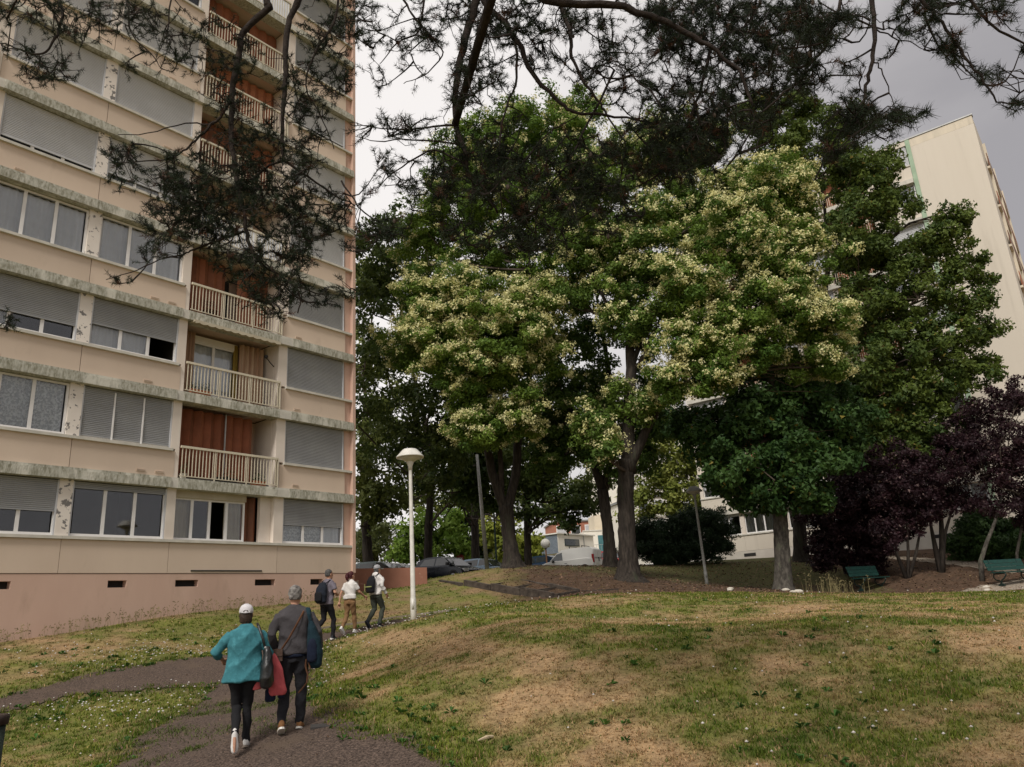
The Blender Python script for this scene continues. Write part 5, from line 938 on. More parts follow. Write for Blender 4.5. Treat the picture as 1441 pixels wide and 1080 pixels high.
# ------------------------------------------------------------------ far buildings
MAT['cladding'] = mat('blue_grey_cladding', (0.16, 0.19, 0.23), .6, (.12, .145, .18), scale=2); MAT['whitewall'] = mat('white_house_wall', (.80, .76, .68), .8, (.72, .68, .6), scale=.5)
def house():
    K = at(786.5, 780, 95); zt = at(786.5, 751.5, 95)[2]; zb = at(786.5, 778.5, 95)[2]; T = thing('house', 'modern house with a blue grey clad wing and a white gable behind the van', 'house', (K[0], K[1], 0), math.atan2(DV[1], DV[0]))
    # local x runs along DV (away to the right), local y towards the upper left
    Lx, Ly = 8.0, 5.6; b = MB(); b.box(0.002, Lx, 0, Ly, zb, zt); b.build('upper_wall', MAT['whitewall'], T); b = MB(); b.box(.4, Lx, .4, Ly, 3.5, zb - .001); b.build('lower_wall', MAT['whitewall'], T)
    n = 14
    for i in range(n): b = MB(); h = (zt - zb) / n; b.box(-.06, -.0, 0.05, Ly, zb + i * h, zb + (i + .86) * h); b.build('cladding_board', MAT['cladding'], T)
    b = MB(); b.box(-.25, Lx + .2, -.2, Ly + .3, zt, zt + .14); b.build('roof', MAT['lampwhite'], T)
    def win(x0, x1, y0, y1, z0, z1, ax):
        if ax == 'x': f = MB().box(x0 - .04, x0 + .02, y0, y1, z0, z1).build('window', MAT['iron'], T); MB().box(x0 - .06, x0 - .042, y0 + .08, y1 - .08, z0 + .08, z1 - .08).build('pane', MAT['carglass'], f)
        else: f = MB().box(x0, x1, y0 - .05, y0 + .02, z0, z1).build('window', MAT['iron'], T); MB().box(x0 + .08, x1 - .08, y0 - .07, y0 - .052, z0 + .08, z1 - .08).build('pane', MAT['carglass'], f)
    win(-.06, 0, 2.4, 3.6, zb + .9, zt - .3, 'x'); win(1.4, 4.6, 0, 0, zb + .9, zt - .55, 'y'); win(.4, .5, .7, 1.7, 3.9, zb - .2, 'x'); win(.4, .5, 2.0, 3.2, 3.9, zb - .2, 'x')
    b = MB(); b.box(5.6, 5.7, -.1, -.02, 3.8, zt); b.build('downpipe', MAT['steel'], T)
house()
def hall():
    K = at(824, 780, 104); zt = at(840, 747, 104)[2]; T = thing('hall', 'plain white hall with a teal door and railed terrace beside the clad house', 'building', (K[0], K[1], 0), math.atan2(DV[1], DV[0]) - .75)
    b = MB(); b.box(0, 11, 0, 6, 3.5, zt); b.build('wall', MAT['whitewall'], T); b = MB(); b.box(2, 9.5, 1.5, 5, zt, zt + 2.3); b.build('upper_wall', mat('buff_wall', (.6, .53, .42), .9, (.52, .46, .36), scale=.6), T)
    b = MB(); b.box(-.1, 7.6, -.1, .25, zt, zt + .12); b.build('coping', MAT['lampwhite'], T); z = at(842, 778, 104)[2]; b = MB(); b.box(1.9, 2.8, -.05, .0, z, z + 2.3); b.build('door', mat('teal_door', (.07, .18, .2), .5, (.05, .14, .16), scale=3), T)
    b = MB(); b.box(-.4, 7.5, -1.3, -.001, z - .15, z); b.build('terrace', MAT['lampwhite'], T); b = MB(); b.box(-.4, 7.5, -1.25, -1.21, z + .95, z + 1.0)
    for i in range(24): b.box(-.4 + i * .33, -.37 + i * .33, -1.24, -1.21, z, z + .96)
    b.build('railing', MAT['steel'], T)
hall()
def simple_block(name, label, px, Y, ytop, w, dep, rz, wallm, ns, nw, base=3.8, glassy=True, roof=None):
    K = at(px, ytop, Y); T = thing(name, label, 'building', (K[0], K[1], 0), rz); zt = K[2]; b = MB(); b.box(0, w, 0, dep, base, zt); b.build('wall', wallm, T); b = MB(); b.box(-.2, w + .2, -.2, dep + .2, zt, zt + .25); b.build('roof', roof or MAT['roofing'], T)
    h = (zt - base) / ns; f = w / nw
    for i in range(ns):
        b = MB(); b.box(-.02, w + .02, -.08, -.0, base + i * h + .05, base + i * h + .3); b.build('concrete_band', MAT['sill'], T)
        for j in range(nw): fr = MB().box(j * f + f * .15, j * f + f * .85, -.06, .01, base + i * h + h * .36, base + i * h + h * .86).build('window', MAT['pvc'], T); MB().box(j * f + f * .2, j * f + f * .8, -.075, -.061, base + i * h + h * .4, base + i * h + h * .82).build('pane', MAT['carglass'] if (i + j) % 2 else MAT['shut2'], fr)
    return T
simple_block('apartment_building', 'brick red and white building glimpsed above the clad house roof', 779, 125, 736, 9.5, 8, .15, mat('brick_red_wall', (.42, .18, .12), .9, (.36, .15, .1), scale=1), 3, 4)
simple_block('apartment_tower', 'far pale apartment tower glimpsed through the gap between the big trunks', 858, 100, 535, 12, 10, .35, MAT['whitewall'], 12, 5)
simple_block('apartment_building', 'low white building behind the lime tree right of the thickest trunk', 893, 84, 700, 9, 8, .25, MAT['whitewall'], 4, 5)
simple_block('garage', 'low white garage behind the ash trees and cars', 655, 78, 779, 6, 6, -.1, MAT['whitewall'], 1, 2, roof=MAT['lampwhite'])
# ------------------------------------------------------------------ people
SKIN = mat('skin', (0.50, 0.28, 0.19), .6, (.44, .23, .15), scale=12)
def fused(mb, name, m_, parent, voxel=.010, smooth=4, wr=0.0, seed=0, extra=None, ws=9.0):
    """one continuous surface out of overlapping lofts"""
    me = mb.mesh(name, m_); t = bpy.data.objects.new('t', me); COL.objects.link(t); md = t.modifiers.new('r', 'REMESH'); md.mode = 'VOXEL'; md.voxel_size = voxel; md.use_smooth_shade = True
    sm = t.modifiers.new('s', 'SMOOTH'); sm.factor = .5; sm.iterations = smooth; dg = bpy.context.evaluated_depsgraph_get(); me2 = bpy.data.meshes.new_from_object(t.evaluated_get(dg)); bpy.data.objects.remove(t); n = len(me2.vertices)
    if wr:
        co = np.empty(n * 3, np.float32); me2.vertices.foreach_get('co', co); co = co.reshape(-1, 3); no = np.empty(n * 3, np.float32); me2.vertices.foreach_get('normal', no); no = no.reshape(-1, 3)
        s = seed * 3.1; x, y, z = co.T.astype(float); w1 = 1 - 2.2 * np.abs(np.sin(z * ws * 1.7 + 1.8 * np.sin(x * ws + s) + 1.4 * np.sin(y * ws * 1.3 + s))); w2 = 1 - 2.2 * np.abs(np.sin((x + z * .8) * ws * 1.3 + 1.6 * np.sin(z * ws * .9 + s) + y * ws * .7)); mask = .35 + .65 * (0.5 + 0.5 * np.sin(x * ws * .8 + s) * np.sin(z * ws * .6 + s * 2))
        co += no * ((w1 * .6 + w2 * .4) * mask * wr + wr * .55)[:, None].astype(np.float32); me2.vertices.foreach_set('co', co.ravel()); me2.update()
    if extra is not None:
        import bmesh; bm = bmesh.new(); bm.from_mesh(me2); e = extra.mesh('e', m_); bm.from_mesh(e); bm.to_mesh(me2); bm.free(); bpy.data.meshes.remove(e)
    me2.polygons.foreach_set('use_smooth', [True] * len(me2.polygons)); me2.name = name
    if not me2.materials: me2.materials.append(m_)
    return obj(name, me2, parent)
def ell_ring(cx, cy, cz, a, b_, n=18, tx=0.0, ty=0.0, sq=1.0):
    o = []
    for j in range(n):
        t = 2 * PI * j / n; c, s = math.cos(t), math.sin(t); k = 1.0; o.append((cx + a * math.copysign(abs(c) ** sq, c), cy + b_ * math.copysign(abs(s) ** sq, s), cz + tx * c + ty * s))
    return o
def limb(b, pts, rad, n=12): b.tube(pts, rad, n)
def hand(ex, w, d, side, r, curl=.5):
    """palm plus five bent fingers, starting at wrist w and pointing along d"""
    w = Vector(w); d = Vector(d).normalized(); lat = Vector((0, 1, 0)); lat = (lat - d * lat.dot(d)).normalized(); pn = d.cross(lat) * side; palm = MB()
    c0 = w; c1 = w + d * .09; ex.tube([c0 - d * .02, w + d * .03, c1], [(.026, .018), (.024 + .016, .016), (.042, .014)], 8)
    for i, L_ in enumerate((.070, .078, .072, .056)):
        o = c1 - d * .012 + lat * (-.030 + .020 * i); a = d; p = [o]; 
        for s in range(3): a = (a + pn * -curl * .55).normalized(); p.append(p[-1] + a * L_ * (.45, .32, .25)[s])
        ex.tube(p, [.0095, .009, .008, .006], 6)
    o = w + d * .03 - lat * .034; a = (d - lat * .7).normalized(); p = [o + lat * .01, o + a * .03, o + a * .05 + d * .02 - pn * .012 * curl]; ex.tube(p, [.011, .010, .007], 6)
def person(label, base, rz, H=1.7, J=None, top=None, sleeves='long', tcol=None, pcol=None, hair=None, female=False, build=1.0, shoe=None, sole=None, cap=None, seed=1, head_turn=0.0, jac_len=.80, jac_flare=0.0, ponytail=False, hood=False, lean=0.03):
    """J: joints (in units of a 1.75 m figure) as dict; the figure faces local +Y"""
    s = H / 1.75; T = thing('person', label, 'person', base, rz)
    def V(p): return (p[0] * s, p[1] * s, p[2] * s)
    sh = (.165 if female else .19) * build; hipw = (.175 if female else .16) * build
    ld = lean
    J = dict(J); pel = J.get('pelvis', (0, 0, .92)); px_, py_, pz_ = pel
    # ---- body: torso, neck, head, arms, legs in one surface
    b = MB(); hx, hy, hz = px_ + J.get('hx', 0), py_ + ld * 2.2 + J.get('hy', 0.02), 1.60
    b.rings([ell_ring(px_ * s, (py_ + ld * t * 1.6) * s, z * s, a * s, c * s) for z, a, c, t in [(.86, hipw * .8, .08, 0), (.98, hipw * .8, .08, .1), (1.10, .12 * build, .07, .3), (1.25, .135 * build, .075, .6), (1.36, sh * .82, .07, .9), (1.42, sh * .5, .055, 1), (1.47, .06, .06, 1.1)]])
    b.rings([ell_ring(hx * s, (hy - .0 + dy) * s, z * s, a * s, c * s, 14) for z, a, c, dy in [(1.43, .058, .058, -.02), (1.52, .052, .055, -.01), (1.56, .055, .065, .0)]])
    hb = MB(); ht = head_turn; ch, sn = math.cos(ht), math.sin(ht)
    def hd(x, y, z): return ((hx + x * ch - y * sn) * s, (hy + x * sn + y * ch) * s, (z - .042) * s)
    prof = [(1.525, .03, .035, .045), (1.55, .052, .065, .03), (1.585, .066, .085, .015), (1.63, .073, .097, .0), (1.68, .077, .102, -.008), (1.72, .073, .097, -.012), (1.75, .055, .075, -.014), (1.768, .02, .03, -.014)]
    b.rings([[hd(a * math.cos(2 * PI * j / 18), dy + c * math.sin(2 * PI * j / 18), z) for j in range(18)] for z, a, c, dy in prof])
    b.tube([hd(0, .095, 1.66), hd(0, .118, 1.625), hd(0, .10, 1.612)], [.010 * s, .016 * s, .008 * s], 6)          # nose
    b.tube([hd(-.022, .088, 1.588), hd(.022, .088, 1.588)], .008 * s, 6)                                            # lips
    for sx in (-1, 1): b.tube([hd(sx * .074, -.005, 1.615), hd(sx * .084, -.012, 1.64), hd(sx * .078, -.01, 1.665)], [.010 * s, .014 * s, .010 * s], 6)
    ex = MB()
    for side, k in ((-1, 'L'), (1, 'R')):
        S0 = (px_ + side * (sh - .02), py_ + ld * 1.5, 1.36); Eb, Wr = J['e' + k], J['w' + k]; limb(b, [V(S0), V(lerp(np.array(S0), np.array(Eb), .5)), V(Eb), V(lerp(np.array(Eb), np.array(Wr), .4)), V(Wr)], [.042 * s, .040 * s, .035 * s, .034 * s, .024 * s])
        hand(ex, V(Wr), np.array(Wr) - np.array(Eb), side, None, J.get('curl', .6))
        Hp = (px_ + side * .085, py_, .90); Kn, An, To = J['k' + k], J['a' + k], J['t' + k]; limb(b, [V(Hp), V(lerp(np.array(Hp), np.array(Kn), .5)), V(Kn), V(lerp(np.array(Kn), np.array(An), .35)), V(An)], [.07 * s, .050 * s, .034 * s, .034 * s, .024 * s])
        limb(b, [V(An), V(lerp(np.array(An), np.array(To), .5)), V(To)], [.026 * s, .022 * s, .014 * s])
    fused(b, 'body', SKIN, T, .013, 3, extra=ex)
    for sx in (-1, 1): e = MB(); e.sphere(hd(sx * .030, .083, 1.655), .011 * s, 8, 6); e.build('eye', MAT['black'], T, smooth=True)
    # ---- trousers
    b = MB(); pr = J.get('pr', 1.0); b.rings([ell_ring(px_ * s, py_ * s, z * s, a * s, c * s) for z, a, c in [(.80, hipw * .92, .11), (.86, hipw * 1.0, .115), (.93, hipw * .94, .105), (1.0, .13 * build, .085)]])
    for side, k in ((-1, 'L'), (1, 'R')):
        Hp = (px_ + side * .082 * build, py_, .88); Kn, An = J['k' + k], J['a' + k]; limb(b, [V(Hp), V(lerp(np.array(Hp), np.array(Kn), .5)), V(Kn), V(lerp(np.array(Kn), np.array(An), .4)), V(lerp(np.array(Kn), np.array(An), 1.03))], [.105 * s * build, .088 * s * pr, .067 * s * pr, .066 * s * pr, .052 * s * pr], 14)
    fused(b, 'trousers', pcol, T, .012, 2, wr=.013 * s, seed=seed, ws=8)
    # ---- shoes
    for side, k in ((-1, 'L'), (1, 'R')):
        An, To = np.array(J['a' + k]), np.array(J['t' + k]); d = To - An; d /= np.linalg.norm(d); upv = np.array(J.get('up' + k, (0, 0, 1.))); upv = upv - d * (upv @ d); upv /= np.linalg.norm(upv); lat = np.cross(d, upv); heel = An - d * .055 - upv * .045; toe = heel + d * .275
        def sec(t, w, h0, h1): c = heel + d * .275 * t; return [tuple((c + lat * w * math.cos(a) + upv * (h0 + (h1 - h0) * (.5 + .5 * math.sin(a)))) * s) for a in [2 * PI * j / 12 for j in range(12)]]
        b = MB(); b.rings([sec(-.0, .026, -.02, .06), sec(.08, .036, -.03, .085), sec(.25, .038, -.03, .085), sec(.45, .040, -.03, .055), sec(.72, .046, -.03, .03), sec(.92, .038, -.03, .015), sec(1.0, .02, -.025, .0)]); sho = b.build('shoe', shoe, T, smooth=True)
        b = MB(); b.rings([[tuple((heel + d * .275 * t + lat * w * math.cos(a) + upv * h) * s) for t, w, a in []] or [tuple((heel + d * .275 * (.48 + .54 * math.cos(a)) + lat * (.045 - .004 * math.cos(a)) * math.copysign(abs(math.sin(a)) ** .6, math.sin(a)) + upv * h) * s) for a in [2 * PI * j / 18 for j in range(18)]] for h in (-.046, -.034, -.022)]); b.build('sole', sole or MAT['lampwhite'], sho)
    # ---- top
    b = MB(); L0 = jac_len; tw = 1.10
    b.rings([ell_ring(px_ * s, (py_ + ld * t * 1.6) * s, z * s, a * s, c * s, 20) for z, a, c, t in [(L0, (hipw * 1.02 + .036 + jac_flare), .142 + jac_flare * .5, 0), (L0 + .10, hipw * 1.0 + .03 + jac_flare * .7, .137, .05), (1.08, .168 * build + jac_flare * .5, .118, .3), (1.24, .182 * build + jac_flare * .3, .125, .6), (1.36, sh * 1.08, .118, .9), (1.42, sh * .98, .10, 1), (1.455, sh * .62, .085, 1.05), (1.485, .075, .075, 1.1)]])
    for side, k in ((-1, 'L'), (1, 'R')):
        S0 = np.array((px_ + side * (sh - .012), py_ + ld * 1.5, 1.375)); Eb, Wr = np.array(J['e' + k]), np.array(J['w' + k]); q = J.get('slv' + k, .92)
        if sleeves == 'long': limb(b, [V(S0), V(lerp(S0, Eb, .5)), V(Eb), V(lerp(Eb, Wr, q * .5)), V(lerp(Eb, Wr, q))], [.066 * s, .060 * s, .056 * s, .053 * s, .047 * s])
        else: limb(b, [V(S0), V(lerp(S0, Eb, .35)), V(lerp(S0, Eb, .68))], [.066 * s, .062 * s, .060 * s])
    if hood: b.rings([ell_ring(hx * s, (hy - .075) * s, z * s, a * s, c * s) for z, a, c in [(1.40, .11, .05), (1.45, .125, .07), (1.50, .10, .055), (1.53, .06, .03)]])
    else: b.rings([ell_ring(hx * s, (hy - .015) * s, z * s, .068 * s, .066 * s, 14) for z in (1.44, 1.50)])
    fused(b, 'jacket' if sleeves == 'long' and not hood else ('hoodie' if hood else 't_shirt'), tcol, T, .012, 2, wr=(.018 if sleeves == 'long' else .011) * s, ws=8, seed=seed + 5)
    # ---- hair
    if hair is not None:
        b = MB(); pr2 = [(1.58, .070, .055, -.045), (1.63, .080, .085, -.028), (1.68, .085, .100, -.018), (1.725, .082, .105, -.010), (1.76, .062, .082, -.014), (1.785, .02, .03, -.016)] if not cap else [(1.555, .070, .05, -.045), (1.60, .080, .075, -.032), (1.65, .084, .085, -.025), (1.68, .08, .085, -.02)]
        if not female and not cap: pr2[0] = (1.60, .062, .05, -.05)
        b.rings([[hd(a * math.cos(2 * PI * j / 18), dy + c * math.sin(2 * PI * j / 18) * (1 if math.sin(2 * PI * j / 18) < 0 else .75), z) for j in range(18)] for z, a, c, dy in pr2])
        if ponytail: b.tube([hd(0, -.10, 1.72), hd(.0, -.15, 1.69), hd(0.01, -.165, 1.62), hd(0.015, -.15, 1.55), hd(.02, -.14, 1.50)], [.03 * s, .05 * s, .055 * s, .045 * s, .018 * s], 10)
        fused(b, 'hair', hair, T, .008, 2, wr=.005, seed=seed, ws=22)
    if cap is not None:
        b = MB(); b.rings([[hd(a * math.cos(2 * PI * j / 22), dy + c * math.sin(2 * PI * j / 22), z) for j in range(22)] for z, a, c, dy in [(1.675, .088, .108, -.012), (1.70, .090, .110, -.012), (1.74, .083, .102, -.012), (1.775, .06, .075, -.012), (1.795, .02, .03, -.012)]]); c = b.build('cap', cap, T, smooth=True)
        b = MB(); b.add([hd(x, y, z) for x, y, z in [(-.07, .08, 1.69), (.07, .08, 1.69), (.075, .17, 1.675), (.04, .20, 1.67), (-.04, .20, 1.67), (-.075, .17, 1.675)]] + [hd(x, y, z) for x, y, z in [(-.07, .08, 1.68), (.07, .08, 1.68), (.075, .17, 1.665), (.04, .20, 1.66), (-.04, .20, 1.66), (-.075, .17, 1.665)]], [(0, 1, 2, 3, 4, 5), (11, 10, 9, 8, 7, 6)] + [(i, i + 6, (i + 1) % 6 + 6, (i + 1) % 6) for i in range(6)]); b.build('visor', cap, c)
        b = MB(); b.rings([[hd(.033 * math.cos(a), -.118 - .002, 1.69 + .024 * abs(math.sin(a)) * (1 if math.sin(a) > 0 else .1)) for a in [2 * PI * j / 14 for j in range(14)]], [hd(.033 * math.cos(a), -.108, 1.69 + .024 * abs(math.sin(a)) * (1 if math.sin(a) > 0 else .1)) for a in [2 * PI * j / 14 for j in range(14)]]]); b.build('cap_opening', hair or MAT['black'], c)
        b = MB(); b.tube([hd(-.05, -.103, 1.683), hd(0, -.124, 1.68), hd(.05, -.103, 1.683)], .008 * s, 6); b.build('cap_strap', cap, c)
    return T, s
def cloth(name, c, rough=.9, **k): return mat(name, c, rough, tuple(x * .78 for x in c), scale=k.pop('scale', 5), bump=.6, bscale=14, **k)
TEAL = cloth('teal_linen', (0.045, 0.19, 0.225), c3=(.065, .24, .28), s3=14); BLK = cloth('black_trouser_cloth', (0.012, 0.012, 0.014)); GREYJ = cloth('grey_cotton_jacket', (0.066, 0.060, 0.064)); DENIM = cloth('dark_denim', (0.018, 0.018, 0.022)); WHT = cloth('white_cotton', (0.72, 0.69, 0.66)); TAN = cloth('brown_chino', (0.23, 0.13, 0.06)); OLIVE = cloth('grey_green_cloth', (0.055, 0.062, 0.048)); MAUVE = cloth('mauve_grey_tshirt', (0.17, 0.15, 0.18)); PINK = cloth('coral_pink_jacket', (0.62, 0.12, 0.13)); NAVY = cloth('navy_cloth', (0.007, 0.012, 0.030)); PETROL = cloth('petrol_blue_bag', (0.008, 0.028, 0.040)); LEATH = mat('black_leather', (0.012, 0.012, 0.012), .35, (.02, .02, .02), scale=12, bump=.3, spec=.6); STRAP = cloth('brown_strap', (0.16, 0.075, 0.04)); BRLEA = mat('brown_leather_bag', (0.06, 0.035, 0.025), .5, (.09, .055, .04), scale=9, bump=.3)
HG = mat('grey_hair', (0.30, 0.28, 0.26), .8, (.10, .09, .085), scale=26, detail=6, bump=.6); HD = mat('dark_hair', (0.03, 0.018, 0.013), .6, (.05, .03, .02), scale=30, bump=.5); HR = mat('dark_red_hair', (0.075, 0.012, 0.016), .5, (.04, .008, .010), scale=30, bump=.5); HS = mat('short_grey_black_hair', (0.12, 0.115, 0.11), .8, (.04, .04, .04), scale=30, bump=.5)
CAPW = cloth('white_cap_cloth', (0.72, 0.70, 0.72)); CAPG = cloth('pale_grey_cap_cloth', (0.42, 0.42, 0.44)); SHW = solid('white_shoe', (0.75, 0.73, 0.7), .6); SHB = solid('tan_suede_shoe', (0.27, 0.13, 0.05), .8); SHK = solid('black_trainer', (0.03, 0.035, 0.045), .6); SOLEB = solid('brown_grey_sole', (0.20, 0.16, 0.13), .8)
def gz(px, py, Y): return ground(px, py, Y)
def sole_z(g, d=0.0): return (g[0], g[1], g[2] + .02 + d)
# woman in teal: left foot lifted behind with its sole showing
gw = sole_z(gz(339, 1045, 9.75))
JW = dict(pelvis=(0, 0, .92), kL=(-.075, .10, .50), aL=(-.055, -.30, .235), tL=(-.05, -.36, .02), upL=(0, -1, .3), kR=(.055, .10, .50), aR=(.055, .12, .09), tR=(.065, .30, .03), eL=(-.36, .02, 1.16), wL=(-.27, .26, 1.06), eR=(.30, .02, 1.14), wR=(.29, .24, 1.02), slvL=.5, slvR=.75, pr=.82, hx=.0)
W_, sw = person('person in a teal linen shirt, black trousers and white cap walking away nearest the camera', gw, math.radians(16), 1.66, JW, tcol=TEAL, pcol=BLK, hair=HD, female=True, build=1.10, shoe=SHW, sole=SOLEB, cap=CAPW, seed=2, jac_len=.80, jac_flare=.026, lean=.02)
def local(T, p): return np.array(T.matrix_basis @ Vector(p)) if False else np.array(Matrix.LocRotScale(T.location, T.rotation_euler, None) @ Vector(p))
def bag(name, label, cat, T, parts, m_):
    o = thing(name, label, cat, tuple(T.location), T.rotation_euler[2])
    return o
H1 = bag('handbag', 'large black leather handbag hanging from the shoulder of the person in teal', 'handbag', W_, None, None)
b = MB(); b.rings([ell_ring(.27, -.06 + dy, z, a, c, 16) for z, a, c, dy in [(.66, .03, .05, 0), (.68, .07, .10, 0), (.78, .085, .15, 0), (.92, .07, .135, 0), (1.08, .045, .09, .0), (1.14, .03, .05, 0)]]); fused(b, 'bag_body', LEATH, H1, .011, 3, wr=.008, seed=4, ws=12)
b = MB(); b.tube([(.25, -.10, 1.10), (.21, -.12, 1.25), (.16, -.09, 1.375), (.14, .0, 1.415), (.17, .08, 1.34), (.24, .04, 1.12)], (.017), 6); b.build('strap', LEATH, H1, smooth=True)
b = MB(); b.sphere((.248, -.115, 1.13), .016, 8, 6); b.build('buckle', MAT['steel'], H1)
H2 = bag('folded_jacket', 'coral pink and blue jacket carried over the arm beside the black handbag', 'jacket', W_, None, None)
b = MB(); b.rings([ell_ring(.33 + ox, .16, z, a, c, 14) for z, a, c, ox in [(.56, .10, .05, .06), (.60, .115, .06, .06), (.74, .10, .065, .05), (.90, .085, .06, .02), (1.02, .07, .06, -.02), (1.06, .05, .04, -.03)]]); b.rings([ell_ring(.16, .02, z, .06, .05, 12) for z in (.66, .70, .74)]); fused(b, 'pink_cloth', PINK, H2, .011, 3, wr=.012, seed=7, ws=9)
b = MB(); b.rings([ell_ring(.31, .17, z, a, .045, 12) for z, a in [(.49, .05), (.52, .065), (.62, .06), (.66, .03)]]); b.rings([ell_ring(.44, .17, z, .04, .03, 12) for z in (.52, .6)]); fused(b, 'blue_cloth', NAVY, H2, .011, 2, wr=.008, seed=9)
# man in grey
gm = sole_z(gz(411, 1019, 10.25))
JM = dict(pelvis=(0, 0, .92), kL=(-.10, .0, .50), aL=(-.115, -.13, .115), tL=(-.14, .03, .04), kR=(.10, .06, .50), aR=(.085, .10, .09), tR=(.11, .28, .03), eL=(-.275, -.05, 1.15), wL=(-.24, .10, .96), eR=(.29, -.02, 1.15), wR=(.30, .14, .95), slvL=1.0, slvR=.98, pr=1.0)
M_, sm_ = person('grey haired person in a grey jacket and dark jeans with bags across the shoulders', gm, math.radians(12), 1.77, JM, tcol=GREYJ, pcol=DENIM, hair=HG, shoe=SHB, sole=MAT['lampwhite'], seed=3, jac_len=.90, lean=.02, build=1.04)
b = MB(); b.rings([ell_ring(0, 0, z, .185, .135, 18) for z in (.87, .89, .91)]); b.build('shirt_hem', NAVY, M_, smooth=True)
B1 = bag('camera_bag', 'small brown leather bag worn across the back on a long brown strap', 'bag', M_, None, None)
b = MB(); b.box(-.25, -.12, -.20, -.12, .84, .98); b.build('bag_body', BRLEA, B1); b = MB(); b.box(-.252, -.118, -.212, -.2, .90, .985); b.build('flap', BRLEA, B1)
b = MB(); b.tube([(-.14, -.165, .97), (-.05, -.165, 1.10), (.05, -.145, 1.28), (.12, -.08, 1.42), (.13, .03, 1.445), (.06, .15, 1.3), (-.15, .14, 1.05), (-.22, .0, .96), (-.2, -.12, .93)], [(.016, .006)] * 9, 6); b.build('strap', STRAP, B1)
B2 = bag('shoulder_bag', 'petrol blue backpack slung on the right shoulder with dangling brown straps', 'backpack', M_, None, None)
b = MB(); b.rings([ell_ring(.265 + ox, -.10, z, a, c, 16) for z, a, c, ox in [(.72, .05, .05, .01), (.76, .085, .08, .01), (.92, .098, .10, .005), (1.08, .085, .09, -.01), (1.22, .05, .06, -.035), (1.30, .025, .03, -.05)]]); fused(b, 'bag_body', PETROL, B2, .011, 3, wr=.006, seed=6)
b = MB(); b.tube([(.215, -.12, 1.28), (.19, -.11, 1.38), (.17, -.02, 1.465), (.19, .08, 1.38), (.24, .06, 1.15)], [(.03, .008)] * 5, 6); b.build('strap', PETROL, B2)
b = MB(); b.rings([ell_ring(.24, -.185, z, a, .03, 12) for z, a in [(.80, .05), (.84, .065), (1.0, .062), (1.08, .03)]]); b.build('front_pocket', NAVY, B2, smooth=True)
b = MB(); b.tube([(.17, -.16, .84), (.16, -.17, .76), (.19, -.16, .66), (.18, -.17, .56), (.13, -.18, .50), (.08, -.19, .45)], [(.014, .004)] * 6, 6); b.tube([(.2, -.16, .80), (.22, -.17, .72), (.17, -.16, .70), (.17, -.17, .82)], [(.013, .004)] * 4, 6); b.build('dangling_strap', STRAP, B2)
# the three farther walkers
g1 = sole_z(gz(459, 903, 20.3))
J1 = dict(pelvis=(0, 0, .92), kL=(-.09, .0, .50), aL=(-.10, -.32, .23), tL=(-.10, -.33, .02), upL=(0, -1, .2), kR=(.09, .16, .50), aR=(.08, .16, .09), tR=(.08, .36, .03), eL=(-.24, .06, 1.14), wL=(-.10, .26, 1.12), eR=(.26, .02, 1.14), wR=(.14, .24, 1.10), pr=.92)
P1, _ = person('person in a mauve grey t-shirt and black trousers, leftmost of the farther trio', g1, math.radians(-28), 1.77, J1, sleeves='short', tcol=MAUVE, pcol=BLK, hair=HS, shoe=SHK, sole=SHW, seed=4, jac_len=.86, head_turn=-.25)
B3 = bag('backpack', 'dark navy backpack worn by the person in the mauve grey t-shirt', 'backpack', P1, None, None)
b = MB(); b.rings([ell_ring(0, y, z, a, c, 16) for z, a, c, y in [(.90, .12, .06, -.20), (.94, .165, .10, -.21), (1.10, .175, .12, -.22), (1.28, .155, .10, -.19), (1.40, .11, .06, -.15), (1.43, .05, .03, -.14)]]); fused(b, 'bag_body', cloth('navy_black_nylon', (.012, .016, .026)), B3, .013, 3, wr=.006, seed=3)
b = MB(); b.rings([ell_ring(0, -.32, z, a, .03, 12) for z, a in [(.96, .10), (.98, .12), (1.14, .12), (1.18, .09)]]); b.build('front_pocket', BLK, B3, smooth=True)
for sx in (-1, 1): b = MB(); b.tube([(sx * .09, -.12, 1.40), (sx * .11, -.02, 1.47), (sx * .125, .10, 1.38), (sx * .15, .13, 1.2), (sx * .17, .02, 1.0)], [(.028, .008)] * 5, 6); b.build('strap', BLK, B3)
g2 = sole_z(gz(492, 890, 21.8))
J2 = dict(pelvis=(0, 0, .92), kL=(-.08, -.02, .50), aL=(-.085, -.24, .16), tL=(-.09, -.10, .03), kR=(.07, .12, .50), aR=(.07, .16, .09), tR=(.08, .35, .03), eL=(-.26, -.08, 1.12), wL=(-.29, -.10, .86), eR=(.25, .14, 1.13), wR=(.28, .36, 1.0), pr=.95, curl=.7)
P2, _ = person('person with a dark red ponytail, white t-shirt and brown trousers', g2, math.radians(-24), 1.66, J2, sleeves='short', tcol=WHT, pcol=TAN, hair=HR, female=True, shoe=SHW, sole=SHW, seed=5, jac_len=.95, head_turn=-.35, ponytail=True)
g3 = sole_z(gz(529, 884, 22.7))
J3 = dict(pelvis=(0, 0, .92), kL=(-.08, .04, .50), aL=(-.09, -.24, .18), tL=(-.09, -.12, .03), kR=(.09, .20, .52), aR=(.08, .06, .10), tR=(.08, .25, .03), eL=(-.24, .04, 1.13), wL=(-.22, .24, 1.0), eR=(.27, -.02, 1.12), wR=(.28, .14, .90), pr=1.05)
P3_, _ = person('person in a white hoodie and grey cap with a black backpack, rightmost of the trio', g3, math.radians(-30), 1.74, J3, tcol=WHT, pcol=OLIVE, hair=HS, shoe=SHK, sole=SHK, cap=CAPG, seed=6, jac_len=.90, hood=True, head_turn=-.2, build=1.04)
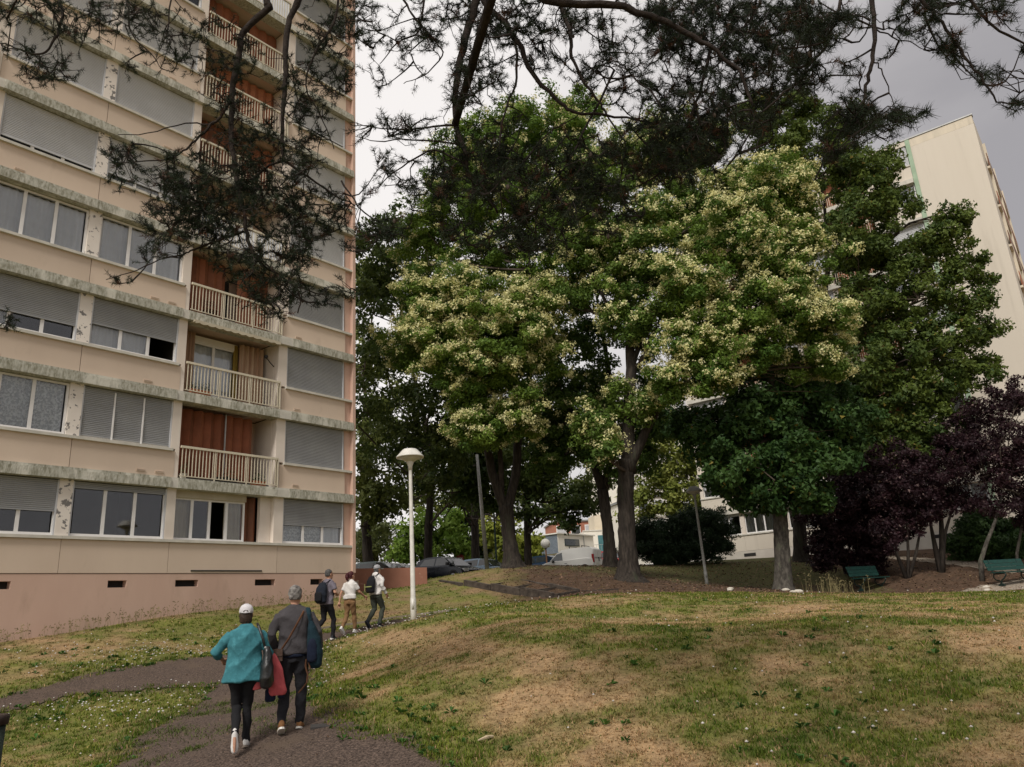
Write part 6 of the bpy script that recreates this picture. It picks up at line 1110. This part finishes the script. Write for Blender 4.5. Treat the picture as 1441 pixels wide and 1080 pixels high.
B4 = bag('backpack', 'black backpack with a pale stripe worn over the white hoodie', 'backpack', P3_, None, None)
b = MB(); b.rings([ell_ring(0, y, z, a, c, 16) for z, a, c, y in [(.94, .10, .06, -.21), (.97, .145, .09, -.22), (1.12, .155, .10, -.23), (1.28, .14, .09, -.20), (1.39, .10, .055, -.16), (1.42, .05, .03, -.15)]]); fused(b, 'bag_body', cloth('black_nylon', (.01, .01, .012)), B4, .013, 3, seed=3)
b = MB(); b.box(-.13, .13, -.335, -.318, 1.10, 1.125); b.box(-.135, -.12, -.33, -.315, .98, 1.2); b.build('stripe', cloth('lime_piping', (.35, .38, .15)), B4)
for sx in (-1, 1): b = MB(); b.tube([(sx * .09, -.12, 1.39), (sx * .11, -.02, 1.475), (sx * .125, .10, 1.38), (sx * .15, .13, 1.2), (sx * .17, .02, 1.0)], [(.028, .008)] * 5, 6); b.build('strap', BLK, B4)
# ------------------------------------------------------------------ grass, flowers, weeds, litter
MAT['grass'] = attr_mat('grass_blade_colours', rough=0.7, transl=0.35, spec=0.15)
def wall_out(x, y): return (x - LC[0]) * NV[0] + (y - LC[1]) * NV[1], -((x - LC[0]) * DV[0] + (y - LC[1]) * DV[1])
def open_lawn(x, y, margin=0.0):
    o, u = wall_out(x, y); k = ~((o < 0.02) & (u > -0.1)); e = (fbm(x, y, 1.3, 61) - .5) * .5
    d = seg_dist(x, y, PATH + [PATH[0]]); ins = in_poly(x, y, PATH); return k & (~ins | (d < 0.02 + np.clip(e, 0, 1) * 1.9 + .05 + margin))
def lawn():
    rng = np.random.default_rng(5); N = 560000; Y = 5.6 * (40 / 5.6) ** (rng.random(N) ** 1.15); X = rng.uniform(-1, 1, N) * (Y * .80 + 1.2) + .03 * Y
    half = N // 2; tc = rng.integers(0, half // 14, N - half); cx, cy = X[:half][tc], Y[:half][tc]; X[half:] = cx + rng.normal(size=N - half) * .03; Y[half:] = cy + rng.normal(size=N - half) * .03
    k = open_lawn(X, Y) & (rng.random(N) > zone(X, Y) * .97); k &= ~((rng.random(N) > .5) & (Y > 26)); X, Y = X[k], Y[k]; n = len(X); dr = dryness(X, Y); hf = fbm(X, Y, .9, 71)
    edge = np.exp(-seg_dist(X, Y, PATH + [PATH[0]]) / .45); h = (.018 + .030 * rng.random(n) + .035 * hf * (1 - dr) + .055 * edge * rng.random(n) * (1 - dr * .5)) * (1.0 + .25 * (rng.random(n) < .04) * 3)
    lay = .9 + .9 * dr; w = (.0026 + .00062 * Y) * (.8 + .5 * rng.random(n)); a = rng.uniform(0, 2 * PI, n); ln = rng.uniform(.2, 1, n) * lay; P = np.stack([X, Y, tz(X, Y) - .005], 1); s = np.stack([np.cos(a), np.sin(a), 0 * a], 1); t = np.stack([-np.sin(a), np.cos(a), 0 * a], 1)
    tip = P + t * (h * ln)[:, None] + np.array([0, 0, 1.]) * (h * np.clip(1 - .45 * ln, .15, 1))[:, None]; V = np.stack([P - s * w[:, None], P + s * w[:, None], tip], 1).reshape(-1, 3)
    col = ground_col(X, Y, True) * rng.uniform(.7, 1.4, (n, 1)); k = rng.random(n) < .10 + .25 * dr; col[k] = STRAW * rng.uniform(.6, 1.25, (k.sum(), 1)); g = rng.random(n) < .10; col[g] = GREEN * rng.uniform(.8, 1.5, (g.sum(), 1))
    obj('grass', np_mesh('grass', V, np.arange(3 * n).reshape(n, 3), MAT['grass'], col), label='short patchy lawn of green and straw coloured blades over the slope', cat='grass', kind='stuff')
lawn()
def flowers():
    rng = np.random.default_rng(6); pts = []
    for cx, cy, sx, sy, n in [(-9.0, 18.0, 1.6, .6, 110), (-7.5, 18.6, 1.2, .5, 90), (-6.6, 20.2, .7, 1.0, 60), (-7.5, 13.8, 1.3, .7, 120), (-6.4, 14.3, .6, .8, 50), (-10, 16.6, 1.5, .5, 30), (-4.2, 17.5, .4, 1.5, 40), (-3.0, 19.3, .8, .9, 50), (-3.6, 14.5, .5, 1.2, 30), (3.4, 8.4, .9, .7, 26), (1.5, 12.5, 2.5, 2.5, 14), (6, 12, 3, 3, 24), (0, 19.5, 2.5, 1.5, 20), (9, 18, 4, 2.5, 34), (-5.3, 25.5, 1.2, 1.0, 24), (-1.5, 21, .8, .6, 16), (2, 21, 1, .5, 6), (14, 19, 2, 2, 14), (-8, 20.3, 2, .6, 40), (-5.5, 9.4, 1, 1.2, 20), (3, 10, 3, 3, 20)]:
        q = rng.normal(size=(n, 2)) * (sx, sy) + (cx, cy); pts.append(q)
    q = np.concatenate(pts); q = q[open_lawn(q[:, 0], q[:, 1]) & (zone(q[:, 0], q[:, 1]) < .5)]; n = len(q); h = rng.uniform(.05, .13, n); r = rng.uniform(.010, .021, n) * (1 + q[:, 1] * .012); z = tz(q[:, 0], q[:, 1]); C = np.stack([q[:, 0], q[:, 1], z + h], 1); V = []; 
    A = np.linspace(0, 2 * PI, 7)[:-1]; ring = np.stack([np.cos(A), np.sin(A), 0 * A], 1); R_ = C[:, None] + ring[None] * r[:, None, None] + rng.normal(size=(n, 6, 3)) * .002; top = C + np.array([0, 0, 1.]) * r[:, None] * .7; bot = C - np.array([0, 0, 1.]) * r[:, None] * .5
    V = np.concatenate([R_, top[:, None], bot[:, None]], 1).reshape(-1, 3); F1 = [(i, (i + 1) % 6, 6) for i in range(6)] + [((i + 1) % 6, i, 7) for i in range(6)]; Fc = (np.arange(n)[:, None, None] * 8 + np.array(F1)[None]).reshape(-1, 3); col = np.repeat(np.array([.78, .74, .70]) * rng.uniform(.8, 1.1, (n, 1)), 12, 0)
    o = obj('clover_flowers', np_mesh('clover_flowers', V, Fc, MAT['petal'], col), label='scattered small white clover and daisy heads in the lawn', cat='flowers', kind='stuff')
flowers()
def weeds():
    rng = np.random.default_rng(7); b = MB(); C = []
    P = []
    for i in range(len(PATH)):
        a, c = np.array(PATH[i]), np.array(PATH[(i + 1) % len(PATH)]); L_ = np.linalg.norm(c - a)
        for k in range(int(L_ * 2.2)): P.append(a + (c - a) * rng.random() + rng.normal(size=2) * .16)
    for cx, cy, s, n in [(-2.4, 12.2, .5, 16), (-1.5, 10.4, .5, 16), (-1.0, 9.3, .4, 10), (.8, 8.9, .4, 5), (1.5, 11, 2.5, 14), (5, 9.5, 2.5, 20), (6, 14, 3, 12), (2.7, 9, .8, 10), (-8, 17.6, 1.5, 30), (-6.6, 19, .8, 14), (-7.5, 13.6, 1.2, 26), (-9, 16.9, 1.5, 20)]: P += list(rng.normal(size=(n, 2)) * s + (cx, cy))
    P = np.array(P); P = P[(P[:, 1] > 6) & (P[:, 1] < 26) & open_lawn(P[:, 0], P[:, 1], .05)]; cols = []
    for x, y in P:
        z = tz1(x, y); s = rng.uniform(.05, .13); g = np.array([.045, .105, .02]) * rng.uniform(.7, 1.7)
        for j in range(rng.integers(5, 11)):
            a = rng.uniform(0, 2 * PI); el = rng.uniform(.2, 1.1); d = np.array([math.cos(a) * math.cos(el), math.sin(a) * math.cos(el), math.sin(el)]); l = np.array([-math.sin(a), math.cos(a), 0]); w = s * .2; o = np.array([x, y, z]) + d * .01; m = o + d * s * .55 + np.array([0, 0, .01]); t = o + d * s - np.array([0, 0, s * .25])
            b.add([o, m - l * w, t, m + l * w], [(0, 1, 2), (0, 2, 3)]); cols += [g * rng.uniform(.8, 1.25)] * 2
    me = np_mesh('broad_leaf_weeds', np.array(b.v), np.array(b.f), MAT['leaves'], np.array(cols)); obj('broad_leaf_weeds', me, label='dark green broad leafed weeds edging the asphalt path', cat='weeds', kind='stuff')
    # tall dry stalks at the foot of the tower and by the bench
    V = []; cols = []; n = 0
    for u in list(rng.uniform(.3, 11.5, 260)) + [None] * 60:
        if u is not None: p = fpos(u, rng.uniform(.05, .45)); hh = rng.uniform(.12, .42)
        else: p = np.array([10.6, 27.4]) + rng.normal(size=2) * (.5, .3); hh = rng.uniform(.2, .7)
        z = tz1(*p); o = np.array([p[0], p[1], z]); tip = o + np.array([rng.normal() * .07, rng.normal() * .07, hh]); s = np.array([.008, -.006, 0]); V += [o - s, o + s, tip]; c = np.array([.28, .24, .12]) * rng.uniform(.5, 1.2); cols.append(c)
        for j in range(4): q = o + (tip - o) * rng.uniform(.6, 1); d = rng.normal(size=3) * .04; V += [q, q + d, q + d * .6 + np.array([0, 0, .03])]; cols.append(c)
    V = np.array(V); obj('dry_stalks', np_mesh('dry_stalks', V, np.arange(len(V)).reshape(-1, 3), MAT['grass'], np.array(cols)), label='thin dry stalks along the foot of the tower and by the bench', cat='weeds', kind='stuff')
    # fallen leaves and bark bits on the mulch, lawn and path
    N = 16000; Y = rng.uniform(22, 40, N); X = rng.uniform(-3, 26, N); k = zone(X, Y) > .25; X, Y = X[k], Y[k]; n2 = 1500; Y2 = rng.uniform(6, 20, n2); X2 = rng.uniform(-.7, .8, n2) * Y2; X = np.r_[X, X2]; Y = np.r_[Y, Y2]; C = np.stack([X, Y, tz(X, Y) + .018 + (np.arange(len(X)) >= len(X) - n2) * .015], 1)
    sz = np.where(np.arange(len(X)) >= len(X) - n2, .035, .09); V, Fc = leaf_quads(rng, C, sz, up=1.6); col = np.array([.17, .105, .062]) * rng.uniform(.35, 1.7, (len(X), 1)) + rng.uniform(0, .03, (len(X), 3)); obj('fallen_leaves', np_mesh('fallen_leaves', V, Fc, MAT['leaves'], col), label='brown fallen leaves and bark bits under the trees', cat='leaf litter', kind='stuff')
weeds()

def gravel():
    rng = np.random.default_rng(17); N = 26000; Y = rng.uniform(6.5, 24, N) ; Y = 6.5 * (24 / 6.5) ** rng.random(N); X = rng.uniform(-.75, .1, N) * Y; k = in_poly(X, Y, PATH); X, Y = X[k], Y[k]; C = np.stack([X, Y, tz(X, Y) + .023], 1); V, Fc = leaf_quads(rng, C, .018, up=2.5, aspect=.8); t = rng.random((len(X), 1)) ** 1.5
    obj('gravel', np_mesh('gravel', V, Fc, MAT['leaves'], np.array([.05, .036, .028]) * (1 - t) + np.array([.26, .19, .14]) * t), label='loose reddish brown gravel grains scattered over the worn path', cat='gravel', kind='stuff')
    N = 5200; P = rng.normal(size=(26, 2)) * (1.1, 1.3) + (-4.6, 11.8); ed = []
    for cx, cy in P: q = rng.normal(size=(N // 26, 2)) * rng.uniform(.08, .26) + (cx, cy); ed.append(q)
    q = np.concatenate(ed); q = q[in_poly(q[:, 0], q[:, 1], PATH)]; n = len(q); a = rng.uniform(0, 6.28, n); h = rng.uniform(.015, .05, n); P0 = np.stack([q[:, 0], q[:, 1], tz(q[:, 0], q[:, 1]) + .015], 1); s = np.stack([np.cos(a), np.sin(a), 0 * a], 1) * .007; tip = P0 + np.stack([-np.sin(a) * h, np.cos(a) * h, h], 1)
    V = np.stack([P0 - s, P0 + s, tip], 1).reshape(-1, 3); obj('path_tufts', np_mesh('path_tufts', V, np.arange(3 * n).reshape(n, 3), MAT['grass'], np.array([.09, .115, .03]) * rng.uniform(.5, 1.6, (n, 1))), label='thin grass and moss patches growing through the worn path', cat='grass', kind='stuff')
gravel()

# ------------------------------------------------------------------ foreground pine: real trunk beside the camera, limbs overhead
def pine():
    rng = np.random.default_rng(3); T = tree_thing('pine_tree', 'overhanging pine whose dark branches and needle tufts fill the top of the photo', 'tree', None)
    YL, YM, YR = 8.6, 7.0, 5.4; tb = np.array([2.6, -2.2, 0.0]); tb[2] = tz1(tb[0], tb[1]); wood(T, [(tb, .30), (tb + [0, .1, 3], .26), (tb + [.1, .2, 6.5], .22), (tb + [0, .2, 9], .17), (tb + [.1, .1, 13], .05)], [], 'bark', root=1.3)
    def pl(Y, *p): return [P3(x, y, Y + (dy[0] if dy else 0)) for x, y, *dy in p]
    M = [  # (points, start radius px, end radius px)
        (pl(YL, (372, -60), (375, 0), (377, 13), (344, 44), (336, 78), (328, 130), (325, 181), (330, 233), (338, 275), (343, 300), (349, 338), (357, 358), (375, 377), (401, 392), (421, 415), (419, 441)), 8.5, 1.2),
        (pl(YL, (430, -50), (421, 0), (408, 26), (402, 65), (403, 104), (398, 155), (397, 207), (401, 226), (421, 241), (473, 275), (500, 290)), 8, 1.2), (pl(YL, (401, 226), (380, 233), (344, 262), (320, 290)), 3.2, 1),
        (pl(YM, (680, -50), (670, 0), (657, 44), (646, 94), (640, 139), (643, 180), (654, 217), (660, 250), (680, 262), (700, 300)), 10, 2), (pl(YM, (675, -30), (679, 0), (712, 36), (734, 67), (748, 103), (779, 136), (798, 153), (819, 160), (864, 164), (930, 176)), 7.5, 2),
        (pl(YM, (775, -50), (792, 14), (803, 50), (805, 80), (819, 111), (842, 142), (850, 156), (880, 200)), 5.5, 1.6), (pl(YM - .6, (700, -60), (767, 0), (864, 7), (905, 21), (947, 36), (983, 58), (1000, 65), (1040, 100), (1060, 150)), 10, 3),
        (pl(YR, (1226, -50), (1228, 0), (1231, 46), (1228, 86), (1222, 113), (1214, 144), (1184, 184), (1160, 225), (1147, 254)), 6, 1.5), (pl(YR - .4, (1270, -50), (1297, 0), (1324, 31), (1352, 70), (1379, 107), (1404, 141), (1432, 147)), 4.5, 1.2),
        (pl(YR - .5, (1340, -40), (1367, 0), (1395, 37), (1441, 61), (1490, 90)), 4.5, 1.5), (pl(YR + .5, (1200, -40), (1183, 0), (1165, 61), (1141, 89), (1116, 122), (1070, 159), (1046, 202), (1020, 240)), 4, 1.2),
        (pl(YL, (80, -50), (84, 0), (88, 19), (82, 43), (72, 65), (55, 77), (29, 70), (0, 61), (-20, 60)), 4, 1), (pl(YL, (165, -50), (178, 0), (185, 48), (212, 75), (226, 96)), 2.4, .8), (pl(YL, (250, -50), (241, 0), (235, 43), (224, 72)), 2.4, .8),
        (pl(YL, (326, 140), (310, 165), (297, 176), (275, 198), (258, 212), (240, 223), (205, 228), (165, 230)), 3.6, 1), (pl(YL, (300, 174), (289, 176), (260, 173), (207, 188), (166, 190)), 2.2, .8), (pl(YL, (344, 325), (318, 335), (274, 351), (258, 358), (224, 365), (183, 384), (149, 394)), 2.8, .8),
        (pl(YL, (359, 358), (406, 397), (447, 413), (486, 416)), 2.4, .8), (pl(YM, (555, -30), (568, 0), (587, 28), (612, 58), (623, 80), (593, 108), (568, 118)), 3, .8), (pl(YM, (640, 176), (596, 180), (540, 183), (492, 172)), 2.8, .7), (pl(YM, (646, 204), (579, 197), (532, 199), (500, 192)), 2.2, .7),
        (pl(YM, (657, 232), (612, 211), (573, 230), (545, 250), (532, 267)), 2.8, .8), (pl(YM, (480, 255), (505, 290), (540, 318), (570, 322)), 2.2, .8), (pl(YM, (725, 50), (727, 110), (712, 150), (704, 200), (702, 260), (710, 320)), 3.2, 1), (pl(YM, (864, 100), (820, 190), (800, 230), (760, 280), (755, 340)), 3, 1),
        (pl(YM, (690, 262), (725, 240), (770, 190), (800, 170), (830, 150)), 2.6, 1), (pl(YR, (1228, 40), (1250, 50), (1280, 60), (1300, 70)), 2, .8), (pl(YR, (1229, 86), (1240, 100), (1252, 130), (1262, 160)), 2, .8), (pl(YL, (-60, 452), (-20, 458), (6, 462)), 3, 1), (pl(YM, (1000, 70), (985, 130), (960, 190), (930, 240), (880, 270)), 4, 1.2), (pl(YM, (600, -40), (590, 40), (560, 60), (535, 90)), 3, .8), (pl(YL, (480, -40), (470, 30), (445, 70), (430, 120), (455, 170), (470, 210)), 3, .9)]
    bb = MB(); NP = []; NR = []; r = random.Random(2)
    for pts, a, c in M:
        # resample smoothly with a little wander
        pts = [np.array(p) for p in pts]; out = []
        for i in range(len(pts) - 1):
            p0, p1, p2, p3 = pts[max(i - 1, 0)], pts[i], pts[i + 1], pts[min(i + 2, len(pts) - 1)]
            for j in range(4): t = j / 4; out.append(.5 * (2 * p1 + (p2 - p0) * t + (2 * p0 - 5 * p1 + 4 * p2 - p3) * t * t + (3 * p1 - p0 - 3 * p2 + p3) * t ** 3) + rng.normal(size=3) * .007)
        out.append(pts[-1]); k = px_m(pts[0]); rad = [lerp(a, c, i / (len(out) - 1)) * k * .62 for i in range(len(out))]; bb.tube(out, rad, 7, wob=.12, rng=r); NP += out; NR += rad
    # limbs from the trunk to the branches that enter from above
    def limb_to(p, z, rr): q = tb + np.array([0, .2, z]); m = lerp(q, p, .5) + np.array([0, 0, .9]); bb.tube([q, lerp(q, m, .5) + [0, 0, .25], m, lerp(m, p, .55) + [0, 0, .2], p], [rr * 1.5, rr * 1.3, rr * 1.1, rr, rr * .8], 8, wob=.08, rng=r)
    starts = [M[i][0][0] for i in (0, 1, 3, 5, 6, 7, 8, 9, 10, 11, 12, 13, 19, 30, 31)]
    for i, p in enumerate(starts): limb_to(p, 5.2 + (i % 5) * .55, .05 if i not in (2, 4) else .09)
    NP = np.array(NP); bb.build('branches', mat('dark_pine_bark', (0.018, 0.013, 0.011), .95, (.045, .033, .026), scale=18, detail=7, bump=1.0, bscale=40), T, smooth=True)
    Z = [(60, 60, 62, 50, 90, YL), (70, 100, 40, 20, 40, YL), (20, 8, 60, 18, 46, YL), (170, 30, 90, 30, 110, YL), (215, 85, 36, 20, 26, YL), (120, 30, 60, 26, 46, YL), (300, 70, 60, 50, 70, YL), (250, 50, 40, 30, 30, YL), (460, 30, 56, 36, 100, YL), (440, 110, 50, 46, 100, YL), (475, 75, 26, 55, 70, YL),
         (300, 265, 80, 60, 380, YL), (365, 345, 75, 60, 360, YL), (200, 232, 56, 34, 80, YL), (265, 300, 56, 46, 240, YL), (160, 390, 14, 9, 8, YL), (228, 350, 40, 22, 34, YL), (440, 300, 50, 38, 170, YL), (392, 415, 38, 32, 100, YL), (478, 412, 20, 14, 26, YL), (430, 405, 30, 12, 20, YL), (350, 190, 55, 55, 120, YL), (425, 190, 46, 50, 100, YL), (330, 110, 40, 40, 60, YL), (170, 215, 30, 16, 14, YL), (400, 255, 60, 40, 180, YL),
         (515, 35, 22, 34, 46, YM), (560, 60, 36, 26, 34, YM), (538, 100, 22, 26, 14, YM), (590, 30, 40, 28, 50, YM), (565, 178, 34, 12, 34, YM), (600, 182, 26, 18, 36, YM), (540, 222, 26, 12, 16, YM), (585, 240, 46, 18, 60, YM), (540, 262, 14, 8, 10, YM), (505, 190, 18, 18, 8, YM), (520, 320, 40, 26, 50, YM), (560, 330, 34, 20, 30, YM), (598, 110, 12, 10, 6, YM),
         (640, 35, 55, 40, 210, YM), (700, 80, 55, 55, 260, YM), (655, 120, 26, 36, 100, YM), (760, 30, 66, 36, 240, YM), (820, 60, 56, 46, 190, YM), (900, 40, 56, 40, 210, YM), (860, 120, 46, 40, 110, YM), (960, 30, 56, 36, 340, YM), (1020, 60, 66, 60, 620, YM), (1080, 110, 50, 50, 300, YM), (1090, 30, 60, 34, 360, YM), (935, 110, 50, 40, 150, YM), (985, 150, 46, 36, 210, YM),
         (665, 240, 46, 40, 180, YM), (720, 262, 56, 42, 220, YM), (790, 240, 56, 50, 230, YM), (850, 245, 56, 46, 260, YM), (760, 320, 56, 34, 200, YM), (905, 215, 56, 46, 280, YM), (960, 200, 56, 40, 290, YM), (850, 300, 46, 34, 110, YM), (985, 245, 28, 26, 60, YM), (640, 290, 36, 36, 90, YM), (1000, 170, 40, 46, 180, YM), (600, 275, 36, 26, 80, YM), (700, 200, 60, 40, 120, YM), (690, 340, 50, 26, 90, YM),
         (1130, 50, 36, 46, 170, YR), (1140, 105, 26, 26, 50, YR), (1180, 20, 46, 20, 60, YR), (1196, 110, 22, 18, 14, YR), (1205, 165, 30, 38, 110, YR), (1248, 160, 24, 30, 70, YR), (1165, 215, 14, 30, 34, YR), (1290, 25, 34, 26, 50, YR), (1345, 70, 24, 26, 46, YR), (1380, 108, 22, 18, 26, YR), (1412, 142, 22, 12, 20, YR), (1410, 20, 36, 18, 30, YR), (1320, 4, 110, 8, 60, YR), (1260, 72, 16, 8, 4, YR), (1060, 180, 30, 26, 60, YR), (1430, 70, 20, 10, 10, YR), (8, 462, 12, 12, 12, YL)]
    TP = []
    for cx, cy, rx, ry, n, Y in Z:
        n = int(n * (.8 if 550 < cx < 930 else 1.45 if cx < 500 else 1.0)); nh = max(1, n // 6); a = rng.uniform(0, 2 * PI, nh); q = np.sqrt(rng.random(nh)); hx = cx + rx * q * np.cos(a); hy = cy + ry * q * np.sin(a); hd_ = rng.normal(size=nh) * .35; w_ = rng.integers(0, nh, n); X = hx[w_] + rng.normal(size=n) * 10; Yp = hy[w_] + rng.normal(size=n) * 8; dY = hd_[w_] + rng.normal(size=n) * .06
        for i in range(n): TP.append(P3(X[i], Yp[i], Y + dY[i]))
    # sprays above the frame so the crown carries on overhead
    for i in range(900): TP.append(np.array([rng.uniform(-6, 8), rng.uniform(1.5, 7.5), 0]) + [0, 0, 0]); TP[-1][2] = 1.6 + TP[-1][1] * 1.05 + rng.uniform(.4, 2.2)
    TP = np.array(TP); n = len(TP); hubs = rng.choice(n, n // 6, replace=False); nodes = list(NP); NA = np.array(nodes); hub_nodes = []; tw = MB()
    d0 = np.array([np.min(np.linalg.norm(NA - TP[h], axis=1)) for h in hubs]); cap = len(NA) + 5 * len(hubs); buf = np.zeros((cap, 3)); buf[:len(NA)] = NA; m = len(NA)
    for h in hubs[np.argsort(d0)]:
        p = TP[h]; dd = np.linalg.norm(buf[:m] - p, axis=1); j = int(np.argmin(dd)); q = buf[j].copy(); L_ = dd[j]
        if L_ < .02: continue
        pts = [q]; o = rng.normal(size=3) * L_ * .13; o[2] -= L_ * .06; ns = 4 if L_ > .25 else 3
        for s in range(1, ns + 1): t = s / ns; pts.append(q * (1 - t) + p * t + o * math.sin(PI * t))
        r0 = .0065 + .011 * min(L_, .9); tw.tube(pts, [lerp(r0, .0042, s / ns) for s in range(ns + 1)], 4, cap=False)
        for s in pts[1:]: buf[m] = s; m += 1
        hub_nodes += pts[1:]
    HN = np.array(hub_nodes); AX = np.zeros((n, 3))
    for i in range(n):
        dd = np.linalg.norm(HN - TP[i], axis=1); j = int(np.argmin(dd)); q = HN[j]; L_ = dd[j]
        if L_ < .012: j = max(0, j - 1); AX[i] = TP[i] - HN[j]; 
        else:
            if L_ > .35: TP[i] = q + (TP[i] - q) * .35 / L_; L_ = .35
            AX[i] = TP[i] - q; mid = (q + TP[i]) / 2 + rng.normal(size=3) * L_ * .12 - [0, 0, L_ * .05]; tw.tube([q, mid, TP[i]], [.0052, .0042, .003], 3, cap=False)
    AX /= np.linalg.norm(AX, axis=1)[:, None] + 1e-9; AX[:, 2] += .12; AX /= np.linalg.norm(AX, axis=1)[:, None]; tw.build('twigs', mat('dark_pine_twig', (.014, .010, .008), .95, (.03, .022, .018), scale=20), T, kind='stuff')
    K = 32; rep = np.repeat(np.arange(n), K); N = n * K; u = rng.random(N); A = AX[rep]; base = TP[rep] + A * ((u - .75) * .11)[:, None]; rad = rng.normal(size=(N, 3)); rad -= A * (rad * A).sum(1)[:, None]; rad /= np.linalg.norm(rad, axis=1)[:, None]; sp = rng.uniform(.45, 1.0, N)[:, None]
    d = A * (1.15 - sp) + rad * sp; d /= np.linalg.norm(d, axis=1)[:, None]; dist = TP[rep][:, 1]; Ln = rng.uniform(.045, .075, N) * np.where(dist < 6.0, 1.15, 1.0); s = np.cross(d, rng.normal(size=(N, 3))); s /= np.linalg.norm(s, axis=1)[:, None]; w = .0014 + .00020 * dist
    V = np.stack([base - s * w[:, None], base + s * w[:, None], base + d * Ln[:, None]], 1).reshape(-1, 3); tone = rng.random(n)[rep][:, None]; col = np.array([.007, .012, .007]) * (1 - tone) + np.array([.034, .050, .024]) * tone; br = (rng.random(n) < .06)[rep]; col[br] = np.array([.10, .045, .025]) * rng.uniform(.5, 1.2, (br.sum(), 1))
    obj('needles', np_mesh('needles', V, np.arange(3 * N).reshape(N, 3), MAT['needle'], col), T, kind='stuff')
    b = MB(); 
    for i in rng.choice(n, 110, replace=False): p = TP[i] - AX[i] * .08 + rng.normal(size=3) * .012; b.sphere(p, .018, 6, 5, (1, 1, 1.5))
    b.build('cones', MAT['twig'], T, kind='stuff')
pine()
